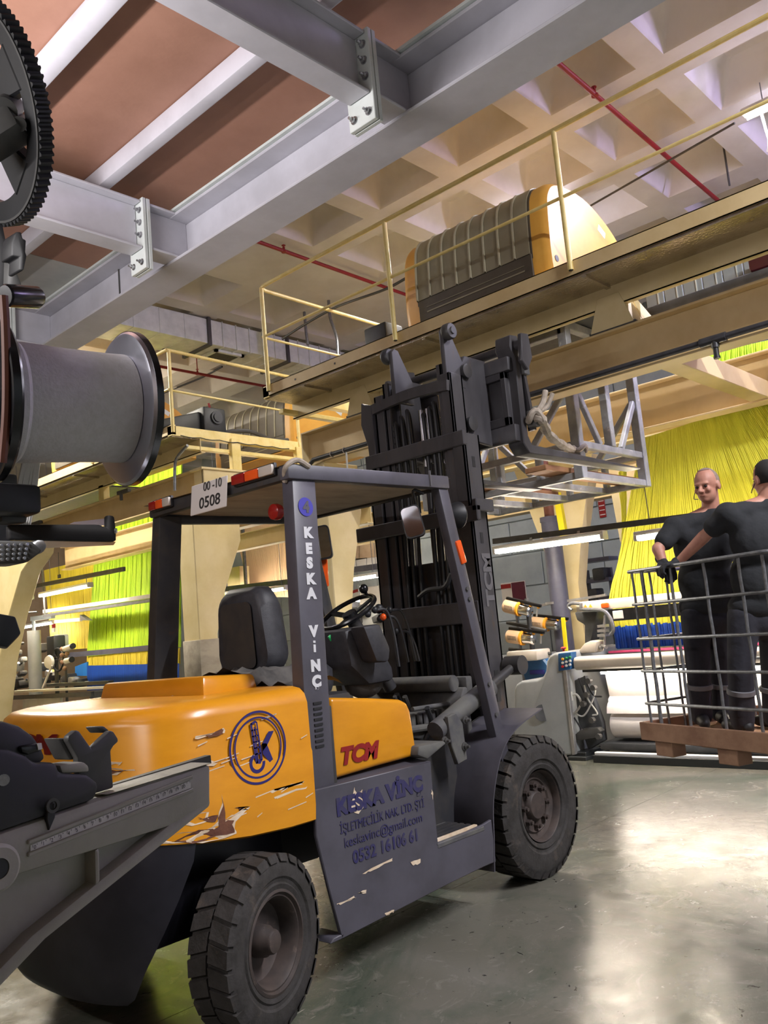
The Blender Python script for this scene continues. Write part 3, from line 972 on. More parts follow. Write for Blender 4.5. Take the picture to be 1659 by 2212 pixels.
for q in ([(2.8180, 2.9660, 0.7100), (2.8580, 2.9660, 0.8170), (2.8680, 2.9660, 0.7730), (2.9080, 2.9660, 0.7970), (2.9070, 2.9660, 0.7130), (2.8700, 2.9660, 0.6930)], [(2.8620, 2.9660, 0.4280), (3.0600, 2.9660, 0.4460), (3.0680, 2.9660, 0.4340), (2.9140, 2.9660, 0.4250)],
          [(3.1930, 2.9650, 0.3980), (3.2660, 2.9660, 0.3960), (3.2630, 2.9650, 0.3770), (3.2110, 2.9660, 0.3770)], [(2.6910, 2.9660, 0.3460), (2.7990, 2.9660, 0.3500), (2.8120, 2.9660, 0.3400), (2.7100, 2.9660, 0.3350)], [(2.8200, 2.9660, 0.3540), (2.8800, 2.9660, 0.3540), (2.8720, 2.9660, 0.3400)],
          [(2.9880, 2.9660, 0.2210), (3.0510, 2.9660, 0.2180), (3.0430, 2.9660, 0.2050), (2.9950, 2.9660, 0.2070)], [(3.3980, 2.9650, 0.7030), (3.4090, 2.9660, 0.6780), (3.4010, 2.9660, 0.6490), (3.3910, 2.9660, 0.6810)]):
    f = MB()
    pts = []
    for i in range(len(q)):
        u_, v_ = Vector(q[i]), Vector(q[(i + 1) % len(q)])
        for k in range(3):
            r_ = u_.lerp(v_, k / 3)
            if k:
                r_ += Vector((random.uniform(-.007, .007), 0, random.uniform(-.006, .006)))
            pts.append(r_)
    f.add(pts, [tuple(range(len(pts)))]).build('paint_scar', M['primer'], panel, flat=True)

# overhead guard
gd = MB()


def pillar(s):
    y = (lambda v: v) if s < 0 else my
    b_ = [(2.597, y(2.985), .80), (2.752, y(2.985), .80), (2.752, y(3.065), .80), (2.597, y(3.065), .80)]
    t_ = [(2.702, y(3.058), 2.29), (2.852, y(3.058), 2.29), (2.852, y(3.138), 2.29), (2.702, y(3.138), 2.29)]
    return MB().loft([b_, t_] if s < 0 else [b_[::-1], t_[::-1]])


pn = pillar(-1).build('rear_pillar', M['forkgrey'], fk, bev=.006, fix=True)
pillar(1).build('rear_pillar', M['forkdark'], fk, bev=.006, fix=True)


def pil(z):
    t = (z - .80) / 1.49
    return Vector((2.597 + .105 * t, 2.985 + .073 * t - .0022, z))


ax = (pil(2.2) - pil(.9)).normalized()
for ch, py_ in zip('KESKA VİNÇ', (1152, 1188, 1220, 1255, 1287, 0, 1370, 1403, 1444, 1479)):
    if ch == ' ':
        continue
    zz = {1152: 2.000, 1188: 1.922, 1220: 1.852, 1255: 1.775, 1287: 1.705, 1370: 1.527, 1403: 1.452, 1444: 1.368, 1479: 1.296}[py_]
    p = pil(zz)
    if ch == 'İ':
        for z0_, h_ in ((.0, .036), (.043, .011)):
            MB().bar(p + Vector((.078, 0, 0)) + ax * z0_, p + Vector((.078, 0, 0)) + ax * (z0_ + h_), .014, .0024, up=(0, 1, 0)).build('pillar_letter', M['letterwhite'], pn)
        continue
    text(ch, .068, M['letterwhite'], pn, 'pillar_letter', p + Vector((.078, 0, 0)), (1, 0, 0), ax, bold=.005, align='CENTER', sx=1.1)
p = pil(2.12)
MB().lathe([(.0, 0), (.047, 0), (.047, .001), (0, .001)], p + Vector((.076, .001, .03)), (0, -1, .05), 28).build('number_disc', M['blue'], pn, flat=True)
text('4', .075, M['forkgrey'], pn, 'disc_digit', p + Vector((.076, -.0018, .004)), (1, 0, 0), ax, bold=.004, align='CENTER')
for k in range(9):
    z = 1.22 - .024 * k
    p = pil(z)
    MB().box((p.x + .075, p.y + .0, z), (.05, .006, .011)).build('vent_slot', M['black'], pn)

ZR = 2.29
rf = MB()
rf.bar((2.665, 3.075, ZR + .03), (3.90, 3.075, ZR + .055), .07, .075)
rf.build('roof_side_rail', M['forkgrey'], fk, bev=.008)
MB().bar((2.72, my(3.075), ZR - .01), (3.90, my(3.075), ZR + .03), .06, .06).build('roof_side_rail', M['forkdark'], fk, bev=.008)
MB().bar((2.70, 3.07, ZR + .03), (2.70, my(3.07), ZR + .03), .05, .07).build('roof_rear_rail', M['forkdark'], fk, bev=.008)
MB().bar((3.89, 3.07, ZR + .045), (3.89, my(3.07), ZR + .045), .05, .05).build('roof_front_rail', M['forkdark'], fk, bev=.008)
cvr = MB()
n_ = 10
for i in range(n_ + 1):
    for j in range(n_ + 1):
        x = 2.655 + 1.27 * i / n_
        y = 3.045 + (my(3.045) - 3.045) * j / n_
        cvr.v.append((x, y, ZR + .075 + .022 * i / n_ + .006 * math.sin(3.1 * x * 5 + y * 4) - (.012 if i in (0, n_) or j in (0, n_) else 0)))
for i in range(n_):
    for j in range(n_):
        k = i * (n_ + 1) + j
        cvr.f.append((k, k + n_ + 1, k + n_ + 2, k + 1))
cvr.build('roof_cover', M['canvas'], fk)
MB().add([(2.70, 3.09, ZR + .012), (3.88, 3.09, ZR + .035), (3.88, my(3.09), ZR + .035), (2.70, my(3.09), ZR + .012)], [(0, 3, 2, 1)]).build('roof_lining', M['canvas'], fk)
for k in range(6):
    x = 2.78 + .2 * k
    MB().bar((x, 3.09, ZR + .024 + .004 * k), (x + .16, my(3.09), ZR + .026 + .004 * k), .03, .02).build('roof_slat', M['canvas'], fk)
MB().path(bez([(2.69, 3.10, ZR - .01), (2.665, 3.055, ZR + .05), (2.72, 3.035, ZR + .085), (2.80, 3.04, ZR + .06)], 6), .014).build('tied_strip', M['strap'], fk)
MB().bar((3.72, 3.036, ZR + .02), (3.72, 3.036, ZR + .11), .014, .006).build('roof_tie', M['lettergrey'], fk)
for s in (-1, 1):
    y = 3.085 if s < 0 else my(3.085)
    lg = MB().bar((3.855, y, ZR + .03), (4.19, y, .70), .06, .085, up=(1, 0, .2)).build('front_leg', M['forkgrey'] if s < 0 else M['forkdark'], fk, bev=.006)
    if s < 0:
        for z in (1.72, 1.66, 1.16, .98):
            x = 3.855 + (2.32 - z) * .335 / 1.62
            MB().tube((x, y - .03, z), (x, y - .04, z), .013, n=8).build('bolt', M['castdark'], lg)


def taillamp(y0, y1, z, cols):
    t = MB().box2((2.655, y0, z - .03), (2.675, y1, z + .035)).build('tail_lamp', M['black'], fk, bev=.006)
    k = len(cols)
    for i, c_ in enumerate(cols):
        a = y1 - (y1 - y0) * (i + .02) / k
        b_ = y1 - (y1 - y0) * (i + .98) / k
        MB().box2((2.638, b_, z - .024), (2.657, a, z + .026)).build('lens', M[c_], t, bev=.006)


taillamp(3.13, 3.46, ZR + .055, ('redlens', 'orangelens', 'whitelens'))
taillamp(4.03, 4.24, ZR + .05, ('redlens', 'orangelens', 'whitelens'))
pq = MB().box((2.640, 3.655, ZR + .012), (.006, .32, .165), R=Matrix.Rotation(.12, 3, 'Y')).build('number_plate', M['paper'], fk, bev=.003, seg=1)
text('0508', .085, M['ink'], pq, 'plate_digits', (2.630, 3.735, ZR - .045), (0, -1, 0), (.1, 0, 1), length=.185, bold=.001)
text('00 -10', .07, M['castdark'], pq, 'plate_digits', (2.638, 3.70, ZR + .045), (0, -1, 0), (.1, 0, 1), length=.16)
MB().lathe([(.0, -.02), (.04, -.02), (.044, 0), (.04, .02), (.02, .03), (0, .032)], (2.8000, 3.3130, 2.1690), (-1, 0, 0), 18).build('red_reflector', M['redlens'], fk)

# wheels
def wheel(name, cx, y_out, r, wd, steer, rr, nl, side=-1, lugs=8):
    """tyre centre plane is wd/2 inside y_out; outer face looks along side*Y"""
    cy = y_out - side * wd / 2
    c_ = Vector((cx, cy, r))
    A = Matrix.Rotation(steer, 3, 'Z') @ Vector((0, side, 0))
    t = MB()
    h = wd / 2
    sh = r * .90
    t.lathe([(rr, h * .70), (rr * 1.05, h * .90), (rr * 1.16, h * .96), (rr * 1.20, h * .90), (rr * 1.27, h * .92), (rr * 1.32, h), (r * .80, h * 1.0), (sh * .97, h * .97), (r * .955, h * .86),
             (r * .96, 0), (r * .955, -h * .86), (sh, -h * .98), (rr * 1.3, -h), (rr, -h * .8)], c_, A, 64)
    t_ = t.build(name, M['rubber'], fk, ang=30)
    # tread lugs, two staggered rows joined as one relief
    lug = MB()
    X = A.orthogonal().normalized()
    Z_ = A.cross(X)
    for k in range(nl):
        for s in (-1, 1):
            a0 = 2 * PI * (k + (.0 if s > 0 else .5)) / nl
            da = 2 * PI / nl * .40
            sk = 2 * PI / nl * .28

            def pt(a, rad, w_):
                return c_ + (X * math.cos(a) + Z_ * math.sin(a)) * rad + A * w_
            w0, w1 = s * h * .04, s * h * .90
            vs = [pt(a0 - da, r * .945, w0), pt(a0 + da, r * .945, w0), pt(a0 + da + sk, r * .945, w1), pt(a0 - da + sk, r * .945, w1),
                  pt(a0 - da, r, w0), pt(a0 + da, r, w0), pt(a0 + da * .96 + sk, r * .992, w1), pt(a0 - da * .96 + sk, r * .992, w1),
                  pt(a0 + da * .92 + sk, r * .90, s * h * 1.03), pt(a0 - da * .92 + sk, r * .90, s * h * 1.035)]
            lug.add(vs, [(4, 5, 6, 7), (0, 1, 5, 4), (1, 2, 6, 5), (3, 0, 4, 7), (7, 6, 8, 9), (2, 8, 6), (3, 7, 9)])
    l_ = lug.build('tread', M['rubber'], t_, flat=True, fix=True)
    rm = MB()
    if lugs:
        rm.lathe([(rr, h * .86), (rr * .97, h * .80), (rr * .94, h * .50), (rr * .80, h * .42), (rr * .74, h * .50), (rr * .70, h * .42), (rr * .44, h * .40), (rr * .40, h * .62), (rr * .36, h * .68), (0, h * .70)], c_, A, 48)
    else:
        rm.lathe([(rr * 1.06, h * .92), (rr * 1.0, h * .96), (rr * .96, h * .82), (rr * .92, h * .84), (rr * .86, h * .70), (rr * .80, h * .05), (rr * .62, -h * .12), (rr * .34, -h * .05), (rr * .32, h * .42), (rr * .27, h * .52), (rr * .25, h * .75),
                  (rr * .22, h * .83), (rr * .12, h * .88), (0, h * .89)], c_, A, 48)
    rm_ = rm.build('rim', M['rim'], t_, ang=40)
    for k in range(lugs):
        a = 2 * PI * k / lugs
        p = c_ + (X * math.cos(a) + Z_ * math.sin(a)) * rr * .57 + A * h * .40
        MB().tube(p, p + A * .03, .019, n=6).tube(p + A * .03, p + A * .045, .011, n=8).build('lug_nut', M['rim'], rm_)
    return t_


FWX = 4.42
wheel('front_wheel', FWX, 2.985, .41, .26, 0, .205, 32, lugs=8)
wheel('front_wheel', FWX, my(2.985), .41, .26, 0, .205, 32, side=1, lugs=8)
RWX = 2.235
wheel('rear_wheel', RWX, 2.85, .335, .20, .30, .185, 26, lugs=0)
wheel('rear_wheel', RWX, my(3.0), .335, .20, .30, .185, 26, side=1, lugs=0)
MB().tube((FWX, 3.15, .41), (FWX, my(3.15), .41), .11, n=20).build('front_axle', M['forkdark'], fk)

# front fender: a curled sheet over the tyre
fp = bez([(3.8480, 2.9650, 0.1830), (3.8720, 2.9650, 0.3400), (3.9080, 2.9650, 0.5600), (4.0230, 2.9650, 0.7730), (4.1930, 2.9650, 0.8940), (4.4850, 2.9650, 0.9740)], 8)
fr = MB()
rings = []
for i, p in enumerate(fp):
    tg = (fp[min(i + 1, len(fp) - 1)] - fp[max(i - 1, 0)]).normalized()
    nn = Vector((tg.z, 0, -tg.x)) * .008
    rings.append([Vector((p.x, 2.965, p.z)), Vector((p.x, 3.33, p.z)), Vector((p.x, 3.33, p.z)) + nn, Vector((p.x, 2.965, p.z)) + nn])
fr.loft(rings)
MB().loft([[r_[0] + Vector((0, -.006, 0)), r_[0] + Vector((0, .006, 0)), r_[3] + Vector((0, .006, 0)), r_[3] + Vector((0, -.006, 0))] for r_ in rings])
fe = fr.build('front_fender', M['forkgrey'], fk, fix=True)
fr2 = MB().loft([[(p.x, my(2.965), p.z) for p in (r_[0], r_[0])] + [(p.x, my(3.33), p.z) for p in (r_[3], r_[3])] for r_ in rings], cap=False)
fr2.build('front_fender', M['forkgrey'], fk, fix=True)
MB().prism([(p.x, 3.335, p.z) for p in fp] + [(4.42, 3.335, .72), (3.86, 3.335, .72)][:1] + [(3.80, 3.335, .80), (3.80, 3.335, .2)], (0, .012, 0)).build('fender_inner', M['forkdark'], fk)

# tilt cylinder and its foot bracket
t0, t1 = Vector((3.7100, 3.1700, 0.9440)), Vector((4.5430, 3.1700, 1.2330))
tc_ = MB().tube(t0, t0.lerp(t1, .62), .055, n=18).tube(t0.lerp(t1, .60), t0.lerp(t1, .64), .064, n=18).build('tilt_cylinder', M['dust'], fk)
MB().tube(t0.lerp(t1, .62), t1, .028, n=14).build('tilt_rod', M['forkdark'], tc_)
MB().tube(t1 - Vector((.0, .06, 0)), t1 + Vector((0, .06, 0)), .06, n=18).build('rod_eye', M['forkdark'], tc_)
MB().prism([(p[0], 3.10, p[2]) for p in [(3.7500, 3.1000, 1.0190), (3.8230, 3.1000, 1.0300), (3.8750, 3.1000, 0.9670), (3.8840, 3.1000, 0.7660), (3.7970, 3.1000, 0.7510), (3.7580, 3.1000, 0.8620)]], (0, .03, 0)).build('cylinder_bracket', M['dust'], fk, bev=.004, seg=1)
for p in [(3.8990, 3.1000, 0.9810), (3.8670, 3.1000, 0.8400), (3.6980, 3.1000, 0.8960)]:
    MB().bolt(p, (0, -1, 0), .016, .02).build('bolt', M['castdark'], fk)

# seat
st_ = empty_part = MB()
rings = []
for x, z0, wd_, ht in ((2.86, 1.37, .44, .42), (2.90, 1.36, .47, .46), (2.97, 1.36, .47, .46), (3.01, 1.38, .42, .40)):
    o2 = rrect(wd_, ht, .10, 5)
    rings.append([(x + .10 * 0 - .10 * (v + ht / 2) * .35, 3.74 + u_ * (1 - .20 * (v + ht / 2) / ht), z0 + ht / 2 + v) for u_, v in o2])
sb = MB().loft(rings).build('seat_back', M['seat'], fk, ang=60)
o2 = rrect(.27, .35, .04, 4)
MB().loft([[(2.845 - .035 * (v + .2), 3.75 + u_ * (1 - .1 * v), 1.565 + v) for u_, v in o2], [(2.853 - .035 * (v + .2), 3.75 + u_ * .96, 1.565 + v) for u_, v in o2]]).build('seat_back_panel', M['forkdark'], sb)
o2 = rrect(.48, .50, .09, 4)
MB().loft([[(3.08 + v, 3.74 + u_, z) for u_, v in [(p[0] * k_, p[1] * k_) for p in o2]] for z, k_ in ((1.22, .95), (1.26, 1), (1.34, 1), (1.37, .9))]).build('seat_cushion', M['seat'], fk, ang=60)
sc_ = MB()
nn_ = 14
for i in range(nn_ + 1):
    for j in range(nn_ + 1):
        x = 2.64 + .42 * i / nn_
        y = 3.20 + .85 * j / nn_
        sc_.v.append((x, y, 1.33 + .045 * noise.noise(Vector((x * 9, y * 9, 1))) + .02 * noise.noise(Vector((x * 24, y * 24, 3))) + (.05 if 3 < j < 11 else -.02)))
for i in range(nn_):
    for j in range(nn_):
        k = i * (nn_ + 1) + j
        sc_.f.append((k, k + nn_ + 1, k + nn_ + 2, k + 1))
sc_.build('seat_rag', M['cloth'], fk, ang=80)
MB().ell((3.6110, 3.6000, 1.2320), (.10, .13, .09), 14, 8).build('knee_pad', M['cloth'], fk)

# steering column, wheel, levers, dash
wc = Vector((3.5540, 3.6200, 1.6500))
ax_ = Vector((-.50, .05, .86)).normalized()
u1 = ax_.orthogonal().normalized()
u2 = ax_.cross(u1)
ring = [wc + (u1 * math.cos(2 * PI * k / 36) + u2 * math.sin(2 * PI * k / 36)) * .175 for k in range(36)]
sw = MB().path(ring, .014, 8, closed=True)
for k in (4, 16, 28):
    sw.bar(wc - ax_ * .03, ring[k], .035, .012, up=ax_)
sw.tube(wc - ax_ * .06, wc - ax_ * .005, .045, n=18)
sw = sw.build('steering_wheel', M['blackgloss'], fk)
MB().ell(ring[31] + ax_ * .05, (.028, .028, .03), 12, 8).tube(ring[31], ring[31] + ax_ * .05, .01).build('spinner_knob', M['blackgloss'], sw)
MB().tube(wc - ax_ * .04, wc - ax_ * .55, .04, n=14).build('steering_column', M['forkdark'], fk)
db = MB().prism([(3.3220, 3.4200, 1.5480), (3.5260, 3.4200, 1.5620), (3.6880, 3.4200, 1.3120), (3.6970, 3.4200, 1.2320), (3.4840, 3.4200, 1.2280), (3.3510, 3.4200, 1.3430)], (0, .45, 0)).build('dashboard', M['seat'], fk, bev=.03)
MB().prism([(3.3480, 3.3000, 1.5580), (3.4850, 3.3000, 1.5630), (3.5530, 3.3000, 1.4220), (3.5320, 3.3000, 1.3470), (3.4310, 3.3000, 1.3560)], (0, .12, 0)).build('instrument_box', M['seat'], fk, bev=.02)
MB().bar((3.3250, 3.5500, 1.5250), (3.3960, 3.5500, 1.4220), .012, .03).build('green_tag', M['green'], fk, bev=.003)
LV = [(3.7570, 3.5000, 1.6370), (3.8230, 3.5000, 1.3030), (3.8250, 3.5000, 1.5920), (3.9090, 3.5000, 1.3220), (3.8850, 3.5000, 1.6310), (3.9780, 3.5000, 1.3220), (3.9260, 3.5000, 1.5020), (4.0080, 3.5000, 1.3190)]
for k in range(4):
    p0, p1 = Vector(LV[2 * k]), Vector(LV[2 * k + 1])
    lv = MB().path(bez([p1, p1.lerp(p0, .6) + Vector((.02, 0, 0)), p0, p0 + Vector((-.07, .02, .01))], 6), .009).build('lever', M['forkdark'], fk)
    MB().ell(p0 + Vector((-.08, .02, .012)), (.02, .02, .022), 10, 7).build('lever_knob', M['black' if k != 1 else 'orangelens'], lv)
for q, r_ in zip([(3.7440, 3.5500, 1.6550), (3.6480, 3.5500, 1.6270), (3.7520, 3.5500, 1.5970)], (.03, .02, .026)):
    MB().ell(q, (r_, r_, r_), 12, 8).build('control_knob', M['black'], fk)

# mirrors, work lamp, indicators
def mirror(c_, w_, h_, tilt, face, lab):
    c_ = Vector(c_)
    n_ = Vector(face).normalized()
    X_ = Vector((0, 0, 1)).cross(n_).normalized()
    Y_ = n_.cross(X_)
    R_ = Matrix.Rotation(tilt, 3, n_)
    X_, Y_ = R_ @ X_, R_ @ Y_
    o2 = rrect(w_, h_, w_ * .25, 4)
    h = MB().loft([[c_ - n_ * d + X_ * a * k_ + Y_ * b_ * k_ for a, b_ in o2] for d, k_ in ((.05, .6), (.035, .95), (.0, 1), (-.006, .98))]).build('mirror', M['black'], fk, ang=50)
    MB().loft([[c_ + n_ * d + X_ * a * .88 + Y_ * b_ * .90 for a, b_ in o2] for d in (.004, .009)]).build('mirror_glass', M['mirror'], h, ang=30)
    return h


mirror((3.6300, 3.1200, 2.1150), .115, .19, .18, (-.8, -.55, .12), '')
MB().path(bez([(3.7070, 3.1500, 2.2160), (3.6640, 3.1200, 2.2950), (3.7160, 3.0900, 2.2760)], 6), .009).build('mirror_arm', M['black'], fk)
mirror((3.9820, 4.2500, 2.1560), .12, .24, .1, (-.8, -.55, .1), '')
wl = MB().lathe([(0, -.07), (.05, -.065), (.075, -.03), (.085, .02), (.08, .03), (0, .035)], (4.1380, 3.2000, 2.1830), (1, -.3, 0), 20).build('work_lamp', M['black'], fk)
MB().bar((3.9360, 3.0600, 2.0030), (3.9750, 3.0600, 1.8670), .05, .035, up=(0, 1, 0)).build('indicator', M['orangelens'], fk, bev=.01)
MB().bar((4.0160, 4.3000, 2.0470), (4.0120, 4.3000, 1.8560), .06, .05, up=(0, 1, 0)).build('indicator', M['orangelens'], fk, bev=.01)

# ---------------------------------------------------------------- mast
MX0, MX1 = 4.36, 4.53
Y0 = 3.245


def channel(mb, y, s, z0, z1, x0, x1, w_, t=.022):
    """U channel, web at y, flanges pointing along s"""
    mb.box2((x0, min(y, y + s * t), z0), (x1, max(y, y + s * t), z1))
    for a, b_ in ((x0, x0 + t), (x1 - t, x1)):
        mb.box2((a, min(y, y + s * w_), z0), (b_, max(y, y + s * w_), z1))


for s in (1, -1):
    y = Y0 if s > 0 else my(Y0)
    m_ = MB()
    channel(m_, y, s, .16, 2.745, MX0, MX1, .10)
    oc = m_.build('outer_channel', M['mast'], fk, bev=.004, seg=1)
    if s > 0:
        text('TCM', .115, M['lettergrey'], oc, 'mast_lettering', (4.50, Y0 - .002, 1.62), (0, 0, 1), (-1, 0, 0), bold=.006, length=.34)
        for z in (1.02, 1.13):
            MB().box2((4.42, Y0 - .003, z), (4.46, Y0, z + .085)).build('mast_sticker', M['ink'], oc)
        for z in (2.02, 2.52):
            MB().box2((4.425, Y0 - .002, z), (4.455, Y0 + .001, z + .07)).build('slot', M['black'], oc)
    m_ = MB()
    yi = y + s * .085
    channel(m_, yi, s, .35, 3.18, MX0 + .03, MX1 + .0, .085)
    m_.build('inner_channel', M['mast'], fk, bev=.004, seg=1)
    # third stage rail and top roller arm
    m_ = MB()
    yc_ = y + s * .16
    channel(m_, yc_, s, 1.2, 3.26, MX0 + .05, MX1 + .01, .05)
    m_.build('carriage_rail', M['mast'], fk, bev=.003, seg=1)
    top = Vector((4.4200, 3.3700, 3.4560)) if s > 0 else Vector((4.4200, 3.8360, 3.4440))
    ar = MB().prism([(4.40, top.y - .012, 3.10), (4.40, top.y - .012, top.z + .02), (4.43, top.y - .012, top.z + .05), (4.47, top.y - .012, top.z + .04), (4.60, top.y - .012, 3.27), (4.60, top.y - .012, 3.10)], (0, .035, 0)).build('chain_arm', M['mast'], fk, bev=.004, seg=1)
    ps = -1 if s > 0 else 1
    ps = 1
    MB().lathe([(0, -.04), (.022, -.04), (.026, -.03), (.05, -.03), (.056, -.02), (.056, .02), (.05, .03), (.026, .03), (.022, .04), (0, .04)], (4.425, top.y + (.05 if s < 0 else -.045), top.z + .005), (0, 1, 0), 24).build('chain_roller', M['forkdark'], ar)
# cross members
for z, h_, x_, ya, yb in ((2.66, .10, MX0 - .015, Y0 - .01, my(Y0) + .01), (1.52, .14, MX0 - .005, Y0 + .02, my(Y0) - .02), (.98, .12, MX0 - .005, Y0 + .02, my(Y0) - .02)):
    MB().box2((x_, ya, z), (x_ + .035, yb, z + h_)).build('cross_member', M['mast'], fk, bev=.006, seg=1)
MB().box2((MX0 - .02, Y0 - .06, 2.16), (MX0 + .02, my(Y0) + .16, 2.26)).build('cross_member', M['mast'], fk, bev=.006, seg=1)
MB().box2((MX0 - .02, Y0 - .06, 2.22), (MX1, Y0 - .02, 2.30)).build('mast_bracket', M['mast'], fk, bev=.006, seg=1)
tb = [Vector((MX0 + .01, y, 3.085 + .06 * math.sin(PI * (y - Y0 - .09) / (my(Y0) - Y0 - .18)) * .4)) for y in [Y0 + .09 + (my(Y0) - Y0 - .18) * k / 8 for k in range(9)]]
m_ = MB()
for i in range(8):
    m_.bar(tb[i], tb[i + 1], .03, .07)
m_.build('top_tie', M['mast'], fk, fix=True)
# far top horn (pipe cut profile at the far side of the mast)
MB().prism([(MX0, 4.10, 3.14), (MX0, 4.13, 3.16), (MX0, 4.15, 3.0), (MX0, 4.10, 2.83), (MX0, 4.09, 2.60), (MX0, 4.03, 2.60), (MX0, 4.03, 3.12)], (.10, 0, 0)).build('mast_cheek', M['mast'], fk, bev=.005, seg=1)
# lift cylinders
for y, z0, z1, r_ in ((3.66, .5, 2.62, .045), (3.40, .3, 1.75, .035), (my(3.40), .3, 1.75, .035)):
    MB().tube((MX1 + .02 if r_ < .04 else 4.50, y, z0), (MX1 + .02 if r_ < .04 else 4.50, y, z1), r_, n=16).build('lift_cylinder', M['mast'], fk)
for y, z0, z1, r_ in ((3.65, 2.60, 3.0, .021), (3.60, 2.62, 3.0, .012), (3.375, 1.75, 2.60, .028), (my(3.375), 1.75, 2.6, .028)):
    MB().tube((4.45, y, z0), (4.45, y, z1), r_, n=14).build('chrome_rod', M['chrome'], fk)
# chains and hoses in the mast window
for k, y in enumerate((3.50, 3.54, 3.60, 3.74, 3.80, 3.86)):
    z1 = 3.02 - .03 * (k % 3)
    MB().path(bez([(4.40 - .015 * (k % 2), y, .7), (4.39, y + .01, 1.6), (4.40, y - .01, 2.5), (4.41, y, z1 - .1), (4.43, y + .02, z1), (4.47, y + .03, z1 - .12), (4.47, y + .03, 2.3)], 6), .014).build('mast_hose', M['cableblack'], fk)
for y in (3.455, my(3.455)):
    ch = MB()
    for k in range(46):
        z = .9 + k * .045
        ch.box((4.43, y, z), (.012, .03, .038)).box((4.43, y, z + .022), (.018, .016, .02))
    ch.build('lift_chain', M['forkdark'], fk)['kind'] = 'stuff'
MB().box2((4.49, Y0 + .12, .6), (4.50, my(Y0) - .12, 1.95)).build('carriage_guard', M['mast'], fk)
for y in (3.42, 3.52, 3.84, 3.93):
    MB().box2((4.44, y - .016, .5), (4.47, y + .016, 2.6)).build('chain_guide', M['mast'], fk)
MB().path(bez([(4.3000, 3.7020, 1.7210), (4.3000, 3.6170, 1.7580), (4.3000, 3.4790, 1.7650), (4.3000, 3.4110, 1.8420)], 6), .016).build('mast_hose', M['cableblack'], fk)

# front plate and hydraulic clutter between the legs
MB().box2((4.20, 3.30, 1.10), (4.26, 4.06, 1.20)).build('cowl_bar', M['dust'], fk, bev=.01)
MB().tube((4.10, 3.32, 1.17), (4.10, 4.02, 1.17), .05, n=14).build('cowl_tube', M['dust'], fk)
random.seed(3)
for k in range(11):
    x = 3.75 + random.uniform(0, .35)
    y = 3.32 + k * .06
    z = 1.05 + random.uniform(-.1, .1)
    MB().path(bez([(x, y, z), (x + .06, y + .03, z - .10), (x + .02, y + .06, z - .22), (x + .1, y + .04, z - .36)], 6), random.choice((.012, .016, .02))).build('hydraulic_hose', M['dust'] if k % 3 else M['cableblack'], fk)
for k in range(5):
    MB().box((3.80 + .06 * k, 3.45, .98), (.045, .10, .10)).build('control_valve', M['dust'], fk, bev=.008, seg=1)
MB().tube((3.7, 3.36, .95), (4.15, 3.36, .93), .022, n=10).tube((3.75, 3.36, 1.06), (4.1, 3.36, 1.05), .014, n=10).build('hydraulic_pipe', M['dust'], fk)

# ---------------------------------------------------------------- carriage and forks
CXP = 4.90
m_ = MB()
m_.box2((CXP - .06, 3.16, 2.72), (CXP, 4.20, 2.84)).box2((CXP - .06, 3.16, 3.22), (CXP, 4.20, 3.32))
m_.build('carriage_bar', M['mast'], fk, bev=.008)
for s in (1, -1):
    y = 3.36 if s > 0 else my(3.36)
    MB().prism([(4.52, y, 2.75), (4.86, y, 2.72), (4.86, y, 3.34), (4.62, y, 3.34), (4.52, y, 3.2)], (0, s * .03, 0)).build('carriage_cheek', M['mast'], fk, bev=.006, seg=1)
    for z in (2.85, 3.22):
        MB().lathe([(0, -.03), (.045, -.03), (.05, -.02), (.05, .03), (.02, .035), (0, .035)], (4.60, y - s * .0, z), (0, -s, 0), 20).build('mast_roller', M['forkdark'], fk)
plm = MB().box2((CXP - .02, 3.20, 2.84), (CXP + .005, 3.52, 3.22)).build('carriage_plate', M['mast'], fk, bev=.006)
for a, c_, d, e in ((3.20, 3.52, 3.17, 3.22), (3.20, 3.52, 2.84, 2.90), (3.20, 3.24, 2.84, 3.22), (3.47, 3.52, 2.84, 3.22)):
    MB().box2((CXP - .06, a, d), (CXP - .02, c_, e)).build('plate_frame', M['mast'], plm, bev=.004, seg=1)
MB().box2((CXP - .02, 3.84, 2.84), (CXP + .005, 4.16, 3.22)).build('carriage_plate', M['mast'], fk, bev=.006)
MB().tube((CXP + .03, 3.06, 3.40), (CXP + .03, 4.30, 3.40), .034, n=18).build('fork_shaft', M['mast'], fk)
for y in (3.05, 3.62, my(3.05)):
    MB().prism([(CXP - .05, y, 3.26), (CXP - .02, y, 3.46), (CXP + .07, y, 3.47), (CXP + .09, y, 3.30), (CXP + .02, y, 3.2)], (0, .035, 0)).build('shaft_hanger', M['mast'], fk, bev=.006, seg=1)
for y in (3.20, my(3.20)):
    fo = MB()
    prof_ = [(CXP - .03, 3.47), (CXP + .06, 3.48), (CXP + .08, 3.36), (CXP + .06, 3.2), (CXP + .055, 2.76), (CXP + .09, 2.70), (CXP + 1.70, 2.665), (CXP + 1.70, 2.652), (CXP + .05, 2.635), (CXP - .01, 2.70), (CXP + .0, 3.3), (CXP - .045, 3.38)]
    fo.prism([(x, y - .065, z) for x, z in prof_], (0, .13, 0))
    fo.build('fork', M['mast'], fk, bev=.006, seg=1, fix=True)
bk = MB().bar((5.0000, 3.1690, 3.3460), (5.0000, 3.1270, 2.7990), .03, .05).build('side_shift_rod', M['mast'], fk)
MB().box((5.0000, 3.1410, 3.2700), (.07, .06, .14)).build('rod_block', M['dust'], fk, bev=.008)
MB().box((5.0000, 3.1090, 2.8770), (.06, .07, .12)).build('rod_block', M['dust'], fk, bev=.008)

# ================================================================== GANTRIES OVER THE LOOMS
XF, XI, XB = 6.0, 6.42, 6.52


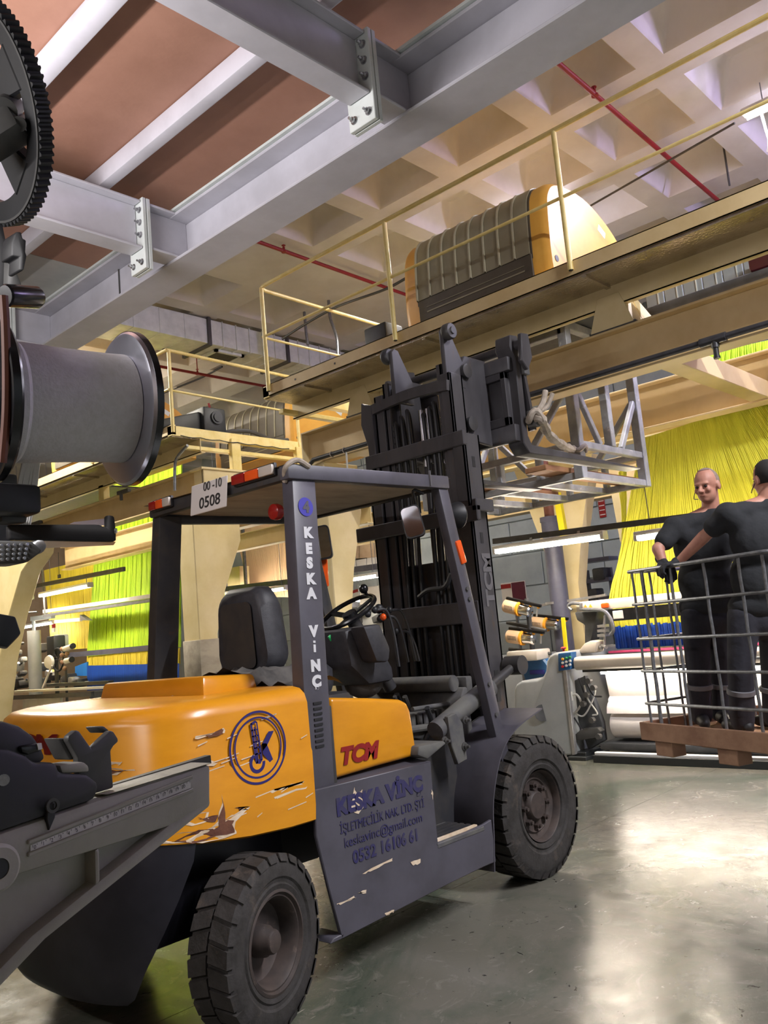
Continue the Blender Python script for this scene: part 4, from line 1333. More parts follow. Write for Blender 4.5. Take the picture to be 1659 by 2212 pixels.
def gantry(name, y0, y1, lab, end_hi):
    """platform, railing and portal beam of one loom gantry; runs from y0 to y1"""
    g = empty(name, (6.6, (y0 + y1) / 2, 0), lab, 'gantry')
    fa = MB()
    fa.box2((XF, y0, 4.215), (XF + .008, y1, 4.345)).box2((XF, y0, 4.337), (XF + .05, y1, 4.345)).box2((XF, y0, 4.215), (XF + .05, y1, 4.223))
    fa.box2((XF, y1 - .008, 4.215), (XF + .06, y1, 4.345)).box2((XF, y0, 4.215), (XF + .06, y0 + .008, 4.345))
    fa.build('platform_edge', M['cream'], g)
    MB().box2((XI + .03, max(y0, 0) + 3.3, 4.205), (7.75, y1 - .5, 4.23)).build('platform_floor', M['loomdark'], g)
    MB().box2((XF + .012, y0 + .02, 4.19), (XI, y1 - .02, 4.213)).build('walkway_sheet', M['chequer'], g)
    k = y0 + .9
    while k < y1 - .3:
        MB().box2((XF + .012, k, 4.172), (XI, k + .04, 4.19)).build('walkway_rib', M['chequer'], g)
        k += 1.7
    i_ = MB().box2((XI, y0, 4.02), (XI + .008, y1, 4.20)).box2((XI, y0, 4.02), (XI + .07, y1, 4.03))
    i_.build('inner_channel', M['creamlite'], g)
    ya, yb = y0 + .0, y1 - .11
    bm = MB()
    ibeam(bm, (XB, ya, 3.43), (XB, yb, 3.43), .20, .40, .02, .016)
    bm.build('portal_beam', M['cream'], g, bev=.004, seg=1)
    for e in (ya, yb):
        MB().box2((XI, e - .01, 3.43), (XI + .2, e + .01, 3.83)).build('end_plate', M['creamlite'], g, bev=.003, seg=1)
    # end members along X, upper with a lower chord and short uprights
    for e, up in ((y0 + .05, end_hi == 0), (y1 - .05, end_hi == 1)):
        MB().box2((XF, e - .05, 4.20), (8.6, e + .05, 4.33)).build('end_member', M['railyel'], g, bev=.004, seg=1)
        MB().box2((XF + .2, e - .04, 4.05), (8.6, e + .04, 4.10)).build('end_chord', M['railyel'], g, bev=.004, seg=1)
    # railing
    t = (g, y0, y1)
    return g


def rail(g, pts, zt, zm, closed_corner=None):
    MB().path(pts, .021, 10).build('top_rail', M['railyel'], g)


# --- nearer gantry
g1 = gantry('loom_gantry', -1.2, 7.17, 'nearer cream gantry with yellow railing above the loom at the right', 1)
yE = 7.10
top = [(5.975, -1.2, 5.47), (5.975, yE - .12, 5.47)] + [(5.975 + .12 - .12 * math.cos(a), yE - .12 + .12 * math.sin(a), 5.47) for a in (PI / 8, PI / 4, 3 * PI / 8, PI / 2)] + [(8.5, yE, 5.45)]
MB().path(top, .021, 10).build('top_rail', M['railyel'], g1)
MB().tube((5.975, -1.2, 4.87), (5.975, yE - .02, 4.89), .014, n=10).build('mid_rail', M['railyel'], g1)
MB().tube((5.99, yE, 4.90), (8.5, yE, 4.90), .014, n=10).build('mid_rail', M['railyel'], g1)
for y in (-.65, 1.27, 3.205, 5.13, 7.04):
    po = MB().tube((5.975, y, 4.255), (5.975, y, 5.46), .023, n=12).build('rail_post', M['railyel'], g1)
    MB().tube((5.975, y, 4.25), (5.975, y, 4.256), .017, n=12).build('post_end', M['black'], po)
for y in (6.62, 6.0):
    MB().tube((5.998, y, 4.28), (6.0, y, 4.28), .012, n=10).build('bolt_hole', M['black'], g1)
for y in (3.135, 6.10, .15):
    b0, b1 = 3.835, 4.02
    xf_ = XI - .006
    tr = MB()
    tr.loft([[(xf_, y - .20, b0), (XI + .2, y - .20, b0), (XI + .2, y + .20, b0), (xf_, y + .20, b0)], [(xf_, y - .10, 4.12), (XI + .2, y - .10, 4.12), (XI + .2, y + .10, 4.12), (xf_, y + .10, 4.12)]])
    tr.build('trapezoid_bracket', M['creamlite'], g1, bev=.004, seg=1, fix=True)
    MB().prism([(XI + .2, y - .20, b0), (XI + .2, y - .09, 4.2), (XI + .62, y - .20, b0)], (0, .012, 0)).build('bracket_gusset', M['creamlite'], g1)
    MB().box2((XI - .005, y - .21, b0 - .008), (XI + .2, y + .21, b0 + .012)).build('bracket_foot', M['castdark'], g1)
# rear beam and cross ties
bm = MB()
ibeam(bm, (8.75, -1.2, 3.42), (8.75, 7.0, 3.42), .22, .50, .02, .016)
bm.build('rear_beam', M['cream'], g1, bev=.004, seg=1)
bm = MB()
ibeam(bm, (9.35, -1.2, 3.46), (9.35, 7.0, 3.46), .2, .28, .02, .016)
bm.build('rear_beam', M['creamlite'], g1, bev=.004, seg=1)
for y in (2.78, 6.3):
    MB().box2((6.6, y - .09, 3.44), (8.7, y + .09, 3.62)).build('cross_tie', M['cream'], g1, bev=.006, seg=1)


def column(g, x, y, z1, w0, w1, flare, name='gantry_column', m='creamlite'):
    """box column that flares along X towards its head"""
    c_ = MB()
    lv = [(0, 0), (z1 - 1.75, 0), (z1 - 1.2, flare * .35), (z1 - .55, flare), (z1, flare)]
    c_.loft([[(x - w0 / 2, y - w1 / 2, z), (x + w0 / 2 + f_, y - w1 / 2, z), (x + w0 / 2 + f_, y + w1 / 2, z), (x - w0 / 2, y + w1 / 2, z)] for z, f_ in lv])
    return c_.build(name, M[m], g, bev=.01, seg=1, fix=True)


column(g1, 6.52, 6.85, 3.43, .24, .28, .3)
column(g1, 6.52, -.6, 3.43, .24, .28, .3)
cc = MB()
for z, w_ in ((0, .17), (1.9, .17), (2.5, .30), (3.46, .58)):
    cc.v += [(9.55 - .1, 5.58 - w_ + .1, z), (9.55 + .1, 5.58 - w_ + .1, z), (9.55 + .1, 5.58 + w_ + .1, z), (9.55 - .1, 5.58 + w_ + .1, z)]
for i in range(3):
    cc.f += [(4 * i + k, 4 * i + (k + 1) % 4, 4 * i + 4 + (k + 1) % 4, 4 * i + 4 + k) for k in range(4)]
cc.build('rear_column', M['creamlite'], g1, fix=True)

# black pipe under the beam with a nozzle
wp = empty('water_pipe', (6.38, 3, 3.47), 'black pipe with a hanging nozzle along the lower edge of the nearer gantry beam', 'pipe')
pp_ = [(6.385, -1.1, 3.475), (6.385, 6.75, 3.475), (6.375, 6.84, 3.47), (6.36, 6.90, 3.42), (6.36, 6.90, 3.30)]
MB().path(pp_, .026, 10).build('pipe', M['pipeblk'], wp)
nz_ = MB().tube((6.385, 2.22, 3.475), (6.385, 2.42, 3.475), .036, n=14).tube((6.385, 2.31, 3.47), (6.385, 2.31, 3.41), .03, n=14)
nz_ = nz_.build('pipe_tee', M['pipeblk'], wp)
MB().tube((6.385, 2.31, 3.42), (6.385, 2.31, 3.345), .021, n=12).tube((6.385, 2.31, 3.345), (6.385, 2.31, 3.325), .025, n=12).build('nozzle', M['black'], nz_)
for y in (6.55, 6.35, 4.6, .8):
    MB().path([(6.385 + .03 * math.cos(a), y, 3.475 + .03 * math.sin(a)) for a in [2 * PI * k / 12 for k in range(12)]], .005, 6, closed=True).build('pipe_clip', M['strap'], wp)
MB().tube((6.38, 6.32, 3.45), (6.38, 6.33, 3.1), .01, n=8).build('tie_end', M['cablewhite'], wp)

# ribbed panel unit and dark rails behind the beam
rb = empty('ribbed_machine_panel', (7.3, 2.2, 4.2), 'grey ribbed panel hung between dark rails under the nearer platform', 'machine panel')
for y in [x * .178 for x in range(-4, 18)]:
    MB().box2((7.30, y + .006, 4.18), (7.32, y + .172, 4.56)).build('panel_strip', M['wallgrey'], rb, bev=.004, seg=1)
    MB().box2((7.292, y + .05, 4.18), (7.30, y + .06, 4.56)).build('panel_bead', M['galv'], rb)
MB().box2((6.78, -1, 4.235), (6.86, 3.12, 4.305)).build('guide_rail', M['pipeblk'], rb, bev=.006, seg=1)
MB().box2((6.95, -1, 3.96), (7.2, 3.5, 4.10)).build('guide_rail', M['loomdark'], rb, bev=.006, seg=1)
o = MB().box2((6.93, 1.5, 4.10), (7.18, 2.16, 4.36)).build('dark_red_box', M['darkred'], bev=.03)
tag(o, 'dark red box on the rail under the platform at the right edge', 'box')

# --- farther gantry
g2 = gantry('loom_gantry', 9.0, 17.5, 'farther cream gantry whose railing starts behind the spool', 0)
for x in (6.02, 8.14):
    MB().tube((x, 9.0, 4.24), (x, 9.0, 5.32), .024, n=12).build('rail_post', M['railyel'], g2)
MB().path([(5.99, 9.0, 5.32), (8.16, 9.0, 5.29)], .022, 10).build('top_rail', M['railyel'], g2)
MB().tube((6.0, 9.0, 4.79), (8.14, 9.0, 4.76), .015, n=10).build('mid_rail', M['railyel'], g2)
MB().tube((5.99, 9.0, 5.32), (5.99, 17.4, 5.32), .022, n=10).build('top_rail', M['railyel'], g2)
MB().tube((5.99, 9.0, 4.8), (5.99, 17.4, 4.8), .015, n=10).build('mid_rail', M['railyel'], g2)
for y in (11, 13, 15):
    MB().tube((5.99, y, 4.24), (5.99, y, 5.32), .024, n=12).build('rail_post', M['railyel'], g2)
MB().box2((6.90, 8.97, 3.82), (7.05, 9.05, 4.25)).build('deck_upright', M['railyel'], g2, bev=.005, seg=1)
MB().box2((8.05, 8.97, 3.82), (8.2, 9.05, 4.25)).build('deck_upright', M['railyel'], g2, bev=.005, seg=1)
for y in (11.5, 14.5):
    MB().box2((XI, y, 3.82), (XI + .1, y + .15, 4.06)).build('deck_upright', M['railyel'], g2, bev=.005, seg=1)
MB().box2((6.42, 8.97, 3.33), (8.75, 9.19, 3.80)).build('cross_beam', M['creamlite'], g2, bev=.006, seg=1)
MB().box2((6.38, 8.95, 3.79), (8.8, 9.22, 3.82)).build('beam_cap', M['creamlite'], g2, bev=.004, seg=1)
column(g2, 6.37, 9.17, 3.43, .28, .34, .46)
cl = MB().box2((6.215, 8.985, 1.15), (6.525, 9.355, 1.62)).build('cloth_wrap', M['canvas'], g2, bev=.01)
lc = MB()
fr_ = [(6.7400, 16.7320, 4.1020), (6.7400, 13.6770, 3.6580), (6.7400, 13.8040, 3.3210), (6.7400, 14.3040, 3.0640), (6.7400, 14.8570, 2.3520), (6.7400, 15.2780, 1.6470), (6.7400, 15.7990, 0.1900), (6.7400, 16.9760, 0.1680)]
lc.prism(fr_, (-.34, 0, 0))
lc.prism([(6.74, fr_[6][1], 0), (6.74, fr_[6][1], fr_[6][2] + .01), (6.74, fr_[7][1], fr_[7][2] + .01), (6.74, fr_[7][1], 0)], (-.34, 0, 0))
lc.build('gantry_column', M['creamlite'], g2, bev=.01, seg=1)
bm = MB()
ibeam(bm, (8.75, 9.1, 3.42), (8.75, 17.4, 3.42), .22, .50, .02, .016)
bm.build('rear_beam', M['cream'], g2, bev=.004, seg=1)
bm = MB()
ibeam(bm, (9.62, 9.1, 3.2), (9.62, 17.4, 3.2), .2, .3, .02, .016)
bm.build('rear_beam', M['creamlite'], g2, bev=.004, seg=1)
for k, p in enumerate([(6.4000, 13.6540, 3.8020), (6.4000, 10.8890, 3.8370)]):
    MB().box((p[0], p[1], p[2]), (.06, .30, .05)).box((p[0] - .02, p[1] + .05, p[2] - .06), (.03, .04, .12)).build('beam_clip', M['castdark'], g2)
# beam of the gantry row behind, seen over the seat
g3 = empty('loom_gantry', (10.5, 8.5, 0), 'tan gantry beam of the row behind, seen under the forklift roof', 'gantry')
bm = MB()
ibeam(bm, (11.0, 4.5, 3.1), (11.0, 12.5, 3.1), .24, .52, .02, .016)
bm.build('portal_beam', M['cream'], g3, bev=.004, seg=1)
gp_ = (10.9000, 14.4230, 2.9800)
for y, x in ((gp_[1], 10.9), (5.2, 10.9)):
    c_ = MB().loft([[(x - .12, y - w_, z), (x + .12, y - w_, z), (x + .12, y + w_, z), (x - .12, y + w_, z)] for z, w_ in ((0, .18), (2.0, .18), (2.45, .36), (3.1, .40))])
    c_.build('gantry_column', M['creamlite'], g3, fix=True)
MB().bar((10.8000, 11.4340, 3.2920), (10.8000, 11.1230, 3.7020), .10, .1).build('brace', M['railyel'], g3)


# ------------------------------------------------------------------ jacquard machines on the platforms
def jacquard(x, y0, y1, z, lab, dark=False):
    j = empty('jacquard_machine', (x, (y0 + y1) / 2, z), lab, 'jacquard machine', 'jacquard machines on the gantries')
    pr = [(6.15, 4.36), (6.14, 4.62), (6.17, 5.02), (6.22, 5.17), (6.33, 5.265), (6.55, 5.31), (6.85, 5.31), (7.12, 5.24), (7.40, 5.10), (7.58, 4.92), (7.68, 4.62), (7.68, 4.36)]
    pr = [(p[0] - 6.15 + x, p[1] - 4.36 + z) for p in bez([(a, b_, 0) for a, b_ in pr], 3)]
    cx, cz = x + .75, z + .2

    def sec(y, k):
        return [(cx + (a - cx) * k, y, cz + (b_ - cz) * k) for a, b_ in pr]
    b_ = MB()
    b_.loft([sec(y0, .955), sec(y0 + .03, .985), sec(y0 + .07, 1), sec(y1 - .07, 1), sec(y1 - .03, .985), sec(y1, .955)])
    b_.build('yellow_casing', M['jyel'], j, ang=40, fix=True)
    n_ = 8
    ga, gb = y0 + .17, y1 - .19
    front = [p for p in pr if p[0] < x + .42]
    front = front[:next(i for i, p in enumerate(front) if p[0] > x + .40) if any(p[0] > x + .40 for p in front) else len(front)]

    def strip_(ya, yb, off, name, m_, lo=.24):
        f = MB()
        seq = [(p[0], max(p[1], z + lo)) for p in front if p[1] > z + lo - .08]
        rows = [[(a + (-off), ya, b2 + off * .6) for a, b2 in seq], [(a - off, yb, b2 + off * .6) for a, b2 in seq]]
        f.add(rows[0] + rows[1] + [(a + .02, ya, b2 - .02) for a, b2 in seq] + [(a + .02, yb, b2 - .02) for a, b2 in seq],
              [(i, i + 1, len(seq) + i + 1, len(seq) + i) for i in range(len(seq) - 1)] +
              [(i, i + 1, 2 * len(seq) + i + 1, 2 * len(seq) + i) for i in range(len(seq) - 1)] +
              [(len(seq) + i, len(seq) + i + 1, 3 * len(seq) + i + 1, 3 * len(seq) + i) for i in range(len(seq) - 1)])
        return f.build(name, m_, j, ang=50, fix=True)
    st_ = (gb - ga) / n_
    gm = M['jdark'] if dark else M['jgrey']
    for k in range(n_):
        strip_(ga + st_ * k + .012, ga + st_ * (k + 1) - .012, .016, 'cover_panel', gm)
        strip_(ga + st_ * (k + 1) - .008, ga + st_ * (k + 1) + .008, .027, 'cover_rib', M['jgrey'] if dark else M['jrib'])
    strip_(ga - .01, gb + .01, .006, 'cover_back', M['jdark'], .20)
    lw = MB().box2((x - .022, ga, z + .02), (x + .01, gb, z + .25)).build('lower_cover', M['jdark'], j, bev=.005, seg=1)
    MB().box2((x - .026, ga + .08, z + .11), (x - .02, gb - .1, z + .122)).box2((x - .026, ga + .08, z + .16), (x - .02, gb - .1, z + .165)).build('cover_slot', M['jgrey'], lw)
    for a, c_ in (((x + .35, z + .16)), (x + .28, z + .85)), ((0, 0), (0, 0)):
        pass
    MB().lathe([(0, 0), (.03, 0), (.03, .012), (0, .012)], (x + .10, y0 + .008, z + .17), (0, -1, 0), 16).build('screw_cap', M['black'], j)
    MB().box((x + 1.0, y0 + .002, z + .68), (.13, .006, .07), R=Matrix.Rotation(.45, 3, 'Y')).build('maker_plate', M['galv'], j)
    return j


jacquard(6.15, 3.47, 5.12, 4.36, 'yellow jacquard machine with ribbed grey cover on the nearer platform')
jacquard(8.25, 9.25, 11.2, 4.30, 'yellow jacquard machine with dark ribbed cover at the back of the farther platform', True)
jacquard(6.15, 10.85, 12.6, 4.42, 'yellow jacquard machine half hidden behind the white spool')


def motor(c_, lab, s=1.0, ry=0):
    c_ = Vector(c_)
    m_ = empty('drive_motor', c_, lab, 'motor')
    return m_


m1 = empty('drive_motor', (6.6, 5.86, 4.36), 'black cube motor on the nearer platform beside the yellow jacquard', 'motor')
MB().box2((6.5, 5.70, 4.42), (6.78, 6.02, 4.75)).build('motor_body', M['charcoal'], m1, bev=.02)
MB().box2((6.52, 5.66, 4.345), (6.76, 6.06, 4.44)).build('motor_foot', M['black'], m1, bev=.01)
for k in range(3):
    MB().path(bez([(6.50, 5.78 + .05 * k, 4.44), (6.40, 5.95 + .05 * k, 4.47), (6.35, 6.10 + .06 * k, 4.38), (6.4, 6.25 + .05 * k, 4.35)], 6), .010).build('motor_cable', M['cableblack' if k else 'cablewhite'], m1)
m2 = empty('drive_motor', (6.4, 9.3, 4.33), 'dark grey geared motor lying on the end of the farther platform', 'motor')
MB().box2((6.56, 9.08, 4.33), (6.92, 9.5, 4.68)).build('gear_head', M['charcoal'], m2, bev=.03)
MB().prism([(5.95, 9.15, 4.33), (5.95, 9.15, 4.44), (6.56, 9.15, 4.62), (6.56, 9.15, 4.33)], (0, .3, 0)).build('motor_body', M['charcoal'], m2, bev=.02)
MB().tube((6.76, 9.09, 4.54), (6.76, 9.055, 4.54), .09, n=22).tube((6.76, 9.06, 4.54), (6.76, 9.04, 4.54), .06, n=22).build('gear_cap', M['charcoal'], m2)
MB().box2((6.7, 9.1, 4.30), (6.95, 9.4, 4.36)).build('motor_foot', M['black'], m2, bev=.01)
MB().path(bez([(6.9, 9.2, 4.38), (7.3, 9.1, 4.42), (7.8, 9.2, 4.37), (8.1, 9.2, 4.40)], 8), .03).build('motor_cable', M['castdark'], m2)
MB().tube((6.72, 9.15, 4.68), (6.70, 9.15, 4.75), .015, n=8).build('red_plug', M['red'], m2)
for k in range(6):
    MB().path(bez([(6.1 + .3 * k, 8.96, 4.20), (6.25 + .3 * k, 8.955, 4.185), (6.4 + .3 * k, 8.96, 4.20)], 6), .006).build('cable_loop', M['cableblack'], g2)
o = MB().path(bez([(6.2000, 8.9690, 4.0820), (6.2000, 9.1870, 3.9890), (6.2000, 9.2720, 3.8840), (6.2000, 9.3060, 3.5540)], 6), .02).build('grey_flexible_conduit', M['rod'])
tag(o, 'grey conduit bending down from the farther platform beside the spool', 'conduit')

# ------------------------------------------------------------------ steel rack carried on the forks
sf = empty('steel_rack', (7.4, 4.5, 2.70), 'grey welded steel rack carried high on the forks', 'rack')
XA, XC, YA, YB2 = 6.80, 8.05, 3.80, 5.6


def sq(a, b_, w_=.065, h_=.065, n_='rack_tube'):
    return MB().bar(a, b_, w_, h_).build(n_, M['framegrey'], sf, bev=.006, seg=1)


for x in (XA, XC):
    sq((x, YA + .03, 2.745), (x, YB2, 2.745))
    sq((x, YA + .03, 3.03), (x, YB2, 3.03))
    for y in (4.22, 4.66, 5.1, 5.55):
        sq((x, y, 2.77), (x, y, 3.0), .05, .08, 'short_post')
    sq((x, YA, 2.71), (x, YA, 4.15), .09, .09, 'upright')
    sq((x, YB2, 2.71), (x, YB2, 4.15), .09, .09, 'upright')
    sq((x, YA + .04, 3.58), (x, YA + .5, 3.06), .045, .06, 'diagonal_brace')
    sq((x, YB2 - .04, 3.58), (x, YB2 - .5, 3.06), .045, .06, 'diagonal_brace')
sq((XA, YA, 4.11), (XA, 4.75, 4.11), .09, .09, 'head_rail')
sq((XC, YA, 4.10), (XC, 5.2, 4.10), .09, .09, 'head_rail')
for y in (YA, YB2):
    sq((XA + .03, y, 3.03), (XC - .03, y, 3.03), .065, .065)
    sq((XA + .03, y, 2.745), (XC - .03, y, 2.745), .065, .065)
    sq(((XA + XC) / 2, y, 3.06), ((XA + XC) / 2, y, 4.1), .08, .08, 'upright')
    sq((XA + .04, y, 3.62), (XA + .42, y, 3.06), .045, .06, 'diagonal_brace')
    sq((XC - .04, y, 3.58), (XC - .42, y, 3.06), .045, .06, 'diagonal_brace')
for y in (4.25, 4.7, 5.15):
    sq((XA + .03, y, 2.745), (XC - .03, y, 2.745), .06, .06)
sq((XA + .02, YA, 4.16), (XA + .55, YA, 4.16), .08, .08, 'head_rail')
for k, (y, x0_, x1_) in enumerate(((4.02, 6.4, 8.15), (4.88, 6.2, 8.0))):
    o = MB().box2((x0_, y - .11, 2.785), (x1_, y + .11, 2.835)).build('plank', M['woodnew'], bev=.006, seg=1)
    tag(o, ('brown plank lying through the steel rack nearest the loom at the right' if k == 0 else 'brown plank lying through the steel rack behind the mast'), 'plank')
o = MB().box2((6.82, 3.86, 4.16), (6.95, 4.3, 4.235)).build('wood_block', M['woodnew'], bev=.006, seg=1)
tag(o, 'pale wooden block on top of the steel rack beside the cream bracket', 'block')
# knotted strap from the carriage to the rack
a_, b_ = Vector((4.9800, 3.0830, 2.8850)), Vector((XA - .06, YA + .02, 2.98))
sp3 = empty('knotted_strap', a_, 'grey twisted strap knotted between the carriage and the steel rack', 'strap')
MB().path(bez([a_, a_ + Vector((.05, -.02, -.02)), a_.lerp(b_, .3) + Vector((0, 0, -.05)), a_.lerp(b_, .7) + Vector((0, 0, -.04)), b_], 8), [.03, .032] + [.034 + .006 * math.sin(k * 1.3) for k in range(31)], 8).build('strap_run', M['strap'], sp3)
MB().path([a_ + Vector((.05 * math.cos(t), .045 * math.sin(t), .03 * math.sin(2 * t))) for t in [2 * PI * k / 18 for k in range(18)]], .024, 8, closed=True).build('knot', M['strap'], sp3)
MB().path(bez([a_ + Vector((0, -.02, .02)), a_ + Vector((.05, -.05, .10)), a_ + Vector((.08, -.06, .18))], 6), .02).path(bez([a_ + Vector((0, -.02, .02)), a_ + Vector((.09, -.05, .07)), a_ + Vector((.12, -.09, .16))], 6), .016).build('strap_tail', M['strap'], sp3)
MB().path([b_ + Vector((.06 + .07 * math.cos(t), -.02 + .07 * math.sin(t), .02 * math.sin(t * 3))) for t in [2 * PI * k / 20 for k in range(20)]], .022, 8, closed=True).build('strap_wrap', M['strap'], sp3)

# ================================================================== LOOMS
def cords(name, top, bot, n, m_, lab, amp=.03, th=.012, rows=10, group=None, sag=.0, seed=1):
    """a curtain of harness cords: narrow ribbons with depth, from a top line to a bottom line"""
    random.seed(seed)
    mb = MB()
    t0, t1 = Vector(top[0]), Vector(top[1])
    b0, b1 = Vector(bot[0]), Vector(bot[1])
    for k in range(n):
        u0, u1 = k / n, (k + .92) / n
        off = amp * math.sin(k * 1.7) * .5 + amp * random.uniform(-.5, .5)
        col = []
        for r in range(rows + 1):
            v = r / rows
            sway = .012 * math.sin(k * .31 + r * .8) + .006 * random.uniform(-1, 1)
            for u_, dx in ((u0, 0), ((u0 + u1) / 2, -th), (u1, 0)):
                p = t0.lerp(t1, u_).lerp(b0.lerp(b1, u_), v)
                col.append(p + Vector((off * (.4 + .6 * math.sin(PI * v)) + dx + sag * math.sin(PI * v), sway * (.3 + v), 0)))
        fs = []
        for r in range(rows):
            a = r * 3
            fs += [(a, a + 1, a + 4, a + 3), (a + 1, a + 2, a + 5, a + 4)]
        mb.add(col, fs)
    bk = []
    nb = 40
    for r in range(rows + 1):
        for k in range(nb + 1):
            p = t0.lerp(t1, k / nb).lerp(b0.lerp(b1, k / nb), r / rows)
            bk.append(p + Vector((amp * .9 + th + .004 * math.sin(k * 1.9 + r * .6) + sag * math.sin(PI * r / rows), 0, 0)))
    mb.add(bk, [(r * (nb + 1) + k, r * (nb + 1) + k + 1, (r + 1) * (nb + 1) + k + 1, (r + 1) * (nb + 1) + k) for r in range(rows) for k in range(nb)])
    o = mb.build(name, M[m_], ang=60)
    tag(o, lab, 'harness', group, 'stuff')
    return o


def lamp(y0, y1, x, z, lab, slope=0.0, m_='tube', hang=None):
    """white batten fixture with two glowing tubes"""
    t = empty('loom_lamp', (x, (y0 + y1) / 2, z), lab, 'lamp', 'tube lamps hung over the looms')
    MB().bar((x, y0, z + .05), (x, y1, z + .05 + slope), .11, .045).build('housing', M['fixture'], t, bev=.008)
    for d in (-.035, .035):
        MB().tube((x + d, y0 + .04, z), (x + d, y1 - .04, z + slope), .019, n=10).build('tube', M[m_], t)
    for y, zz in ((y0 + .02, z), (y1 - .02, z + slope)):
        MB().box((x, y, zz + .01), (.12, .04, .06)).build('lamp_holder', M['fixture'], t, bev=.006, seg=1)
    if hang:
        for y in (y0 + .15, y1 - .15):
            MB().tube((x, y, z + .05), (x, y, hang), .006, n=6).build('lamp_wire', M['rod'], t)
    return t


# ---------------------------------------------------------------- loom at the right
L1 = empty('weaving_loom', (8.6, 3.0, 0), 'grey and beige weaving loom with white cloth beside the man cage', 'loom')
cab = MB().prism([(8.0500, 5.7690, -0.0200), (8.0500, 5.6660, 0.7410), (8.0500, 5.6330, 0.8010), (8.0500, 5.5600, 0.8350), (8.0500, 5.3460, 0.8440), (8.0500, 5.2700, 0.8720), (8.0500, 5.2270, 0.9310), (8.0500, 5.2000, 1.0390), (8.0500, 5.1570, 1.0970), (8.0500, 5.0830, 1.1230), (8.0500, 4.9800, 1.1130), (8.0500, 4.9660, 0.9700), (8.0500, 4.9920, 0.0430)], (1.3, 0, 0)).build('end_cabinet', M['loomgrey'], L1, bev=.03, seg=3)
MB().tube((8.0400, 5.3160, 0.4870), (8.0800, 5.3430, 0.4820), .09, n=24).build('cabinet_recess', M['loomdark'], cab)
MB().prism([(8.0350, 4.9960, 0.9730), (8.0350, 4.9550, 0.9810), (8.0350, 4.9650, 0.0560), (8.0350, 5.0050, 0.0460)], (.05, 0, 0)).build('cabinet_edge', M['alu'], cab, bev=.004, seg=1)
MB().box((8.25, 4.93, .02), (.5, .22, .04)).box((8.25, 4.93, .05), (.36, .14, .05)).build('cabinet_foot', M['kerbblack'], cab, bev=.006, seg=1)
dm = MB().lathe([(0, -.02), (.17, -.02), (.19, 0), (.19, .3), (0, .3)], (8.5000, 5.6330, 0.8910), (1, 0, 0), 28).build('blue_cover', M['loomblue'], L1)
MB().box((8.4700, 5.6130, 0.8930), (.02, .2, .05)).build('cover_grip', M['darkblue'], dm, bev=.01)
pnl = MB().prism([(8.0300, 5.0310, 1.1130), (8.0300, 4.8710, 1.1190), (8.0300, 4.9010, 0.9410), (8.0300, 5.0510, 0.9260)], (.12, 0, 0)).build('control_panel', M['loomblue'], L1, bev=.008)
pts = [(8.0200, 4.9760, 1.0520), (8.0200, 4.9290, 1.0600), (8.0200, 4.8830, 1.0670), (8.0200, 4.9810, 1.0130), (8.0200, 4.9350, 1.0210), (8.0200, 4.8880, 1.0290), (8.0200, 4.9870, 0.9740), (8.0200, 4.9400, 0.9820), (8.0200, 4.8940, 0.9900)]
for k, p in enumerate(pts):
    MB().lathe([(0, 0), (.014, 0), (.014, .014), (.010, .018), (0, .018)], (8.03, p[1], p[2]), (-1, 0, 0), 14).build('push_button', M[('feederorange', 'btngreen', 'btngreen', 'btnwhite', 'btnwhite', 'btnwhite', 'btnred', 'btnwhite', 'btnwhite')[k]], pnl)
es = (8.1000, 4.9970, 1.1300)
MB().tube(es, (es[0], es[1], es[2] + .03), .012, n=10).ell((es[0], es[1], es[2] + .035), (.03, .03, .015), 14, 8).build('stop_button', M['btnred'], pnl)
tb_ = [(8.08, 1.0, .925), (8.05, 1.0, .955), (8.05, 1.0, 1.03), (8.075, 1.0, 1.06), (8.20, 1.0, 1.065), (8.22, 1.0, .925)]
MB().prism(tb_, (0, 3.87, 0)).build('breast_beam', M['loombeige'], L1, bev=.012)
MB().box2((8.10, 1.0, .90), (8.16, 4.8, .925)).build('beam_lip', M['loomdark'], L1)
MB().tube((8.13, 1.2, .885), (8.13, 4.6, .885), .012, n=10).build('added_cloth_tube', M['tube'], L1)  # unseen tube added under the beam to brighten the cloth
# woven cloth from the beam down to the cloth roll
prf = [(8.24, .90), (8.25, .80), (8.27, .66), (8.28, .625), (8.25, .60), (8.25, .575), (8.22, .555), (8.19, .52), (8.175, .46)]
cl_ = MB()
for i, (x, z) in enumerate(prf):
    for k in range(13):
        y = 4.62 - 3.6 * k / 12
        cl_.v.append((x + .006 * math.sin(k * 2.1 + i), y, z))
for i in range(len(prf) - 1):
    for k in range(12):
        cl_.f.append((i * 13 + k, i * 13 + k + 1, (i + 1) * 13 + k + 1, (i + 1) * 13 + k))
cl_.build('woven_cloth', M['cotton'], L1, ang=60)
o = MB().lathe([(0, 0), (.05, 0), (.05, .02), (.135, .03), (.14, .05), (.14, 3.5), (.13, 3.54), (0, 3.54)], (8.31, 4.63, .335), (0, -1, 0), 40).build('cloth_roll', M['cotton'], L1, ang=40)
MB().box2((8.1, 1.0, .10), (8.7, 4.7, .17)).build('lower_cross_member', M['loomdark'], L1, bev=.01)
MB().box2((8.9, .9, .15), (9.5, 4.9, .85)).build('rear_frame', M['loomdark'], L1, bev=.02)
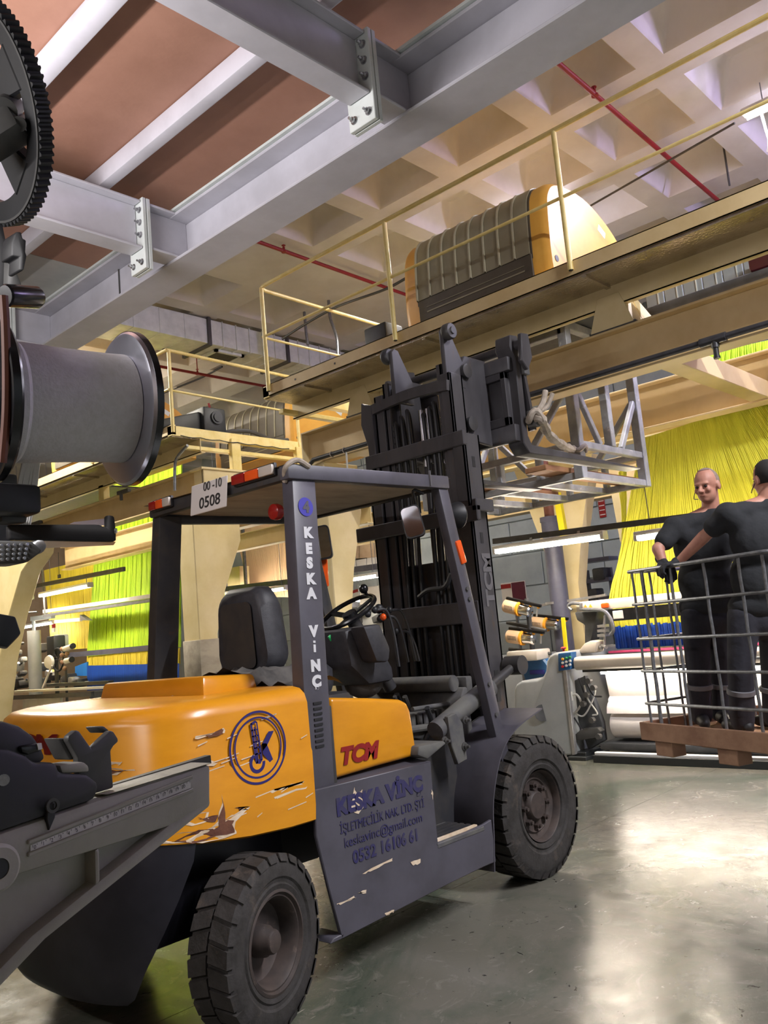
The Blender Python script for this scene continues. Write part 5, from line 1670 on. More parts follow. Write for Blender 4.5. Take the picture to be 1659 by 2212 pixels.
# end frame clutter: levers, cables, take-up arm
MB().prism([(8.2000, 4.9750, 0.8090), (8.2000, 4.8440, 0.8540), (8.2000, 4.7020, 0.3690), (8.2000, 4.7020, 0.1790), (8.2000, 4.9070, 0.0790), (8.2000, 4.9790, 0.3680)], (.08, 0, 0)).build('side_frame', M['loomdark'], L1, bev=.01)
MB().prism([(8.1000, 5.0060, 0.2370), (8.1000, 4.9010, 0.3100), (8.1000, 4.7070, 0.3260), (8.1000, 4.6690, 0.2890), (8.1000, 4.7490, 0.2170), (8.1000, 4.9730, 0.1890)], (.10, 0, 0)).build('take_up_arm', M['castdark'], L1, bev=.012)
random.seed(21)
for k, q in enumerate(([(8.1200, 5.0180, 0.6470), (8.1200, 4.9190, 0.6690), (8.1200, 4.8760, 0.5720), (8.1200, 4.9740, 0.4760), (8.1200, 5.0060, 0.5730)], [(8.1200, 4.9740, 0.4760), (8.1200, 4.8540, 0.4510), (8.1200, 4.6980, 0.6660), (8.1200, 4.7110, 0.7620)], [(8.1200, 4.8100, 0.7640), (8.1200, 4.7860, 0.6190), (8.1200, 4.6970, 0.4750), (8.1200, 4.7550, 0.4510)],
                       [(8.1200, 4.8670, 0.8380), (8.1200, 4.8240, 0.6680), (8.1200, 4.8110, 0.5230)], [(8.1200, 4.7970, 0.8610), (8.1200, 4.7250, 0.6660), (8.1200, 4.6200, 0.6410)], [(8.1200, 4.9800, 0.4270), (8.1200, 4.8640, 0.2600), (8.1200, 4.7300, 0.2380)])):
    MB().path(bez(q, 6), .009 if k else .012).build('loom_cable', M['cablewhite' if k < 3 else 'cableblack'], L1)
MB().box((8.1000, 4.9940, 0.6530), (.05, .06, .10)).build('junction_box', M['fixture'], L1, bev=.006, seg=1)
for q in [(8.1000, 4.7210, 0.8120), (8.1000, 4.6760, 0.7390), (8.1000, 4.7680, 0.6690), (8.1000, 4.8250, 0.5740), (8.1000, 4.7390, 0.4060), (8.1000, 4.6860, 0.2420)]:
    MB().tube((q[0], q[1], q[2]), (q[0] - .05, q[1], q[2]), .03, n=10).build('loom_knob', M['castdark'], L1)
# heddles, reed, rails
MB().box2((8.94, .6, 1.08), (8.99, 4.82, 1.20)).build('heddle_band', M['heddlelt'], L1)
hb = MB()
random.seed(2)
for k in range(150):
    y = .6 + 4.22 * k / 150
    hb.box2((8.90 + random.uniform(0, .02), y, 1.09), (8.96, y + .024, 1.33 + random.uniform(-.01, .012)))
hb.build('heddle_wires', M['heddle'], L1)['kind'] = 'stuff'
MB().box2((8.60, .6, 1.055), (8.66, 4.75, 1.08)).build('reed_rail', M['magenta'], L1, bev=.005, seg=1)
MB().box2((8.66, .6, 1.045), (8.9, 4.8, 1.06)).build('shuttle_race', M['loomdark'], L1)
tr_ = MB().prism([(8.50, .6, 1.535), (8.50, .6, 1.62), (8.53, .6, 1.645), (8.60, .6, 1.645), (8.60, .6, 1.535)], (0, 4.42, 0)).build('top_rail', M['loombeige'], L1, bev=.01)
for p in [(8.4900, 4.8990, 1.5840), (8.4900, 4.8360, 1.5830)]:
    tg_ = MB().prism([(8.498, p[1] - .028, p[2] - .02), (8.498, p[1] + .028, p[2] - .02), (8.498, p[1], p[2] + .028)], (-.003, 0, 0)).build('warning_triangle', M['feederorange'], tr_)
p = (8.4900, 4.6540, 1.5780)
MB().box((8.49, p[1], p[2]), (.04, .09, .055)).build('orange_beacon', M['orangelens'], tr_, bev=.015)
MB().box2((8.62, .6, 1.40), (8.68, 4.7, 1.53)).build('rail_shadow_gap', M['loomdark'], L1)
MB().box((8.5000, 4.5190, 1.4660), (.02, .12, .09)).build('hinge_plate', M['white'], tr_, bev=.006, seg=1)
MB().path(bez([(8.4500, 5.0490, 1.5620), (8.4500, 5.0850, 1.6060), (8.4500, 5.0390, 1.6390), (8.4500, 4.9230, 1.6230)], 5) + bez([(8.4500, 4.9320, 1.5620), (8.4500, 4.6780, 1.5310), (8.4500, 4.5900, 1.4390), (8.4500, 4.5690, 1.3130), (8.4500, 4.6160, 1.2570)], 6), .02).build('flexible_conduit', M['rod'], L1)
MB().prism([(8.6000, 5.1120, 1.5390), (8.6000, 4.8190, 1.5260), (8.6000, 4.8660, 1.4010), (8.6000, 4.9550, 1.1760), (8.6000, 5.0340, 1.1540), (8.6000, 5.0020, 1.3850), (8.6000, 5.0950, 1.4440)], (.2, 0, 0)).build('selvedge_unit', M['loomdark'], L1, bev=.02)
MB().prism([(8.4000, 4.9930, 1.1160), (8.4000, 4.9140, 1.1880), (8.4000, 4.8360, 1.2130), (8.4000, 4.7530, 1.1990), (8.4000, 4.7970, 1.0810), (8.4000, 4.9690, 1.0800)], (.2, 0, 0)).build('gripper_housing', M['loombeige'], L1, bev=.015)
MB().box((8.5000, 4.7130, 1.3600), (.1, .09, .03)).box((8.5000, 4.7200, 1.3100), (.1, .09, .03)).box((8.5000, 4.7270, 1.2600), (.1, .09, .03)).tube((8.4800, 4.6690, 1.4690), (8.4800, 4.7150, 1.1460), .012, n=8).build('yarn_clamp', M['alu'], L1)
for k, q in enumerate([(8.4500, 4.7870, 1.1520), (8.4500, 4.7350, 1.1240), (8.4500, 4.6780, 1.1310), (8.4500, 4.8490, 1.1200)]):
    MB().tube(q, (q[0] + .05, q[1] + .1, q[2] + .02), .02, n=10).build('guide_roller', M['alu'], L1)
# cords
cords('harness_cords', [(8.9000, 4.1720, 3.3800), (8.9000, 2.2430, 3.5400)], [(8.9, 4.81, 1.64), (8.9, .6, 1.64)], 150, 'lime', 'lime yellow harness cords falling behind the two men', .009, .006, seed=1)
cords('harness_cords', [(9.0500, 4.5770, 3.0900), (9.0500, 4.4780, 3.1250)], [(9.0500, 4.6450, 2.2350), (9.0500, 4.6050, 2.2290)], 6, 'lime', 'narrow lime band of harness cords left of the main lime curtain', .009, .006, seed=3)
cords('harness_cords', [(8.93, 4.81, 1.54), (8.93, .6, 1.54)], [(8.93, 4.81, 1.32), (8.93, .6, 1.32)], 120, 'lime', 'short lime cords just above the blue heddles at the right', .008, .006, rows=3, seed=4)
cords('harness_cords', [(9.0000, 3.5970, 4.1620), (9.0000, 2.7220, 4.1040)], [(9.0000, 3.6370, 3.8840), (9.0000, 2.7610, 3.8440)], 40, 'limedeep', 'dark olive cords showing above the rear beam at the right', .008, .006, rows=3, seed=5)
# warning labels on the wall, poster
wl_ = (13.5200, 7.6060, 3.3000)
o = MB().box((13.545, wl_[1], wl_[2]), (.01, .16, .2)).build('warning_label', M['feederorange'], bev=.004, seg=1)
tag(o, 'small yellow warning label on the grey wall', 'label')
wl_ = (13.5200, 7.2460, 3.3080)
o = MB().box((13.545, wl_[1], wl_[2]), (.01, .13, .34)).build('red_label', M['red'], bev=.004, seg=1)
tag(o, 'narrow red label strip on the grey wall', 'label')
for k in range(4):
    MB().box((13.538, wl_[1], wl_[2] - .12 + .08 * k), (.006, .10, .015)).build('label_line', M['paper'], o)
ps_ = (10.2000, 6.9960, 1.8960)
o = MB().box((10.2, ps_[1], ps_[2]), (.012, .42, .30)).build('notice_board', M['paper'], bev=.004, seg=1)
tag(o, 'white and red notice hanging behind the mast by the weft feeders', 'notice')
MB().box((10.19, ps_[1] - .09, ps_[2]), (.008, .22, .28)).build('red_panel', M['darkred'], o)
MB().box((10.19, ps_[1] + .12, ps_[2] + .1), (.008, .17, .06)).build('red_title', M['red'], o)
MB().bar((10.21, ps_[1], ps_[2]), (10.21, ps_[1], .0), .03, .03).build('notice_stand', M['rod'], o)

# blue-grey post with a thinner pipe on top, yellow strut
dp = empty('cable_post', (9.2, 5.6, 0), 'tall blue-grey tubular post with a thinner brown pipe on top', 'post')
a_, b_ = (9.2000, 5.6510, 2.7090), (9.2000, 5.7620, 1.1210)
MB().tube((9.2, a_[1], 0), (9.2, a_[1], a_[2]), .115, n=24).build('post_tube', M['darkpost'], dp)
MB().tube((9.2, a_[1], a_[2]), (9.2, a_[1], a_[2] + 1.0), .062, n=18).build('upper_pipe', M['rustbrown'], dp)
MB().tube((9.2, a_[1], a_[2] - .03), (9.2, a_[1], a_[2] + .03), .125, n=24).build('post_collar', M['darkpost'], dp)
p = (9.2000, 5.7120, 1.6750)
MB().tube((9.2, p[1], p[2] - .015), (9.2, p[1], p[2] + .015), .122, n=24).build('post_band', M['alu'], dp)
MB().bar((9.2, p[1], p[2]), (9.2, p[1] - .7, p[2] + .03), .03, .03).bar((9.2, p[1], p[2]), (9.2, p[1] + .5, p[2] - .03), .03, .03).build('post_arm', M['alu'], dp)
st2 = empty('yellow_strut', (9.0, 5.3, 2.3), 'bright yellow flat strut hanging beside the blue-grey post', 'strut')
MB().bar((9.0000, 5.3880, 2.9860), (9.0000, 5.3570, 2.4140), .08, .06, up=(1, 0, 0)).build('strut_bar', M['stickyel'], st2)
MB().bar((9.0000, 5.6210, 2.8830), (9.0000, 5.3560, 2.8840), .05, .05).build('strut_arm', M['railyel'], st2)

# shelving and pipes behind the loom
sh = empty('spare_rack', (12.5, 6.2, 0), 'dim grey rack of spare parts against the back wall', 'rack')
for q0, q1 in (((12.5000, 7.5420, 2.3460), (12.5000, 6.6000, 2.3450)), ((12.5000, 7.5240, 2.0180), (12.5000, 6.6470, 2.0160)), ((12.5000, 7.5380, 1.7260), (12.5000, 6.6880, 1.7240))):
    MB().bar(q0, q1, .3, .06).build('rack_shelf', M['darkpost'], sh)
for q0 in [(12.5000, 7.5010, 2.1860), (12.5000, 7.1060, 2.1410), (12.5000, 6.6880, 2.1320)]:
    MB().bar((12.5, q0[1], 0), (12.5, q0[1], 2.2), .06, .06).build('rack_post', M['darkpost'], sh)
for k, q0 in enumerate([(12.4500, 7.3260, 2.0900), (12.4500, 7.2340, 1.8140), (12.4500, 6.9820, 1.7900), (12.4500, 6.8120, 2.1090), (12.4500, 7.4090, 1.4880), (12.4500, 7.1640, 1.3940)]):
    MB().box((q0[0], q0[1], q0[2]), (.25, .22, .2)).build('rack_part', M['loomdark'], sh, bev=.03)


# weft feeders on their stand
def feeder(c_, d, lab, grp):
    c_, d = Vector(c_), Vector(d).normalized()
    t = empty('weft_feeder', c_, lab, 'weft feeder', grp)
    MB().lathe([(0, 0), (.055, 0), (.075, .012), (.08, .03), (.08, .19), (.075, .20), (0, .20)], c_, d, 24).build('feeder_body', M['feederbeige'], t)
    for k in range(6):
        u = d.orthogonal().normalized()
        s_ = d.cross(u)
        pp2 = c_ + d * (.05 + .02 * k) + Vector((-.0, -.0, 0)) + (Vector((-1, -.1, -.1)).normalized()) * .079
        MB().box(pp2, (.006, .008, .05)).build('vent_slot', M['castdark'], t)
    MB().lathe([(.07, .195), (.088, .20), (.088, .225), (.07, .23)], c_, d, 24).build('feeder_ring', M['feederorange'], t)
    MB().lathe([(.066, .225), (.062, .27), (.062, .33), (.066, .36), (.05, .375), (0, .38)], c_, d, 24).build('feeder_drum', M['chrome'], t)
    up = Vector((0, 0, 1)) - d * d.z
    up.normalize()
    MB().bar(c_ + up * .095 + d * .02, c_ + up * .09 + d * .5, .05, .035, up=up).build('feeder_rail', M['blackgloss'], t, bev=.008)
    for s2, k in ((.36, 0), (.47, 1)):
        MB().ell(c_ + up * .07 + d * s2, (.02, .02, .02), 10, 7).build('feeder_eye', M['feederorange'], t)
    MB().bar(c_ + up * .09 + d * .46, c_ + d * .46 - up * .04, .02, .012, up=d).build('brake_arm', M['alu'], t)
    return t


fs_ = empty('feeder_stand', (8.5, 6.0, 0), 'stand with arms holding the weft feeders', 'stand')
sp0 = (8.6000, 5.7260, 1.1650)
MB().tube((8.6, sp0[1], 0), (8.6, sp0[1], 1.75), .03, n=12).build('stand_post', M['loomdark'], fs_)
MB().tube((8.6000, 6.0470, 1.4870), (8.6000, 5.5070, 1.3560), .02, n=10).tube((8.6000, 6.0560, 1.1710), (8.6000, 5.4810, 1.0880), .02, n=10).build('stand_arm', M['castdark'], fs_)
MB().box((8.5000, 5.7210, 1.0920), (.3, .42, .12)).build('stand_base', M['loombeige'], fs_, bev=.02)
dd = Vector((8.5000, 5.5100, 1.5600)) - Vector((8.5000, 5.9700, 1.6910))
feeder((8.5000, 5.9830, 1.6920), dd, 'upper beige and chrome weft feeder right of the mast', 'weft feeders beside the mast')
dd2 = Vector((8.5000, 5.5080, 1.2510)) - Vector((8.5000, 5.9780, 1.3280))
feeder((8.5000, 5.9850, 1.3280), dd2, 'lower beige and chrome weft feeder right of the mast', 'weft feeders beside the mast')
feeder((9.0000, 5.9500, 1.4580), dd2, 'weft feeder half hidden behind the other two', 'weft feeders beside the mast')
o = MB().bar((8.3000, 5.0810, 1.4890), (8.3000, 5.0900, 1.1240), .05, .02, up=(1, 0, 0)).build('yellow_stick', M['stickyel'], bev=.006, seg=1)
tag(o, 'upright bright yellow strip standing by the control buttons', 'strip')

# lamps over the right loom
lb = empty('lamp_rail', (8.05, 4.4, 2.40), 'long grey rail on wires above the right loom carrying its lamps', 'rail')
MB().bar((8.05, 5.72, 2.425), (8.05, 2.0, 2.30), .05, .06).build('rail_bar', M['castdark'], lb)
for y in (5.2, 4.6):
    MB().bar((8.05, y, 2.44 - (5.72 - y) * .034), (8.0, y, 2.33), .03, .02).build('rail_clip', M['alu'], lb)
q0 = (8.0500, 3.8070, 2.4020)
MB().tube((8.05, q0[1], 2.36), (8.05, q0[1] + .02, 3.5), .005, n=6).build('rail_wire', M['castdark'], lb)
lamp(4.28, 5.68, 8.0, 2.27, 'long glowing tube lamp just right of the mast', .02)
lamp(2.5, 3.95, 8.0, 2.20, 'glowing tube lamp behind the bald man’s arm')

# ---------------------------------------------------------------- looms at the left, behind the forklift
L2 = empty('weaving_loom', (8.6, 11.5, 0), 'loom with blue heddles seen between the rear pillar and the left edge', 'loom')
ys0, ys1 = 9.6, 16.5
MB().bar((8.3000, 17.5300, 2.5720), (8.3000, 13.3340, 2.5070), .05, .07).build('top_rail', M['white'], L2)
MB().bar((8.3300, 17.6010, 2.4880), (8.3300, 13.3890, 2.4370), .05, .06).build('rail_under', M['loomdark'], L2)
MB().bar((8.5000, 16.8890, 1.6190), (8.5000, 13.7460, 1.6030), .06, .10).build('reed_beam', M['darkpost'], L2)
hb = MB()
a_, b_ = Vector((8.9000, 16.9380, 1.3680)), Vector((8.9000, 13.5720, 1.2790))
c_, d_ = Vector((8.9000, 16.9820, 0.8550)), Vector((8.9000, 13.6110, 0.8890))
for k in range(90):
    u0, u1 = k / 90, (k + .9) / 90
    hb.add([a_.lerp(b_, u0), a_.lerp(b_, u1), c_.lerp(d_, u1), c_.lerp(d_, u0)] + [p + Vector((.02, 0, 0)) for p in (a_.lerp(b_, u0), a_.lerp(b_, u1), c_.lerp(d_, u1), c_.lerp(d_, u0))],
           [(0, 1, 2, 3), (0, 4, 5, 1), (1, 5, 6, 2), (3, 2, 6, 7), (0, 3, 7, 4)])
hb.build('heddle_wires', M['heddle'], L2)['kind'] = 'stuff'
MB().prism([(8.9500, 17.5560, 1.3680), (8.9500, 17.0260, 1.4440), (8.9500, 17.0510, 1.1570), (8.9500, 17.5720, 1.1730)], (.05, 0, 0)).build('heddle_band', M['heddlelt'], L2)
MB().bar((7.9000, 16.5990, 1.0670), (7.9000, 14.1920, 1.0590), .1, .06).build('warp_rail', M['kerbblack'], L2)
MB().bar((7.8000, 17.9480, 0.9780), (7.8000, 14.0200, 0.9850), .18, .04).build('breast_beam', M['loombeige'], L2)
MB().bar((7.7500, 18.2860, 0.8570), (7.7500, 14.5900, 0.8800), .06, .08).build('front_bar', M['castdark'], L2)
MB().prism([(7.9000, 17.7530, 0.7940), (7.9000, 16.1340, 0.8360), (7.9000, 16.1730, 0.3540), (7.9000, 17.8350, 0.2530)], (.05, 0, 0)).build('woven_cloth', M['cotton'], L2)
cords('harness_cords', [(8.9500, 16.1670, 5.2440), (8.9500, 13.1580, 5.0620)], [(8.9500, 17.0160, 1.5590), (8.9500, 13.5440, 1.5670)], 70, 'limedeep', 'green-lime harness cords left of the forklift’s far pillar', .009, .006, seed=6)
cords('harness_cords', [(8.9800, 17.0710, 1.5880), (8.9800, 13.6210, 1.5520)], [(8.9800, 17.0920, 1.3480), (8.9800, 13.6500, 1.2670)], 60, 'yelharness', 'short yellowish cords above the blue heddles at the left', .008, .006, rows=3, seed=7)
cords('harness_cords', [(9.6000, 20.1990, 3.7330), (9.6000, 16.9940, 3.7420)], [(9.6000, 19.9400, 1.7820), (9.6000, 17.2760, 1.7170)], 50, 'yelharness', 'yellow harness cords behind the left lamps', .009, .006, seed=8)
cords('harness_cords', [(9.0000, 16.8310, 4.8180), (9.0000, 15.3910, 5.0990)], [(9.0000, 16.6840, 4.6630), (9.0000, 15.4330, 4.6470)], 14, 'limedeep', 'patch of lime cords seen above the farther gantry beam', .008, .006, rows=3, seed=9)
# lamps and rail at the left
lb2 = empty('lamp_rail', (7.8, 13, 2.8), 'long dark rail hung on thin wires above the left lamps', 'rail')
MB().bar((7.8000, 18.4850, 3.0680), (7.8000, 13.3960, 2.9970), .06, .075).build('rail_bar', M['castdark'], lb2)
MB().bar((7.8000, 18.4850, 3.0680), Vector((7.8000, 18.4850, 3.0680)) + Vector((0, 2.5, .02)), .06, .075).build('rail_bar', M['castdark'], lb2)
for q0 in [(7.8000, 15.7850, 3.1030)]:
    MB().tube(q0, (q0[0], q0[1], 3.6), .006, n=6).build('rail_wire', M['castdark'], lb2)
MB().box((7.8000, 15.7830, 3.1290), (.03, .08, .07)).build('wire_clip', M['castdark'], lb2)
for q0, q1 in ([(7.8000, 16.5150, 3.8130), (7.8000, 16.4400, 2.4420)], [(7.8000, 17.6880, 3.7270), (7.8000, 17.9910, 2.5930)]):
    MB().tube(q0, q1, .018, n=10).build('rail_drop', M['rod'], lb2)
MB().tube((7.8000, 17.9910, 2.5930), (7.8000, 16.7760, 2.5240), .015, n=10).build('rail_drop', M['rod'], lb2)
p0, p1 = (7.7500, 16.4840, 2.8120), (7.7500, 14.4900, 2.8110)
lamp(p1[1], p0[1], 7.75, (p0[2] + p1[2]) / 2, 'glowing tube lamp under the dark rail at the left', p0[2] - p1[2], hang=p0[2] + .17)
p0, p1 = (7.7500, 18.8550, 2.8050), (7.7500, 16.8930, 2.8040)
lamp(p1[1], p0[1], 7.75, (p0[2] + p1[2]) / 2, 'glowing tube lamp cut by the left edge', hang=p0[2] + .17)
p0, p1 = (9.2000, 20.8050, 2.3820), (9.2000, 18.9240, 2.3910)
lamp(p1[1], p0[1], 9.2, (p0[2] + p1[2]) / 2, 'bright tube lamp farther back at the left beside a red tag', hang=6.4)
o = MB().bar((8.9000, 19.3870, 2.5260), (8.9000, 18.3610, 2.5100), .1, .1).build('green_pipe', M['wallgrey'])
MB().tube((8.9200, 19.3830, 2.5250), (8.92, (8.9200, 19.3830, 2.5250)[1], 0), .04, n=10).build('pipe_stand', M['wallgrey'], o)
o2_ = o
tag(o, 'pale grey-green pipe above the farther left lamp', 'pipe')
o = MB().box((9.0000, 18.5640, 2.2830), (.05, .10, .13)).build('red_tag', M['red'], bev=.01)
tag(o, 'small red and white tag beside the farther left lamp', 'tag')
MB().box(Vector((8.9700, 18.5080, 2.2090)), (.04, .11, .09)).build('tag_base', M['white'], o)
o = MB().prism([(8.4000, 16.2000, 2.3940), (8.4000, 15.8730, 2.2580), (8.4000, 16.1900, 2.2820)], (.1, 0, 0)).build('dark_gusset', M['castdark'])
tag(o, 'dark triangular gusset under the left white rail', 'gusset')
o = MB().bar((8.4500, 17.3380, 2.3360), (8.4500, 16.2470, 2.3020), .06, .07).build('beige_rail', M['loombeige'])
tag(o, 'short beige rail running to the dark gusset', 'rail')

# yarn stand with spools and feeders, grey post, clutter
gp = empty('grey_post', (7.9, 14.5, 0), 'thick pale grey post left of the yarn stand', 'post')
q0, q1 = (8.2000, 17.8150, 2.2000), (8.2000, 17.8650, 0.9700)
MB().tube((8.2, q0[1], 0), (8.2, q0[1], q0[2]), .135, n=24).build('post_tube', M['loomgrey'], gp)
ysd = empty('yarn_stand', (8.0, 13.2, 0), 'stand with a dark box, white cones and a round reel at the left', 'yarn stand')
MB().box((8.1000, 16.6390, 1.8140), (.25, .33, .42)).build('drive_box', M['charcoal'], ysd, bev=.03)
MB().box((8.2000, 16.6220, 1.8610), (.25, .2, .36)).build('box_side', M['loomgrey'], ysd, bev=.03)
MB().tube((8.1000, 16.6570, 1.5950), (8.1, (8.1000, 16.6570, 1.5950)[1], 0), .04, n=12).tube((8.1000, 16.2640, 1.3970), (8.1, (8.1000, 16.2640, 1.3970)[1], 0), .025, n=10).build('stand_post', M['castdark'], ysd)
rl = (8.0000, 16.3770, 1.5450)
MB().path([(rl[0], rl[1] + .22 * math.cos(t), rl[2] + .22 * math.sin(t)) for t in [2 * PI * k / 28 for k in range(28)]], .02, 8, closed=True).build('reel_ring', M['black'], ysd)
for k in range(4):
    t = k * PI / 4
    MB().tube((rl[0], rl[1] + .22 * math.cos(t), rl[2] + .22 * math.sin(t)), (rl[0], rl[1] - .22 * math.cos(t), rl[2] - .22 * math.sin(t)), .008, n=6).build('reel_spoke', M['black'], ysd)
MB().lathe([(0, 0), (.13, 0), (.14, .02), (.12, .06), (0, .07)], (7.9500, 16.5900, 1.5140), (-1, -.2, 0), 24).build('white_disc', M['white'], ysd)
MB().bar((7.9000, 16.4320, 1.4400), (7.9000, 16.8630, 1.0100), .03, .03).build('white_rod', M['white'], ysd)
for q0, q1 in ([(7.9500, 15.9730, 1.7360), (7.9500, 15.6720, 1.7730)], [(7.9500, 15.9540, 1.5050), (7.9500, 15.7300, 1.5220)]):
    sp2 = MB().tube(q0, q1, .055, .05, n=18).build('yarn_cone', M['white'], ysd)
    MB().tube(q1, Vector(q1) + (Vector(q1) - Vector(q0)) * .15, .055, n=18).build('cone_end', M['black'], sp2)
for q0 in [(7.9500, 16.0860, 1.7420), (7.9500, 16.0960, 1.6270), (7.9500, 15.8870, 1.6430), (7.9500, 16.0880, 1.4930), (7.9500, 16.0030, 1.3650)]:
    MB().ell(q0, (.045, .045, .045), 10, 7).build('terracotta_knob', M['wood'], ysd)
random.seed(31)
cl3 = empty('loom_clutter', (8.6, 15, .8), 'jumble of dark loom parts behind the grey post at the left', 'loom parts')
for k, q in enumerate([(8.8000, 19.9620, 2.1660), (8.8000, 19.8030, 1.9970), (8.8000, 19.9400, 1.7910), (8.8000, 19.7100, 1.6220), (8.8000, 20.0120, 1.4760), (8.8000, 19.7800, 1.3090), (8.8000, 20.1080, 1.1600), (8.8000, 19.7500, 1.0660), (8.8000, 18.7160, 1.8340), (8.8000, 18.6800, 1.4250), (8.8000, 18.3610, 1.2620), (8.8000, 18.1940, 1.1870), (8.8000, 18.5930, 1.1190), (8.8000, 18.8230, 1.0240), (8.8000, 17.5250, 1.1380), (8.8000, 17.7350, 1.0950), (8.8000, 19.5520, 0.5230), (8.8000, 20.0420, 0.3680), (8.8000, 19.6850, 0.3170), (8.8000, 20.2960, 0.9520), (8.8000, 17.3260, 1.0840), (8.8000, 17.0310, 1.0290)]):
    s_ = random.uniform(.12, .3)
    mm = random.choice(('loomdark', 'loomgrey', 'castdark', 'alu', 'loomdark', 'black'))
    MB().box(q, (s_, s_ * random.uniform(.6, 1.2), s_ * random.uniform(.4, .9)), R=Matrix.Rotation(random.uniform(-.4, .4), 3, 'X')).build('machine_part', M[mm], cl3, bev=.03)
    MB().tube(q, Vector(q) + Vector((random.uniform(-.1, .1), random.uniform(-.35, .35), random.uniform(-.05, .12))), .025, n=8).build('machine_rod', M[random.choice(('alu', 'black', 'loomdark'))], cl3)
MB().box2((8.7, 13.3, 0), (9.3, 16.5, .85)).build('machine_bed', M['loomdark'], cl3)
MB().box2((8.9, 9.5, 0), (9.3, 13.2, .9)).build('loom_bed', M['loomdark'], L2)
MB().box2((7.85, 9.6, 0), (8.2, 13.0, .82)).build('front_frame', M['loomdark'], L2)
o = MB().path(bez([(7.7000, 18.0770, 0.8880), (7.7000, 18.2210, 0.7480), (7.7000, 18.1470, 0.5130), (7.7000, 18.3010, 0.2300), (7.7000, 18.1380, -0.0010)], 6), [.06 + .035 * min(1, k / 10) for k in range(25)], 10).build('hanging_rag', M['cotton'])
tag(o, 'white rag hanging over the bar at the left edge', 'rag')

# ---------------------------------------------------------------- row behind, seen through the cab
cords('harness_cords', [(11.4000, 15.0190, 4.4190), (11.4000, 12.8410, 4.2080)], [(11.4000, 14.5430, 2.4910), (11.4000, 13.0570, 2.3530)], 40, 'feederbeige', 'beige harness cords seen over the seat back', .009, .006, seed=10)
cords('harness_cords', [(11.4000, 11.9360, 3.5080), (11.4000, 11.7050, 3.4740)], [(11.4000, 12.2100, 2.5450), (11.4000, 11.6170, 2.6160)], 16, 'feederbeige', 'beige harness cords fanning beside the near pillar', .009, .006, seed=11)
cords('harness_cords', [(11.3000, 12.2390, 2.5050), (11.3000, 11.3410, 2.5000)], [(11.3000, 12.2860, 2.1050), (11.3000, 11.5720, 2.1310)], 20, 'feederbeige', 'beige cords under the lamp rail behind the steering wheel', .009, .006, seed=12)
lamp((10.6000, 12.3880, 2.4580)[1], (10.6000, 14.6250, 2.5070)[1], 10.6, (10.6000, 13.4420, 2.4800)[2], 'glowing tube lamp above the seat back', hang=6.4)
lamp((10.6000, 9.9570, 2.4860)[1], (10.6000, 10.9280, 2.4700)[1], 10.6, (10.6000, 10.4060, 2.4550)[2], 'glowing tube lamp seen through the cab left of the mast', hang=6.4)
lamp((12.3000, 11.4860, 2.1770)[1], (12.3000, 12.3270, 2.1800)[1], 12.3, (12.3000, 11.8680, 2.1660)[2], 'glowing tube lamp above the steering wheel', hang=6.4)
lb3 = empty('lamp_rail', (10.6, 8, 2.2), 'grey lamp rail seen through the cab behind the steering wheel', 'rail')
MB().bar((10.6500, 14.7250, 2.6780), (10.6500, 12.1630, 2.6000), .08, .1).build('rail_bar', M['darkpost'], lb3)
MB().bar((10.6500, 11.4480, 2.6510), (10.6500, 9.8790, 2.6190), .08, .1).build('rail_bar', M['darkpost'], lb3)
MB().bar((10.6500, 13.6710, 3.8380), (10.6500, 13.6890, 2.5760), .05, .05).build('rail_drop', M['rod'], lb3)
o = MB().tube((10.8000, 14.5920, 2.9810), (10.8000, 14.5990, 2.6130), .13, n=20).build('blue_drum', M['darkpost'])
tag(o, 'blue-grey drum above the lamp rail over the seat', 'drum')
bx = empty('wall_boxes', (13.3, 8.5, 2.6), 'stack of white and tan switch boxes on the far wall behind the cab', 'switch boxes')
for q, s_, m_ in (([(13.3000, 13.5700, 3.8920), (13.3000, 13.2430, 3.8950), (13.3000, 13.2750, 3.5170), (13.3000, 13.6170, 3.5010)], .1, 'white'), ([(13.3000, 13.1990, 3.8990), (13.3000, 12.2150, 3.8700), (13.3000, 12.2760, 3.3800), (13.3000, 13.2480, 3.4930)], .1, 'wallgrey'),
                  ([(13.3000, 13.5170, 3.4670), (13.3000, 13.2820, 3.4560), (13.3000, 13.3190, 3.1520), (13.3000, 13.5120, 3.1350)], .1, 'walltan'), ([(13.3000, 13.2530, 3.4520), (13.3000, 13.0510, 3.4460), (13.3000, 13.0880, 3.1440), (13.3000, 13.2900, 3.1480)], .1, 'walltan'), ([(13.3000, 13.0230, 3.4420), (13.3000, 12.2740, 3.4000), (13.3000, 12.3130, 3.0870), (13.3000, 13.0600, 3.1400)], .1, 'walltan'),
                  ([(13.3000, 13.4710, 3.1090), (13.3000, 12.8630, 3.1160), (13.3000, 12.8830, 2.9570), (13.3000, 13.4590, 2.9630)], .12, 'white'), ([(13.3000, 12.8340, 3.1220), (13.3000, 12.3130, 3.0870), (13.3000, 12.3300, 2.9510), (13.3000, 12.8550, 2.9530)], .12, 'white')):
    MB().prism(q, (.25, 0, 0)).build('switch_box', M[m_], bx, bev=.01, seg=1)
o = MB().prism([(13.5300, 13.6390, 2.4400), (13.5300, 13.4000, 2.4680), (13.5300, 13.4000, 2.2320), (13.5300, 13.6640, 2.2350)], (.03, 0, 0)).build('red_white_sign', M['white'])
tag(o, 'small white and red sign above the steering wheel', 'sign')
MB().prism([(13.5150, 13.6200, 2.4700), (13.5150, 13.3960, 2.4990), (13.5150, 13.4040, 2.4380), (13.5150, 13.6280, 2.4080)], (.015, 0, 0)).build('sign_band', M['red'], o)
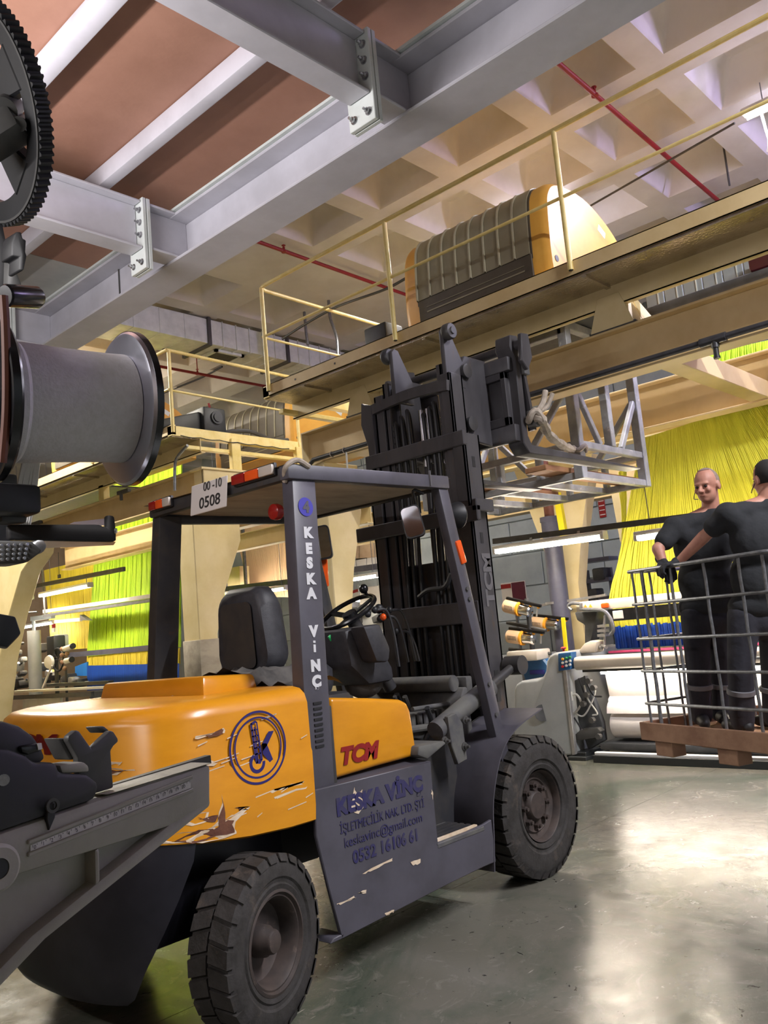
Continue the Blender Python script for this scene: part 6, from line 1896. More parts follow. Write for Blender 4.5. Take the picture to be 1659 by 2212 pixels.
mf = empty('weaving_loom', (11.5, 8, 0), 'pale loom of the row behind, seen between seat, wheel and mast', 'loom')
MB().prism([(12.0000, 11.8540, 2.4040), (12.0000, 11.1150, 2.4000), (12.0000, 11.2840, -0.0150), (12.0000, 12.1550, -0.0570)], (.3, 0, 0)).build('end_cabinet', M['white'], mf, bev=.03)
MB().box2((11.5, 6.2, 0), (12.0, 11.8, .95)).build('loom_bed', M['loomgrey'], mf, bev=.03)
for k, q in enumerate([(11.3000, 15.6210, 2.2890), (11.3000, 15.5860, 1.9820), (11.3000, 15.6460, 1.7330), (11.3000, 15.5830, 1.5280), (11.3000, 15.6940, 1.2820), (11.3000, 15.5810, 1.0770), (11.3000, 11.6040, 1.8730), (11.3000, 11.3070, 1.7640), (11.3000, 11.0420, 1.9560), (11.3000, 11.3980, 2.0290), (11.3000, 15.3970, 2.4730), (11.3000, 12.1970, 1.7420), (11.3000, 10.7120, 1.7610)]):
    MB().box(q, (.2, .22, .12), R=Matrix.Rotation(.3 * (k % 3 - 1), 3, 'X')).build('machine_part', M[('loomdark', 'alu', 'white', 'castdark')[k % 4]], mf, bev=.02)
MB().prism([(11.6000, 12.6230, 2.0300), (11.6000, 11.5760, 2.0320), (11.6000, 11.6920, 0.4680), (11.6000, 12.8110, 0.4460)], (.2, 0, 0)).build('loom_panel', M['loombeige'], mf, bev=.02)
MB().box2((11.35, 10.6, .9), (11.6, 12.2, 2.0)).build('loom_panel', M['loomgrey'], mf, bev=.02)
o = MB().prism([(11.2000, 15.5330, 2.7730), (11.2000, 15.4300, 2.7830), (11.2000, 15.5770, 1.0860), (11.2000, 15.7170, 1.0410)], (.1, 0, 0)).build('pale_upright', M['loomgrey'])
tag(o, 'pale upright between the cream column and the seat back', 'upright')

# white and black floor rail in front of the right loom, with trays
kr = empty('floor_rail', (8.0, 3, 0), 'white and black rail lying on the floor in front of the right loom', 'rail')
MB().box2((7.93, -3, 0), (7.97, 4.7, .075)).build('rail_face', M['kerbblack'], kr, bev=.004, seg=1)
MB().box2((7.97, -3, .0), (8.03, 4.7, .10)).build('rail_top', M['white'], kr, bev=.006, seg=1)
# lower slab behind the black rail
o = MB().path(bez([(7.9, 3.5, .35), (7.85, 2.8, .30), (7.85, 2.2, .31), (7.9, 1.4, .36)], 8), .014).build('white_hose', M['cablewhite'])
tag(o, 'white hose sagging under the loom behind the pallet', 'hose')

# ================================================================== MAN CAGE ON A PALLET, WITH TWO MEN
E1 = Vector((.388, .9215, 0)).normalized()      # along the front edge, towards its left end
E2 = Vector((E1.y, -E1.x, 0))                    # away from the front edge
FL = Vector((5.575, 2.91, 0))
LW, LD = 1.30, 1.0


def cg(a, b_, z):
    """a metres from the left end along the front, b metres back, height z"""
    return FL - E1 * a + E2 * b_ + Vector((0, 0, z))


ZP = .625
pal = empty('wooden_pallet', cg(.65, .5, .50), 'brown wooden pallet with raised side boards under the wire cage', 'pallet')


def plank(a0, a1, b0, b1, z0, z1, name, m_='wood', par=None):
    vs = [cg(a, b_, z) for z in (z0, z1) for a, b_ in ((a0, b0), (a1, b0), (a1, b1), (a0, b1))]
    return MB().add(vs, [(0, 3, 2, 1), (4, 5, 6, 7), (0, 1, 5, 4), (1, 2, 6, 5), (2, 3, 7, 6), (3, 0, 4, 7)]).build(name, M[m_], par or pal, bev=.004, seg=1, fix=True)


plank(0, LW, 0, .024, ZP - .005, ZP + .115, 'side_board')
plank(0, .024, .026, LD, ZP - .005, ZP + .115, 'side_board')
plank(0, LW, LD, LD + .024, ZP - .005, ZP + .115, 'side_board')
plank(LW - .024, LW, .026, LD, ZP - .005, ZP + .115, 'side_board')
n_ = 8
for k in range(n_):
    plank(.03 + 1.24 * k / n_, .03 + 1.24 * (k + .9) / n_, .03, LD - .005, ZP + .02, ZP + .042, 'deck_plank', 'woodnew')
for b_ in (.05, .45, .86):
    plank(.0, LW, b_, b_ + .1, ZP, ZP + .02, 'stringer_plank')
for a in (.10, .66, 1.18):
    for b_ in (.03, .43, .86):
        plank(a, a + .16, b_, b_ + .12, ZP - .105, ZP - .006, 'pallet_block')
# lifting forks under the pallet, coming from a truck outside the picture
lf = empty('lifting_forks', cg(LW + .5, .5, 0), 'pair of dark fork blades holding up the pallet with the cage', 'forks')
for b_ in (.24, .68):
    vs = [cg(a, bb, z) for z in (ZP - .055, ZP - .005) for a, bb in ((.35, b_), (LW + .75, b_), (LW + .75, b_ + .11), (.35, b_ + .11))]
    MB().add(vs, [(0, 3, 2, 1), (4, 5, 6, 7), (0, 1, 5, 4), (1, 2, 6, 5), (2, 3, 7, 6), (3, 0, 4, 7)]).build('fork_blade', M['mast'], lf, fix=True)
for b_ in (.18, .78):
    vs = [cg(a, bb, z) for z in (0, 2.0) for a, bb in ((LW + .80, b_), (LW + .92, b_), (LW + .92, b_ + .08), (LW + .80, b_ + .08))]
    MB().add(vs, [(0, 3, 2, 1), (4, 5, 6, 7), (0, 1, 5, 4), (1, 2, 6, 5), (2, 3, 7, 6), (3, 0, 4, 7)]).build('mast_post', M['mast'], lf, fix=True)
for z in (ZP - .05, ZP + .40, 1.9):
    MB().bar(cg(LW + .77, .15, z), cg(LW + .77, .90, z), .06, .10).build('carriage_bar', M['mast'], lf)
for b_ in (.24, .68):
    MB().bar(cg(LW + .74, b_ + .055, ZP - .05), cg(LW + .74, b_ + .055, ZP + .45), .04, .11).build('fork_shank', M['mast'], lf)

# wire cage
ca = empty('wire_cage', cg(.65, .5, ZP + .04), 'round-cornered galvanised wire cage the two men stand in', 'cage')
I0, I1, J0, J1, RC = .035, LW - .035, .04, LD - .03, .05


def ring_pts(off=0):
    pts = []
    for cx, cy, a0 in ((I0 + RC, J0 + RC, PI), (I1 - RC, J0 + RC, 1.5 * PI), (I1 - RC, J1 - RC, 0), (I0 + RC, J1 - RC, PI / 2)):
        for k in range(6):
            t = a0 + PI / 2 * k / 5
            pts.append((cx + (RC + off) * math.cos(t), cy + (RC + off) * math.sin(t)))
    return pts


ZT = 1.775
for z, off, r_ in ((ZT, .012, .013), (ZT, -.014, .012), (1.545, .010, .0105), (1.305, .010, .0105), (1.085, .010, .0105), (.865, .010, .0105)):
    MB().path([cg(a, b_, z) for a, b_ in ring_pts(off)], r_, 8, closed=True).build('hoop_rod', M['rod'], ca)
vert = [(I0 + .045, J0 - 0, .009), (I0 + .145, J0, .013), (I0 + .42, J0, .0105), (I0 + .72, J0, .0105), (I0 + 1.0, J0, .0105), (I1 - .05, J0, .0105)]
vert += [(I0, J0 + .05 + .145 * k, .009) for k in range(1, 6)] + [(I1, J0 + .05 + .145 * k, .009) for k in range(1, 6)] + [(I0 + .08 + .22 * k, J1, .009) for k in range(6)]
for a, b_, r_ in vert:
    pts = [cg(a + .003 * math.sin(k * 2.3 + a * 9), b_, ZP + .043 + (ZT - ZP - .05) * k / 10) for k in range(11)]
    MB().path(pts, r_, 8).build('upright_rod', M['rod'], ca)


# ------------------------------------------------------------------ people
def cap(mb, p0, p1, r0, r1, n=14):
    """tapered limb piece with round ends"""
    p0, p1 = Vector(p0), Vector(p1)
    mb.tube(p0, p1, r0, r1, n)
    mb.ell(p0, (r0, r0, r0), n, 8)
    mb.ell(p1, (r1, r1, r1), n, 8)


def fuse(mb, name, m_, parent, voxel, smooth=6):
    """melt overlapping pieces into one continuous skin"""
    me = bpy.data.meshes.new('tmp_fuse')
    me.from_pydata([tuple(v) for v in mb.v], [], mb.f)
    o = bpy.data.objects.new('tmp_fuse', me)
    COL.objects.link(o)
    r_ = o.modifiers.new('r', 'REMESH')
    r_.mode = 'VOXEL'
    r_.voxel_size = voxel
    s_ = o.modifiers.new('s', 'SMOOTH')
    s_.factor = .5
    s_.iterations = smooth
    dg = bpy.context.evaluated_depsgraph_get()
    me2 = bpy.data.meshes.new_from_object(o.evaluated_get(dg))
    bpy.data.objects.remove(o)
    o_ = org(parent)
    for v in me2.vertices:
        v.co -= o_
    me2.materials.clear()
    me2.materials.append(m_)
    me2.shade_smooth()
    me2.name = name
    ob = bpy.data.objects.new(name, me2)
    COL.objects.link(ob)
    ob.parent = parent
    ORG[ob.name] = o_
    return ob


def frame_of(face):
    F_ = Vector(face).normalized()
    L_ = Vector((0, 0, 1)).cross(F_).normalized()   # the person's left
    U_ = F_.cross(L_)
    return F_, L_, U_


def person(J, face, chest, lab, hair, hair_full, sleeve=.55, build=1.0):
    foot_z = ZP + .042
    root = empty('person', ((J['ankL'][0] + J['ankR'][0]) / 2, (J['ankL'][1] + J['ankR'][1]) / 2, foot_z), lab, 'person')
    J = {k: Vector(v) for k, v in J.items()}
    for k in ('ankL', 'ankR'):
        J[k].z = foot_z + .10
    F_, L_, U_ = frame_of(face)
    C_, CL, CU = frame_of(chest)
    H = J['head']
    R_ = Matrix((F_, L_, U_)).transposed()

    def hp(f_, l_, u_):
        return H + F_ * f_ + L_ * l_ + U_ * u_
    body = MB()
    body.ell(hp(-.008, 0, .025), (.098, .078, .098), 22, 14, R_)
    body.ell(hp(.020, 0, -.045), (.072, .064, .080), 18, 12, R_)
    body.ell(hp(.055, 0, -.093), (.032, .034, .024), 14, 8, R_)
    body.ell(hp(.078, 0, .014), (.020, .056, .014), 14, 8, R_)           # brow
    cap(body, hp(.088, 0, .0), hp(.112, 0, -.034), .010, .015, 10)          # nose
    for s in (-1, 1):
        body.ell(hp(.072, s * .042, -.030), (.020, .018, .022), 12, 8, R_)  # cheek
        body.ell(hp(.105, s * .013, -.040), (.010, .009, .009), 8, 6, R_)
        body.ell(hp(-.008, s * .082, -.012), (.022, .010, .034), 12, 8, R_)  # ear
    body.ell(hp(.074, 0, -.066), (.020, .034, .024), 14, 8, R_)            # mouth
    cap(body, J['neck'] - CU * .01, hp(-.02, 0, -.06), .062, .056)
    ch, pe = J['chest'], J['pelvis']
    RC_ = Matrix((C_, CL, CU)).transposed()
    body.ell(ch, (.105 * build, .165 * build, .20), 18, 12, RC_)
    body.ell(ch.lerp(pe, .5), (.10 * build, .14 * build, .18), 18, 12, RC_)
    body.ell(pe, (.10, .15, .13), 18, 12, RC_)
    for s in 'LR':
        cap(body, J['sh' + s], J['el' + s], .048, .040)
        cap(body, J['el' + s], J['wr' + s], .043, .029)
        cap(body, J['hip' + s], J['kn' + s], .078, .054)
        cap(body, J['kn' + s], J['ank' + s], .054, .036)
        cap(body, J['neck'] - CU * .02, J['sh' + s], .06, .05)
    fuse(body, 'body', M['skin'], root, .0062, 6)
    MB().ell(hp(.0905, 0, -.0685), (.006, .021, .0032), 12, 6, R_).build('mouth', M['lip'], root)
    for s in (-1, 1):
        e = MB().ell(hp(.0815, s * .031, -.004), (.011, .013, .009), 12, 8, R_)
        e.build('eye', M['eye'], root)
    # hair as a thin cap
    hr = MB()
    vs, fs = [], []
    m_, n_ = 12, 26
    for i in range(m_ + 1):
        t = PI / 2 - (PI * (.70 if hair_full else .62)) * i / m_
        for k in range(n_):
            a = 2 * PI * k / n_
            drop = 1.0 if math.cos(a) < .35 else (.42 if hair_full else .30)
            tt = PI / 2 - (PI / 2 - t) * drop
            vs.append(hp(-.008 + .1005 * math.cos(tt) * math.cos(a), .0805 * math.cos(tt) * math.sin(a), .025 + .1005 * math.sin(tt)))
    fs = [(i * n_ + k, (i + 1) * n_ + k, (i + 1) * n_ + (k + 1) % n_, i * n_ + (k + 1) % n_) for i in range(m_) for k in range(n_)]
    hr.add(vs, fs)
    hr.build('hair', hair, root, ang=80)
    # shirt
    sh = MB()
    sh.ell(ch, (.128 * build, .19 * build, .215), 18, 12, RC_)
    sh.ell(ch.lerp(pe, .55), (.125 * build, .17 * build, .22), 18, 12, RC_)
    sh.ell(pe + CU * .03, (.125 * build, .175 * build, .12), 18, 12, RC_)
    cap(sh, J['neck'] - CU * .055, J['neck'] - CU * .045, .085, .080)
    for s in 'LR':
        cap(sh, J['neck'] - CU * .055, J['sh' + s], .072, .072)
        cap(sh, J['sh' + s], J['sh' + s].lerp(J['el' + s], sleeve), .074, .070)
        cap(sh, J['sh' + s], ch - CU * .03, .085, .09)
    fuse(sh, 'shirt', M['shirt'], root, .013, 5)
    tr_ = MB()
    tr_.ell(pe - CU * .05, (.122, .172, .14), 18, 12, RC_)
    for s in 'LR':
        cap(tr_, J['hip' + s], J['kn' + s], .102, .082)
        cap(tr_, J['kn' + s], J['ank' + s] + Vector((0, 0, -.02)), .082, .076)
        cap(tr_, pe, J['hip' + s], .11, .10)
    fuse(tr_, 'trousers', M['trouser'], root, .013, 4)
    for s in 'LR':
        a = J['kn' + s].lerp(J['ank' + s], .42)
        d = (J['ank' + s] - J['kn' + s]).normalized()
        MB().lathe([(.080, -.018), (.088, -.014), (.088, .014), (.080, .018)], a, d, 20).build('trouser_band', M['greytrim'], root)
        so = MB()
        hd = J['ft' + s].normalized() if 'ft' + s in J else C_
        A = J['ank' + s]
        heel, toe = A - hd * .045 + Vector((0, 0, -.055)), A + hd * .17 + Vector((0, 0, -.062))
        cap(so, heel, A + hd * .07 + Vector((0, 0, -.05)), .043, .046)
        cap(so, A + hd * .07 + Vector((0, 0, -.052)), toe, .046, .036)
        cap(so, A + Vector((0, 0, .03)), A + Vector((0, 0, -.05)), .05, .046)
        shoe = fuse(so, 'shoe', M['shoe'], root, .009, 3)
    return root, hp, J


def hand(root, wrist, palm_dir, across, down, side, m_, curl=1.0, grip=None):
    """gloved hand: palm, four bent fingers of unequal length and a thumb; palm_dir runs from wrist to knuckles,
    across towards the little finger, down is the way the fingers bend"""
    P_, A_, D_ = Vector(palm_dir).normalized(), Vector(across).normalized(), Vector(down).normalized()
    w_ = Vector(wrist)
    h = MB()
    cap(h, w_ - P_ * .05, w_ + P_ * .01, .036, .032, 12)
    for k in range(4):
        o = (-.033 + .022 * k)
        cap(h, w_ + A_ * o * .6, w_ + P_ * .085 + A_ * o, .018, .0145, 10)
        L = (.040, .046, .043, .034)[k]
        b0 = w_ + P_ * .088 + A_ * o
        b1 = b0 + P_ * L * .75 + D_ * L * .65 * curl
        b2 = b1 + P_ * L * .05 * (2 - curl) + D_ * L * .78
        b3 = b2 - P_ * L * .45 * curl + D_ * L * .42
        cap(h, b0, b1, .0125, .0115, 10)
        cap(h, b1, b2, .0115, .0105, 10)
        cap(h, b2, b3, .0105, .009, 10)
    t0 = w_ + P_ * .025 - A_ * .035
    t1 = t0 + P_ * .03 - A_ * .030 + D_ * .015
    t2 = t1 + P_ * .028 - A_ * .004 + D_ * .028
    cap(h, w_ + P_ * .01 - A_ * .015, t0, .02, .017, 10)
    cap(h, t0, t1, .016, .0135, 10)
    cap(h, t1, t2, .0135, .011, 10)
    return fuse(h, 'glove', m_, root, .0048, 2)


IR = Vector((.682, -.725, -.09))   # rightwards in the picture
TF = Vector((-.73, -.67, 0))       # towards the camera
J1_ = dict(head=(5.8420, 2.3110, 2.3130), neck=(5.8950, 2.3300, 2.1520), chest=(5.8770, 2.4020, 1.9020), pelvis=(5.9170, 2.4630, 1.4610),
           shR=(5.7120, 2.5220, 2.0460), elR=(5.5700, 2.6010, 1.9060), wrR=(5.5420, 2.5630, 1.7990), shL=(6.0760, 2.2330, 2.0320), elL=(6.1100, 2.2200, 1.7650), wrL=(5.9860, 2.2510, 1.5450),
           hipR=(5.8520, 2.5260, 1.4300), hipL=(6.0210, 2.4200, 1.4140), knR=(5.8500, 2.5570, 1.0740), knL=(6.0350, 2.4780, 1.0540), ankR=(5.8840, 2.5950, 0.7770), ankL=(6.0670, 2.5350, 0.7530))
man1, hp1, JJ = person(J1_, -IR * .75 + TF * .66 + Vector((0, 0, -.16)), -IR * .25 + TF, 'bald man in a black T-shirt with his gloved hand on the cage rail', M['hairgrey'], False, .62, 1.12)
hand(man1, JJ['wrR'] + Vector((0, 0, .01)), (IR * .1 + TF * .75 + Vector((0, 0, -.55))), IR, Vector((0, 0, -1)) - TF * .3, 1, M['glove'])
hand(man1, JJ['wrL'], Vector((0, 0, -1)), TF, -IR, 1, M['glove'], .5)
MB().path(bez([hp1(.02, -.085, -.03), hp1(.07, -.075, -.075), hp1(.10, -.03, -.085)], 6), .003, 6).build('headset_wire', M['cableblack'], man1)
J2_ = dict(head=(5.6900, 1.8590, 2.2660), neck=(5.6710, 1.8780, 2.1290), chest=(5.6560, 1.9300, 1.8810), pelvis=(5.6890, 2.0310, 1.4350),
           shL=(5.4760, 2.0610, 2.0540), elL=(5.4750, 2.2350, 1.9360), wrL=(5.4730, 2.4320, 1.7900), shR=(5.8520, 1.7360, 1.9990), elR=(5.9220, 1.7500, 1.7090), wrR=(5.9870, 1.8500, 1.4610),
           hipL=(5.5900, 2.0980, 1.4100), hipR=(5.7760, 1.9740, 1.3910), knL=(5.5510, 2.1530, 1.0580), knR=(5.7910, 2.0330, 1.0300), ankL=(5.5930, 2.2040, 0.7400), ankR=(5.8110, 2.0760, 0.7110))
man2, hp2, JJ2 = person(J2_, -TF * .9 - IR * .15, -TF - IR * .25, 'dark-haired man in a black T-shirt seen from behind reaching for the rail', M['hairdark'], True, .55, 1.2)
hand(man2, JJ2['wrL'] + Vector((0, 0, .01)), -IR * .85 + Vector((0, 0, -.25)), TF, Vector((0, 0, -1)), -1, M['glove'], .7)
hand(man2, JJ2['wrR'], Vector((0, 0, -1)), -TF, IR, 1, M['glove'], .5)
MB().path(bez([hp2(-.005, .088, -.02), hp2(.02, .10, -.06), hp2(.05, .09, -.08)], 6), .003, 6).build('headset_wire', M['cableblack'], man2)

# ================================================================== FOREGROUND LOOM THE CAMERA STANDS AT
BN = Vector((-0.10653, 0.99431, 0))         # away from the camera, square to the bracket
fl_ = empty('foreground_loom', (0.5030, 1.6980, 1.4900), 'dark machine parts of the loom cut off by the left edge', 'loom')
fl_.location.z = 0
ORG[fl_.name] = Vector(fl_.location)
q = Vector((0.5030, 1.6980, 1.4900))
MB().box((q.x, q.y, 1.2), (.14, .14, 2.4)).build('frame_post', M['loomdark'], fl_, bev=.01)

# toothed belt wheel
gc = Vector((0.5890, 1.4010, 2.4800))
ga = ((gc - Vector((0, 0, CAM_H))).normalized() * .66 + Vector((.68, -.72, -.10)) * .75).normalized()
gx = ga.orthogonal().normalized()
gx = (Vector((0, 0, 1)) - ga * ga.z).normalized()
gy = ga.cross(gx)
RG = .186
wm = MB()
n_ = 88
rings = [[], [], [], []]
for k in range(n_ * 4):
    t = 2 * PI * k / (n_ * 4)
    rr = RG + (.003, .003, -.003, -.003)[k % 4]
    for i, (r_, h_) in enumerate(((RG - .040, -.010), (rr, -.010), (rr, .014), (RG - .040, .014))):
        rings[i].append(gc + (gx * math.cos(t) + gy * math.sin(t)) * r_ + ga * h_)
wm.loft([rings[0], rings[1], rings[2], rings[3], rings[0]], cap=False)
bw = wm.build('belt_wheel', M['gearblk'], fl_, ang=30, fix=True)
for k in range(5):
    t = 2 * PI * k / 5 + 4.05
    MB().prism([gc + gx * math.cos(t + a) * r_ + gy * math.sin(t + a) * r_ - ga * .012 for r_, a in ((.03, -.9), (.075, -.30), (RG - .03, -.27), (RG - .03, .27), (.075, .30), (.03, .9))], ga * .024).build('wheel_spoke', M['gearblk'], bw, bev=.004, seg=1, fix=True)
MB().lathe([(.0, -.03), (.05, -.03), (.055, -.02), (.055, .03), (0, .03)], gc, ga, 28).build('wheel_hub', M['gearblk'], bw)
MB().lathe([(RG - .008, -.012), (RG - .004, -.012), (RG - .004, -.0105), (RG - .008, -.0105)], gc, ga, 60).build('wheel_flange', M['castdark'], bw)
hb_ = MB()
hb_.bar((0.5450, 1.3520, 2.3670), (0.5990, 1.2850, 2.4110), .06, .05).build('wheel_bracket', M['castdark'], fl_, bev=.012)
MB().tube((0.5700, 1.2850, 2.4170), (0.6020, 1.3300, 2.4640), .022, n=16).tube((0.5880, 1.2700, 2.3940), (0.6170, 1.3200, 2.4360), .012, n=14).build('bracket_boss', M['castdark'], fl_, bev=0)
MB().bar(gc - ga * .02, q + Vector((0, 0, gc.z - q.z)), .05, .05).build('wheel_axle_arm', M['loomdark'], fl_, bev=.008)

# levers under the wheel
MB().prism([(0.5830, 1.3750, 2.2730), (0.5980, 1.3600, 2.2650), (0.6040, 1.3610, 2.2320), (0.6070, 1.3600, 2.2160), (0.6120, 1.3720, 2.1380), (0.5880, 1.3970, 2.1410)], BN * .05).build('lever_body', M['black'], fl_, bev=.008)
MB().prism([(0.5880, 1.3090, 2.2030), (0.5900, 1.3050, 2.2150), (0.5920, 1.3010, 2.2210), (0.5980, 1.2950, 2.2200), (0.6000, 1.2950, 2.2090), (0.6040, 1.2910, 2.2060), (0.6040, 1.2950, 2.1860), (0.6060, 1.2950, 2.1800), (0.6030, 1.3020, 2.1560), (0.5980, 1.3080, 2.1580), (0.5980, 1.3030, 2.1790), (0.5890, 1.3130, 2.1820)], BN * .035).build('lever_catch', M['black'], fl_, bev=.006)
MB().prism([(0.6030, 1.3530, 2.2030), (0.6140, 1.3410, 2.1980), (0.6140, 1.3470, 2.1710), (0.6220, 1.3440, 2.1470), (0.6040, 1.3630, 2.1500)], BN * .04).build('lever_stay', M['castdark'], fl_, bev=.006)
MB().lathe([(0, 0), (.016, 0), (.0185, .003), (.0185, .062), (.015, .068), (0, .068)], (0.5670, 1.2940, 2.1020), Vector((0.6310, 1.3100, 2.1190)) - Vector((0.5670, 1.2940, 2.1020)), 24).build('roller', M['blackgloss'], fl_)
MB().path(bez([(0.4990, 1.1430, 2.0330), (0.5020, 1.1470, 1.9940), (0.5060, 1.1570, 1.9290), (0.5080, 1.1680, 1.8650), (0.5070, 1.1820, 1.8020)], 6), .0065, 8).build('brown_bar', M['rustbrown'], fl_)
MB().bar((0.5680, 1.4190, 2.2110), q + Vector((0, 0, (0.5680, 1.4190, 2.2110)[2] - q.z)), .05, .06).build('lever_arm', M['loomdark'], fl_, bev=.006)

# big white yarn spool
sa, sb_ = Vector((0.5400, 1.2570, 1.9140)), Vector((0.7260, 1.2320, 1.9210))
ad = (sb_ - sa).normalized()
Ls = (sb_ - sa).length
so_ = empty('yarn_spool', (sa + sb_) / 2, 'large spool of grey-white yarn between dark flanges at the left edge', 'spool')
pr = [(0, 0), (.094, 0)] + [(.094 - .003 * t + .0008 * math.sin(t * 40), Ls * t) for t in [k / 24 for k in range(1, 25)]] + [(0, Ls)]
MB().lathe([(0, .001), (.096, .001), (.0955, Ls * .07), (.0915, Ls * .10), (.0925, Ls * .14), (.0895, Ls * .5), (.0885, Ls * .85), (.089, Ls - .001), (0, Ls - .001)], sa, ad, 72).build('yarn_winding', M['yarnwhite'], so_, ang=30)
for name, c_, s, r_ in (('flange', sb_, 1, 0.1265), ('flange', sa, -1, .122)):
    f_ = MB().lathe([(0, 0), (r_ - .010, 0), (r_ - .004, .0015), (r_, .006), (r_, .012), (r_ - .004, .016), (0, .017)], c_, ad * s, 72).build(name, M['clear'] if s > 0 else M['blackgloss'], so_, ang=25)
    MB().lathe([(r_ - .004, .006), (r_ + .001, .006), (r_ + .001, .017), (r_ - .004, .018), (r_ - .004, .006)], c_, ad * s, 72).build('flange_rim', M['blackgloss'], f_)
MB().tube(sa - ad * .16, sb_ + ad * .04, .02, n=16).build('spindle', M['castdark'], so_)
MB().bar(sa - ad * .12, q + Vector((0, 0, sa.z - q.z)), .05, .07).build('spool_arm', M['loomdark'], so_, bev=.006)

# white yarn bundles running down under the spool
ys_ = empty('yarn_bundle', (0.5950, 1.3150, 1.7760), 'white yarn strands running down behind the black box under the spool', 'yarn')
random.seed(4)
for k in range(9):
    x0_ = k / 8
    a_ = Vector((0.6060, 1.3340, 1.8410)).lerp(Vector((0.6320, 1.3350, 1.8430)), x0_)
    b_ = Vector((0.6050, 1.3870, 1.7350)).lerp(Vector((0.6250, 1.3640, 1.7400)), x0_)
    MB().path(bez([a_, a_.lerp(b_, .5) + Vector((random.uniform(-.003, .003), 0, 0)), b_], 6), .0027, 6).build('yarn_strand', M['white'], ys_)
MB().box((0.5500, 1.2620, 1.7630), (.075, .06, .045)).build('black_box', M['black'], fl_, bev=.008)
MB().box((0.5700, 1.3220, 1.8010), (.03, .03, .03)).build('box_clamp', M['castdark'], fl_, bev=.005)
MB().box((0.5610, 1.2850, 1.7420), (.04, .03, .02)).build('box_clamp', M['castdark'], fl_, bev=.005)

# black arm with an upturned end
am = MB().prism([(0.5600, 1.2870, 1.7320), (0.6540, 1.1880, 1.7200), (0.6630, 1.1790, 1.7130), (0.6620, 1.1760, 1.7330), (0.6690, 1.1690, 1.7310), (0.6700, 1.1690, 1.7250), (0.6720, 1.1700, 1.7080), (0.6730, 1.1730, 1.6910), (0.5610, 1.2910, 1.7090)], BN * .012).build('black_arm', M['black'], fl_, bev=.003)
a0, a1, a2, a3 = Vector((0.5970, 1.2530, 1.7050)), Vector((0.6720, 1.1740, 1.6910)), Vector((0.7010, 1.2320, 1.6940)), Vector((0.6280, 1.3100, 1.6990))
MB().add([a0, a1, a2, a3], [(0, 1, 2, 3)]).build('arm_underside', M['alu'], am)
a0, a1, a2, a3 = Vector((0.6280, 1.2320, 1.7260)), Vector((0.6690, 1.1890, 1.7180)), Vector((0.6820, 1.2140, 1.7340)), Vector((0.6470, 1.2530, 1.7330))
MB().add([a0, a1, a2, a3], [(0, 1, 2, 3)]).build('arm_plate', M['alu'], am)
MB().tube((0.6650, 1.1630, 1.7060), (0.6670, 1.1610, 1.7060), .004, n=10).build('arm_screw', M['zinc'], am)
pf = MB().prism([(0.5080, 1.2310, 1.7000), (0.5490, 1.1880, 1.6930), (0.5610, 1.1780, 1.6770), (0.5480, 1.1950, 1.6640), (0.5440, 1.2000, 1.6620), (0.5100, 1.2360, 1.6670)], BN * .05).build('perforated_guard', M['castdark'], fl_, bev=.008)
for i in range(5):
    for j in range(4):
        p0 = Vector((0.5180, 1.2180, 1.6900)).lerp(Vector((0.5430, 1.1920, 1.6880)), i / 4).lerp(Vector((0.5190, 1.2210, 1.6700)).lerp(Vector((0.5410, 1.1980, 1.6690)), i / 4), j / 3)
        MB().tube(p0, p0 - BN * .002, .0022, n=8).build('guard_dot', M['alu'], pf)
MB().prism([(0.5660, 1.2130, 1.6980), (0.5740, 1.2040, 1.6980), (0.5790, 1.2020, 1.6870), (0.5740, 1.2090, 1.6770), (0.5630, 1.2210, 1.6760), (0.5590, 1.2240, 1.6830)], BN * .03).build('guard_clip', M['alu'], fl_, bev=.005)
MB().lathe([(0, 0), (.022, 0), (.026, .004), (.026, .03), (0, .03)], (0.5360, 1.2730, 1.5680), (-.3, -.9, .1), 6).build('hex_knob', M['charcoal'], fl_, bev=.003)
MB().bar((0.5570, 1.3240, 1.5700), q + Vector((0, 0, (0.5570, 1.3240, 1.5700)[2] - q.z)), .03, .03).bar((0.5630, 1.3450, 1.7280), q + Vector((0, 0, (0.5630, 1.3450, 1.7280)[2] - q.z)), .05, .08).build('guard_arm', M['loomdark'], fl_)

# grey cast bracket with a numbered scale
sbk = empty('scale_bracket', (0.5026, 1.0182, 1.2892), 'grey cast bracket with a white numbered scale in the lower left corner', 'bracket')
T = .055
bar_ = [(0.7280, 1.0423, 1.3570), (0.7234, 1.0418, 1.2998), (0.6802, 1.0372, 1.2932), (0.6689, 1.0360, 1.2891), (0.3373, 1.0005, 1.2832), (0.3379, 1.0005, 1.3212), (0.4183, 1.0091, 1.3356), (0.5566, 1.0240, 1.3465)]
MB().prism(bar_, BN * T).build('bracket_bar', M['bracket'], sbk, bev=.006, fix=True)
MB().prism([(0.7244, 1.0419, 1.3121), (0.7234, 1.0418, 1.2998), (0.4694, 1.0146, 1.2060), (0.4135, 1.0086, 1.1741), (0.3350, 1.0002, 1.1392), (0.3353, 1.0002, 1.1566), (0.4141, 1.0087, 1.1943), (0.4528, 1.0128, 1.2164), (0.6696, 1.0361, 1.2991)], BN * T).build('bracket_brace', M['bracket'], sbk, bev=.005, fix=True)
MB().prism([(0.5371, 1.0219, 1.2879), (0.5443, 1.0226, 1.2894), (0.5436, 1.0226, 1.2488), (0.5363, 1.0218, 1.2454)], BN * T).build('bracket_rib', M['bracket'], sbk, bev=.004, fix=True)
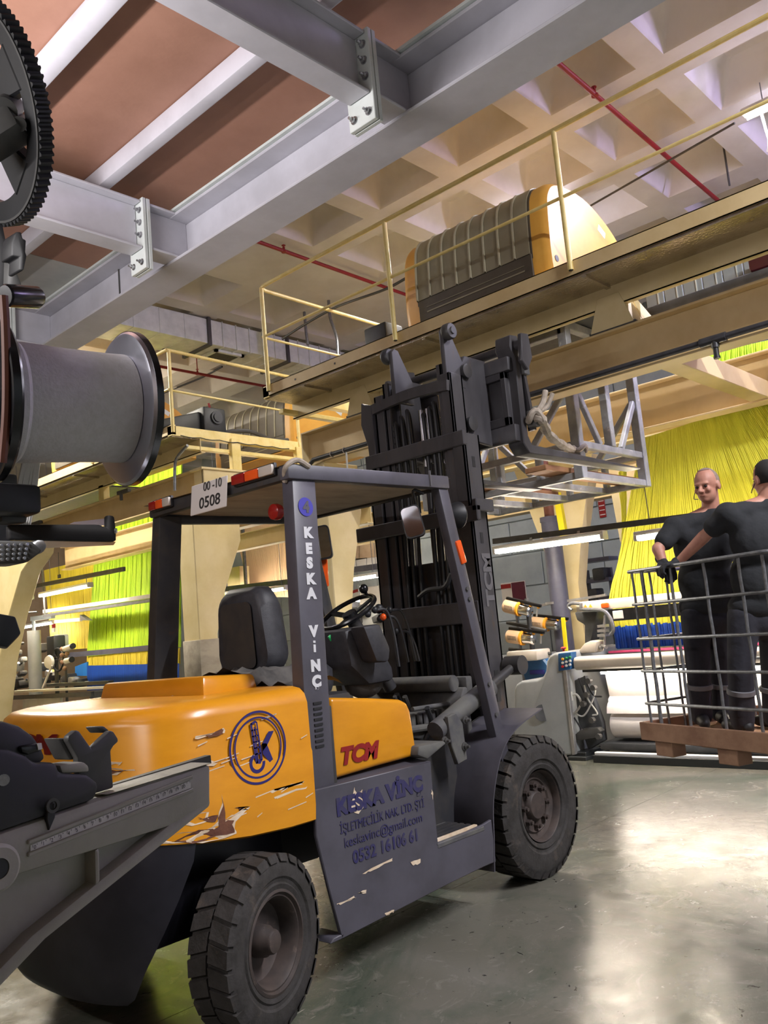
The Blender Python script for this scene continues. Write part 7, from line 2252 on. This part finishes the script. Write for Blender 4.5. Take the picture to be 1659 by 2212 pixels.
MB().prism([(0.6928, 1.0607, 1.2905), (0.3451, 1.0234, 1.2801), (0.3429, 1.0232, 1.1438), (0.4234, 1.0318, 1.1782)], BN * .012).build('bracket_web', M['bracket'], sbk)
bz = Vector((0.4119, 0.9964, 1.3005))
MB().lathe([(.0, .012), (.011, .012), (.011, 0), (.022, 0), (.026, .004), (.026, .03), (0, .03)], bz, BN, 32).build('bracket_boss', M['bracket'], sbk)
MB().tube(bz + BN * .001, bz + BN * .011, .0105, n=20).build('boss_hole', M['black'], sbk)
# recessed scale: frame strips proud of the white strip
for a, b_, c_, d_ in ([(0.4501, 1.0085, 1.3208), (0.6927, 1.0345, 1.3485), (0.6923, 1.0345, 1.3436), (0.4499, 1.0085, 1.3158)], [(0.4496, 1.0085, 1.3072), (0.6914, 1.0344, 1.3314), (0.6926, 1.0345, 1.3263), (0.4494, 1.0085, 1.3022)]):
    MB().prism([a, b_, c_, d_], BN * .006).build('scale_border', M['bracket'], sbk, bev=.001, seg=1)
scs = MB().prism([(0.4534, 1.0117, 1.3141), (0.6894, 1.0370, 1.3416), (0.6886, 1.0369, 1.3318), (0.4532, 1.0117, 1.3070)], BN * .003).build('scale_strip', M['scale'], sbk)
s0, s1 = Vector((0.4549, 1.0105, 1.3088)), Vector((0.6863, 1.0353, 1.3354))
t0, t1 = Vector((0.4551, 1.0106, 1.3138)), Vector((0.6868, 1.0354, 1.3415))
ux = (s1 - s0).normalized()
n_ = 42
tick = MB()
for k in range(n_ + 1):
    a, b_ = s0.lerp(s1, k / n_), t0.lerp(t1, k / n_)
    h_ = .55 if k % 2 == 0 else .3
    tick.add([b_, b_ + ux * .0009, (b_ + ux * .0009).lerp(a, h_), b_.lerp(a, h_)], [(0, 1, 2, 3)])
tick.build('scale_ticks', M['ink'], scs)['kind'] = 'stuff'
for k in range(21):
    a = s0.lerp(s1, (k + .3) / 21.3)
    text(str(k), .0062, M['ink'], scs, 'scale_numeral', a, ux, (0, 0, 1), depth=.0001, align='CENTER')
MB().add([(0.5581, 1.0241, 1.3495), (0.7281, 1.0423, 1.3583)] + [Vector(p) + BN * .05 + Vector((0, 0, .0)) for p in [(0.7281, 1.0423, 1.3583), (0.5581, 1.0241, 1.3495)]], [(0, 1, 2, 3)]).build('bracket_top', M['bracket'], sbk)
MB().bar((0.5932, 1.0782, 1.3466), (0.7612, 1.0962, 1.3561), .012, .012).build('guide_rail', M['castdark'], sbk)
MB().bar(Vector((0.3528, 1.0323, 1.2862)), q + Vector((0, 0, (0.3528, 1.0323, 1.2862)[2] - q.z)), .06, .10).build('bracket_arm', M['loomdark'], sbk)

# black geared housing sitting on the bracket
hs = empty('black_housing', (0.4800, 1.0359, 1.3727), 'black round plastic housing sitting on the scale bracket', 'housing')
MB().prism([(0.3791, 1.0049, 1.4370), (0.4319, 1.0106, 1.4255), (0.4541, 1.0130, 1.4145), (0.4630, 1.0139, 1.4045), (0.4771, 1.0154, 1.4031), (0.4920, 1.0170, 1.3995), (0.4946, 1.0173, 1.3871), (0.5319, 1.0213, 1.3792), (0.5456, 1.0228, 1.3666), (0.5480, 1.0230, 1.3605), (0.5407, 1.0223, 1.3464), (0.4183, 1.0091, 1.3366), (0.3768, 1.0047, 1.3334)], BN * .05).build('housing_base', M['black'], hs, bev=.006, fix=True)
dome = [(-80, 1565), (10, 1558), (45, 1568), (75, 1590), (92, 1615), (102, 1640), (70, 1650), (-80, 1650)]
MB().prism([(0.3844, 1.0176, 1.4596), (0.4327, 1.0228, 1.4565), (0.4523, 1.0249, 1.4485), (0.4694, 1.0267, 1.4342), (0.4789, 1.0277, 1.4192), (0.4844, 1.0283, 1.4047), (0.4651, 1.0262, 1.3973), (0.3833, 1.0175, 1.4120)], BN * .06).build('housing_dome', M['black'], hs, bev=.006, fix=True)
MB().prism([(0.4478, 1.0163, 1.4259), (0.4711, 1.0188, 1.4265), (0.4749, 1.0192, 1.4163), (0.4572, 1.0173, 1.4149), (0.4493, 1.0165, 1.4183)], BN * .02).build('housing_window', M['blackgloss'], hs, bev=.003, fix=True)
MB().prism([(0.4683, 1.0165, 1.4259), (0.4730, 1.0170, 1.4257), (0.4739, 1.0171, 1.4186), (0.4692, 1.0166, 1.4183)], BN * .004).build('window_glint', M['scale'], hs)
MB().prism([(0.4968, 1.0236, 1.3962), (0.5295, 1.0271, 1.3944), (0.5371, 1.0279, 1.3892), (0.5392, 1.0281, 1.3798), (0.5007, 1.0240, 1.3847)], BN * .04).build('rail_shoe', M['bracket'], hs, bev=.004, fix=True)
MB().tube((0.4243, 1.0098, 1.3924), (0.4225, 1.0056, 1.3929), .0065, n=16).build('housing_screw', M['zinc'], hs)
pt_ = MB().prism([(0.4750, 1.0112, 1.3550), (0.4839, 1.0121, 1.3558), (0.4844, 1.0122, 1.3388), (0.4762, 1.0113, 1.3249), (0.4732, 1.0110, 1.3387)], BN * .006).build('scale_pointer', M['black'], hs, bev=.001, seg=1)
MB().lathe([(.005, 0), (.0085, 0), (.0085, .003), (.005, .003), (.005, 0)], (0.4787, 1.0086, 1.3534), -BN, 20).build('pointer_ring', M['castdark'], pt_)

# Y-shaped support
yf = MB()
yf.prism([(0.5785, 1.0444, 1.3524), (0.5769, 1.0442, 1.3992), (0.5813, 1.0447, 1.4043), (0.5893, 1.0456, 1.4089), (0.5882, 1.0454, 1.4138), (0.5824, 1.0448, 1.4230), (0.5769, 1.0442, 1.4250), (0.5487, 1.0412, 1.4072), (0.5327, 1.0395, 1.4308), (0.5275, 1.0389, 1.4327), (0.5170, 1.0378, 1.4269), (0.5161, 1.0377, 1.4214), (0.5285, 1.0391, 1.3981), (0.5292, 1.0391, 1.3565), (0.5472, 1.0411, 1.3507)], BN * .012)
yo = yf.build('y_support', M['castdark'], None, bev=.0025, fix=True)
tag(yo, 'grey Y-shaped fork standing on the scale bracket', 'fork')
MB().prism([(0.5086, 1.0490, 1.4252), (0.5226, 1.0505, 1.4236), (0.5243, 1.0507, 1.4188), (0.5363, 1.0520, 1.3952), (0.5233, 1.0506, 1.3963)], BN * .035).build('fork_lip', M['castdark'], yo, bev=.003, fix=True)
MB().prism([(0.5649, 1.0550, 1.4313), (0.5759, 1.0562, 1.4309), (0.5853, 1.0572, 1.4224), (0.5727, 1.0559, 1.4219)], BN * .03).build('fork_lip', M['castdark'], yo, bev=.003, fix=True)
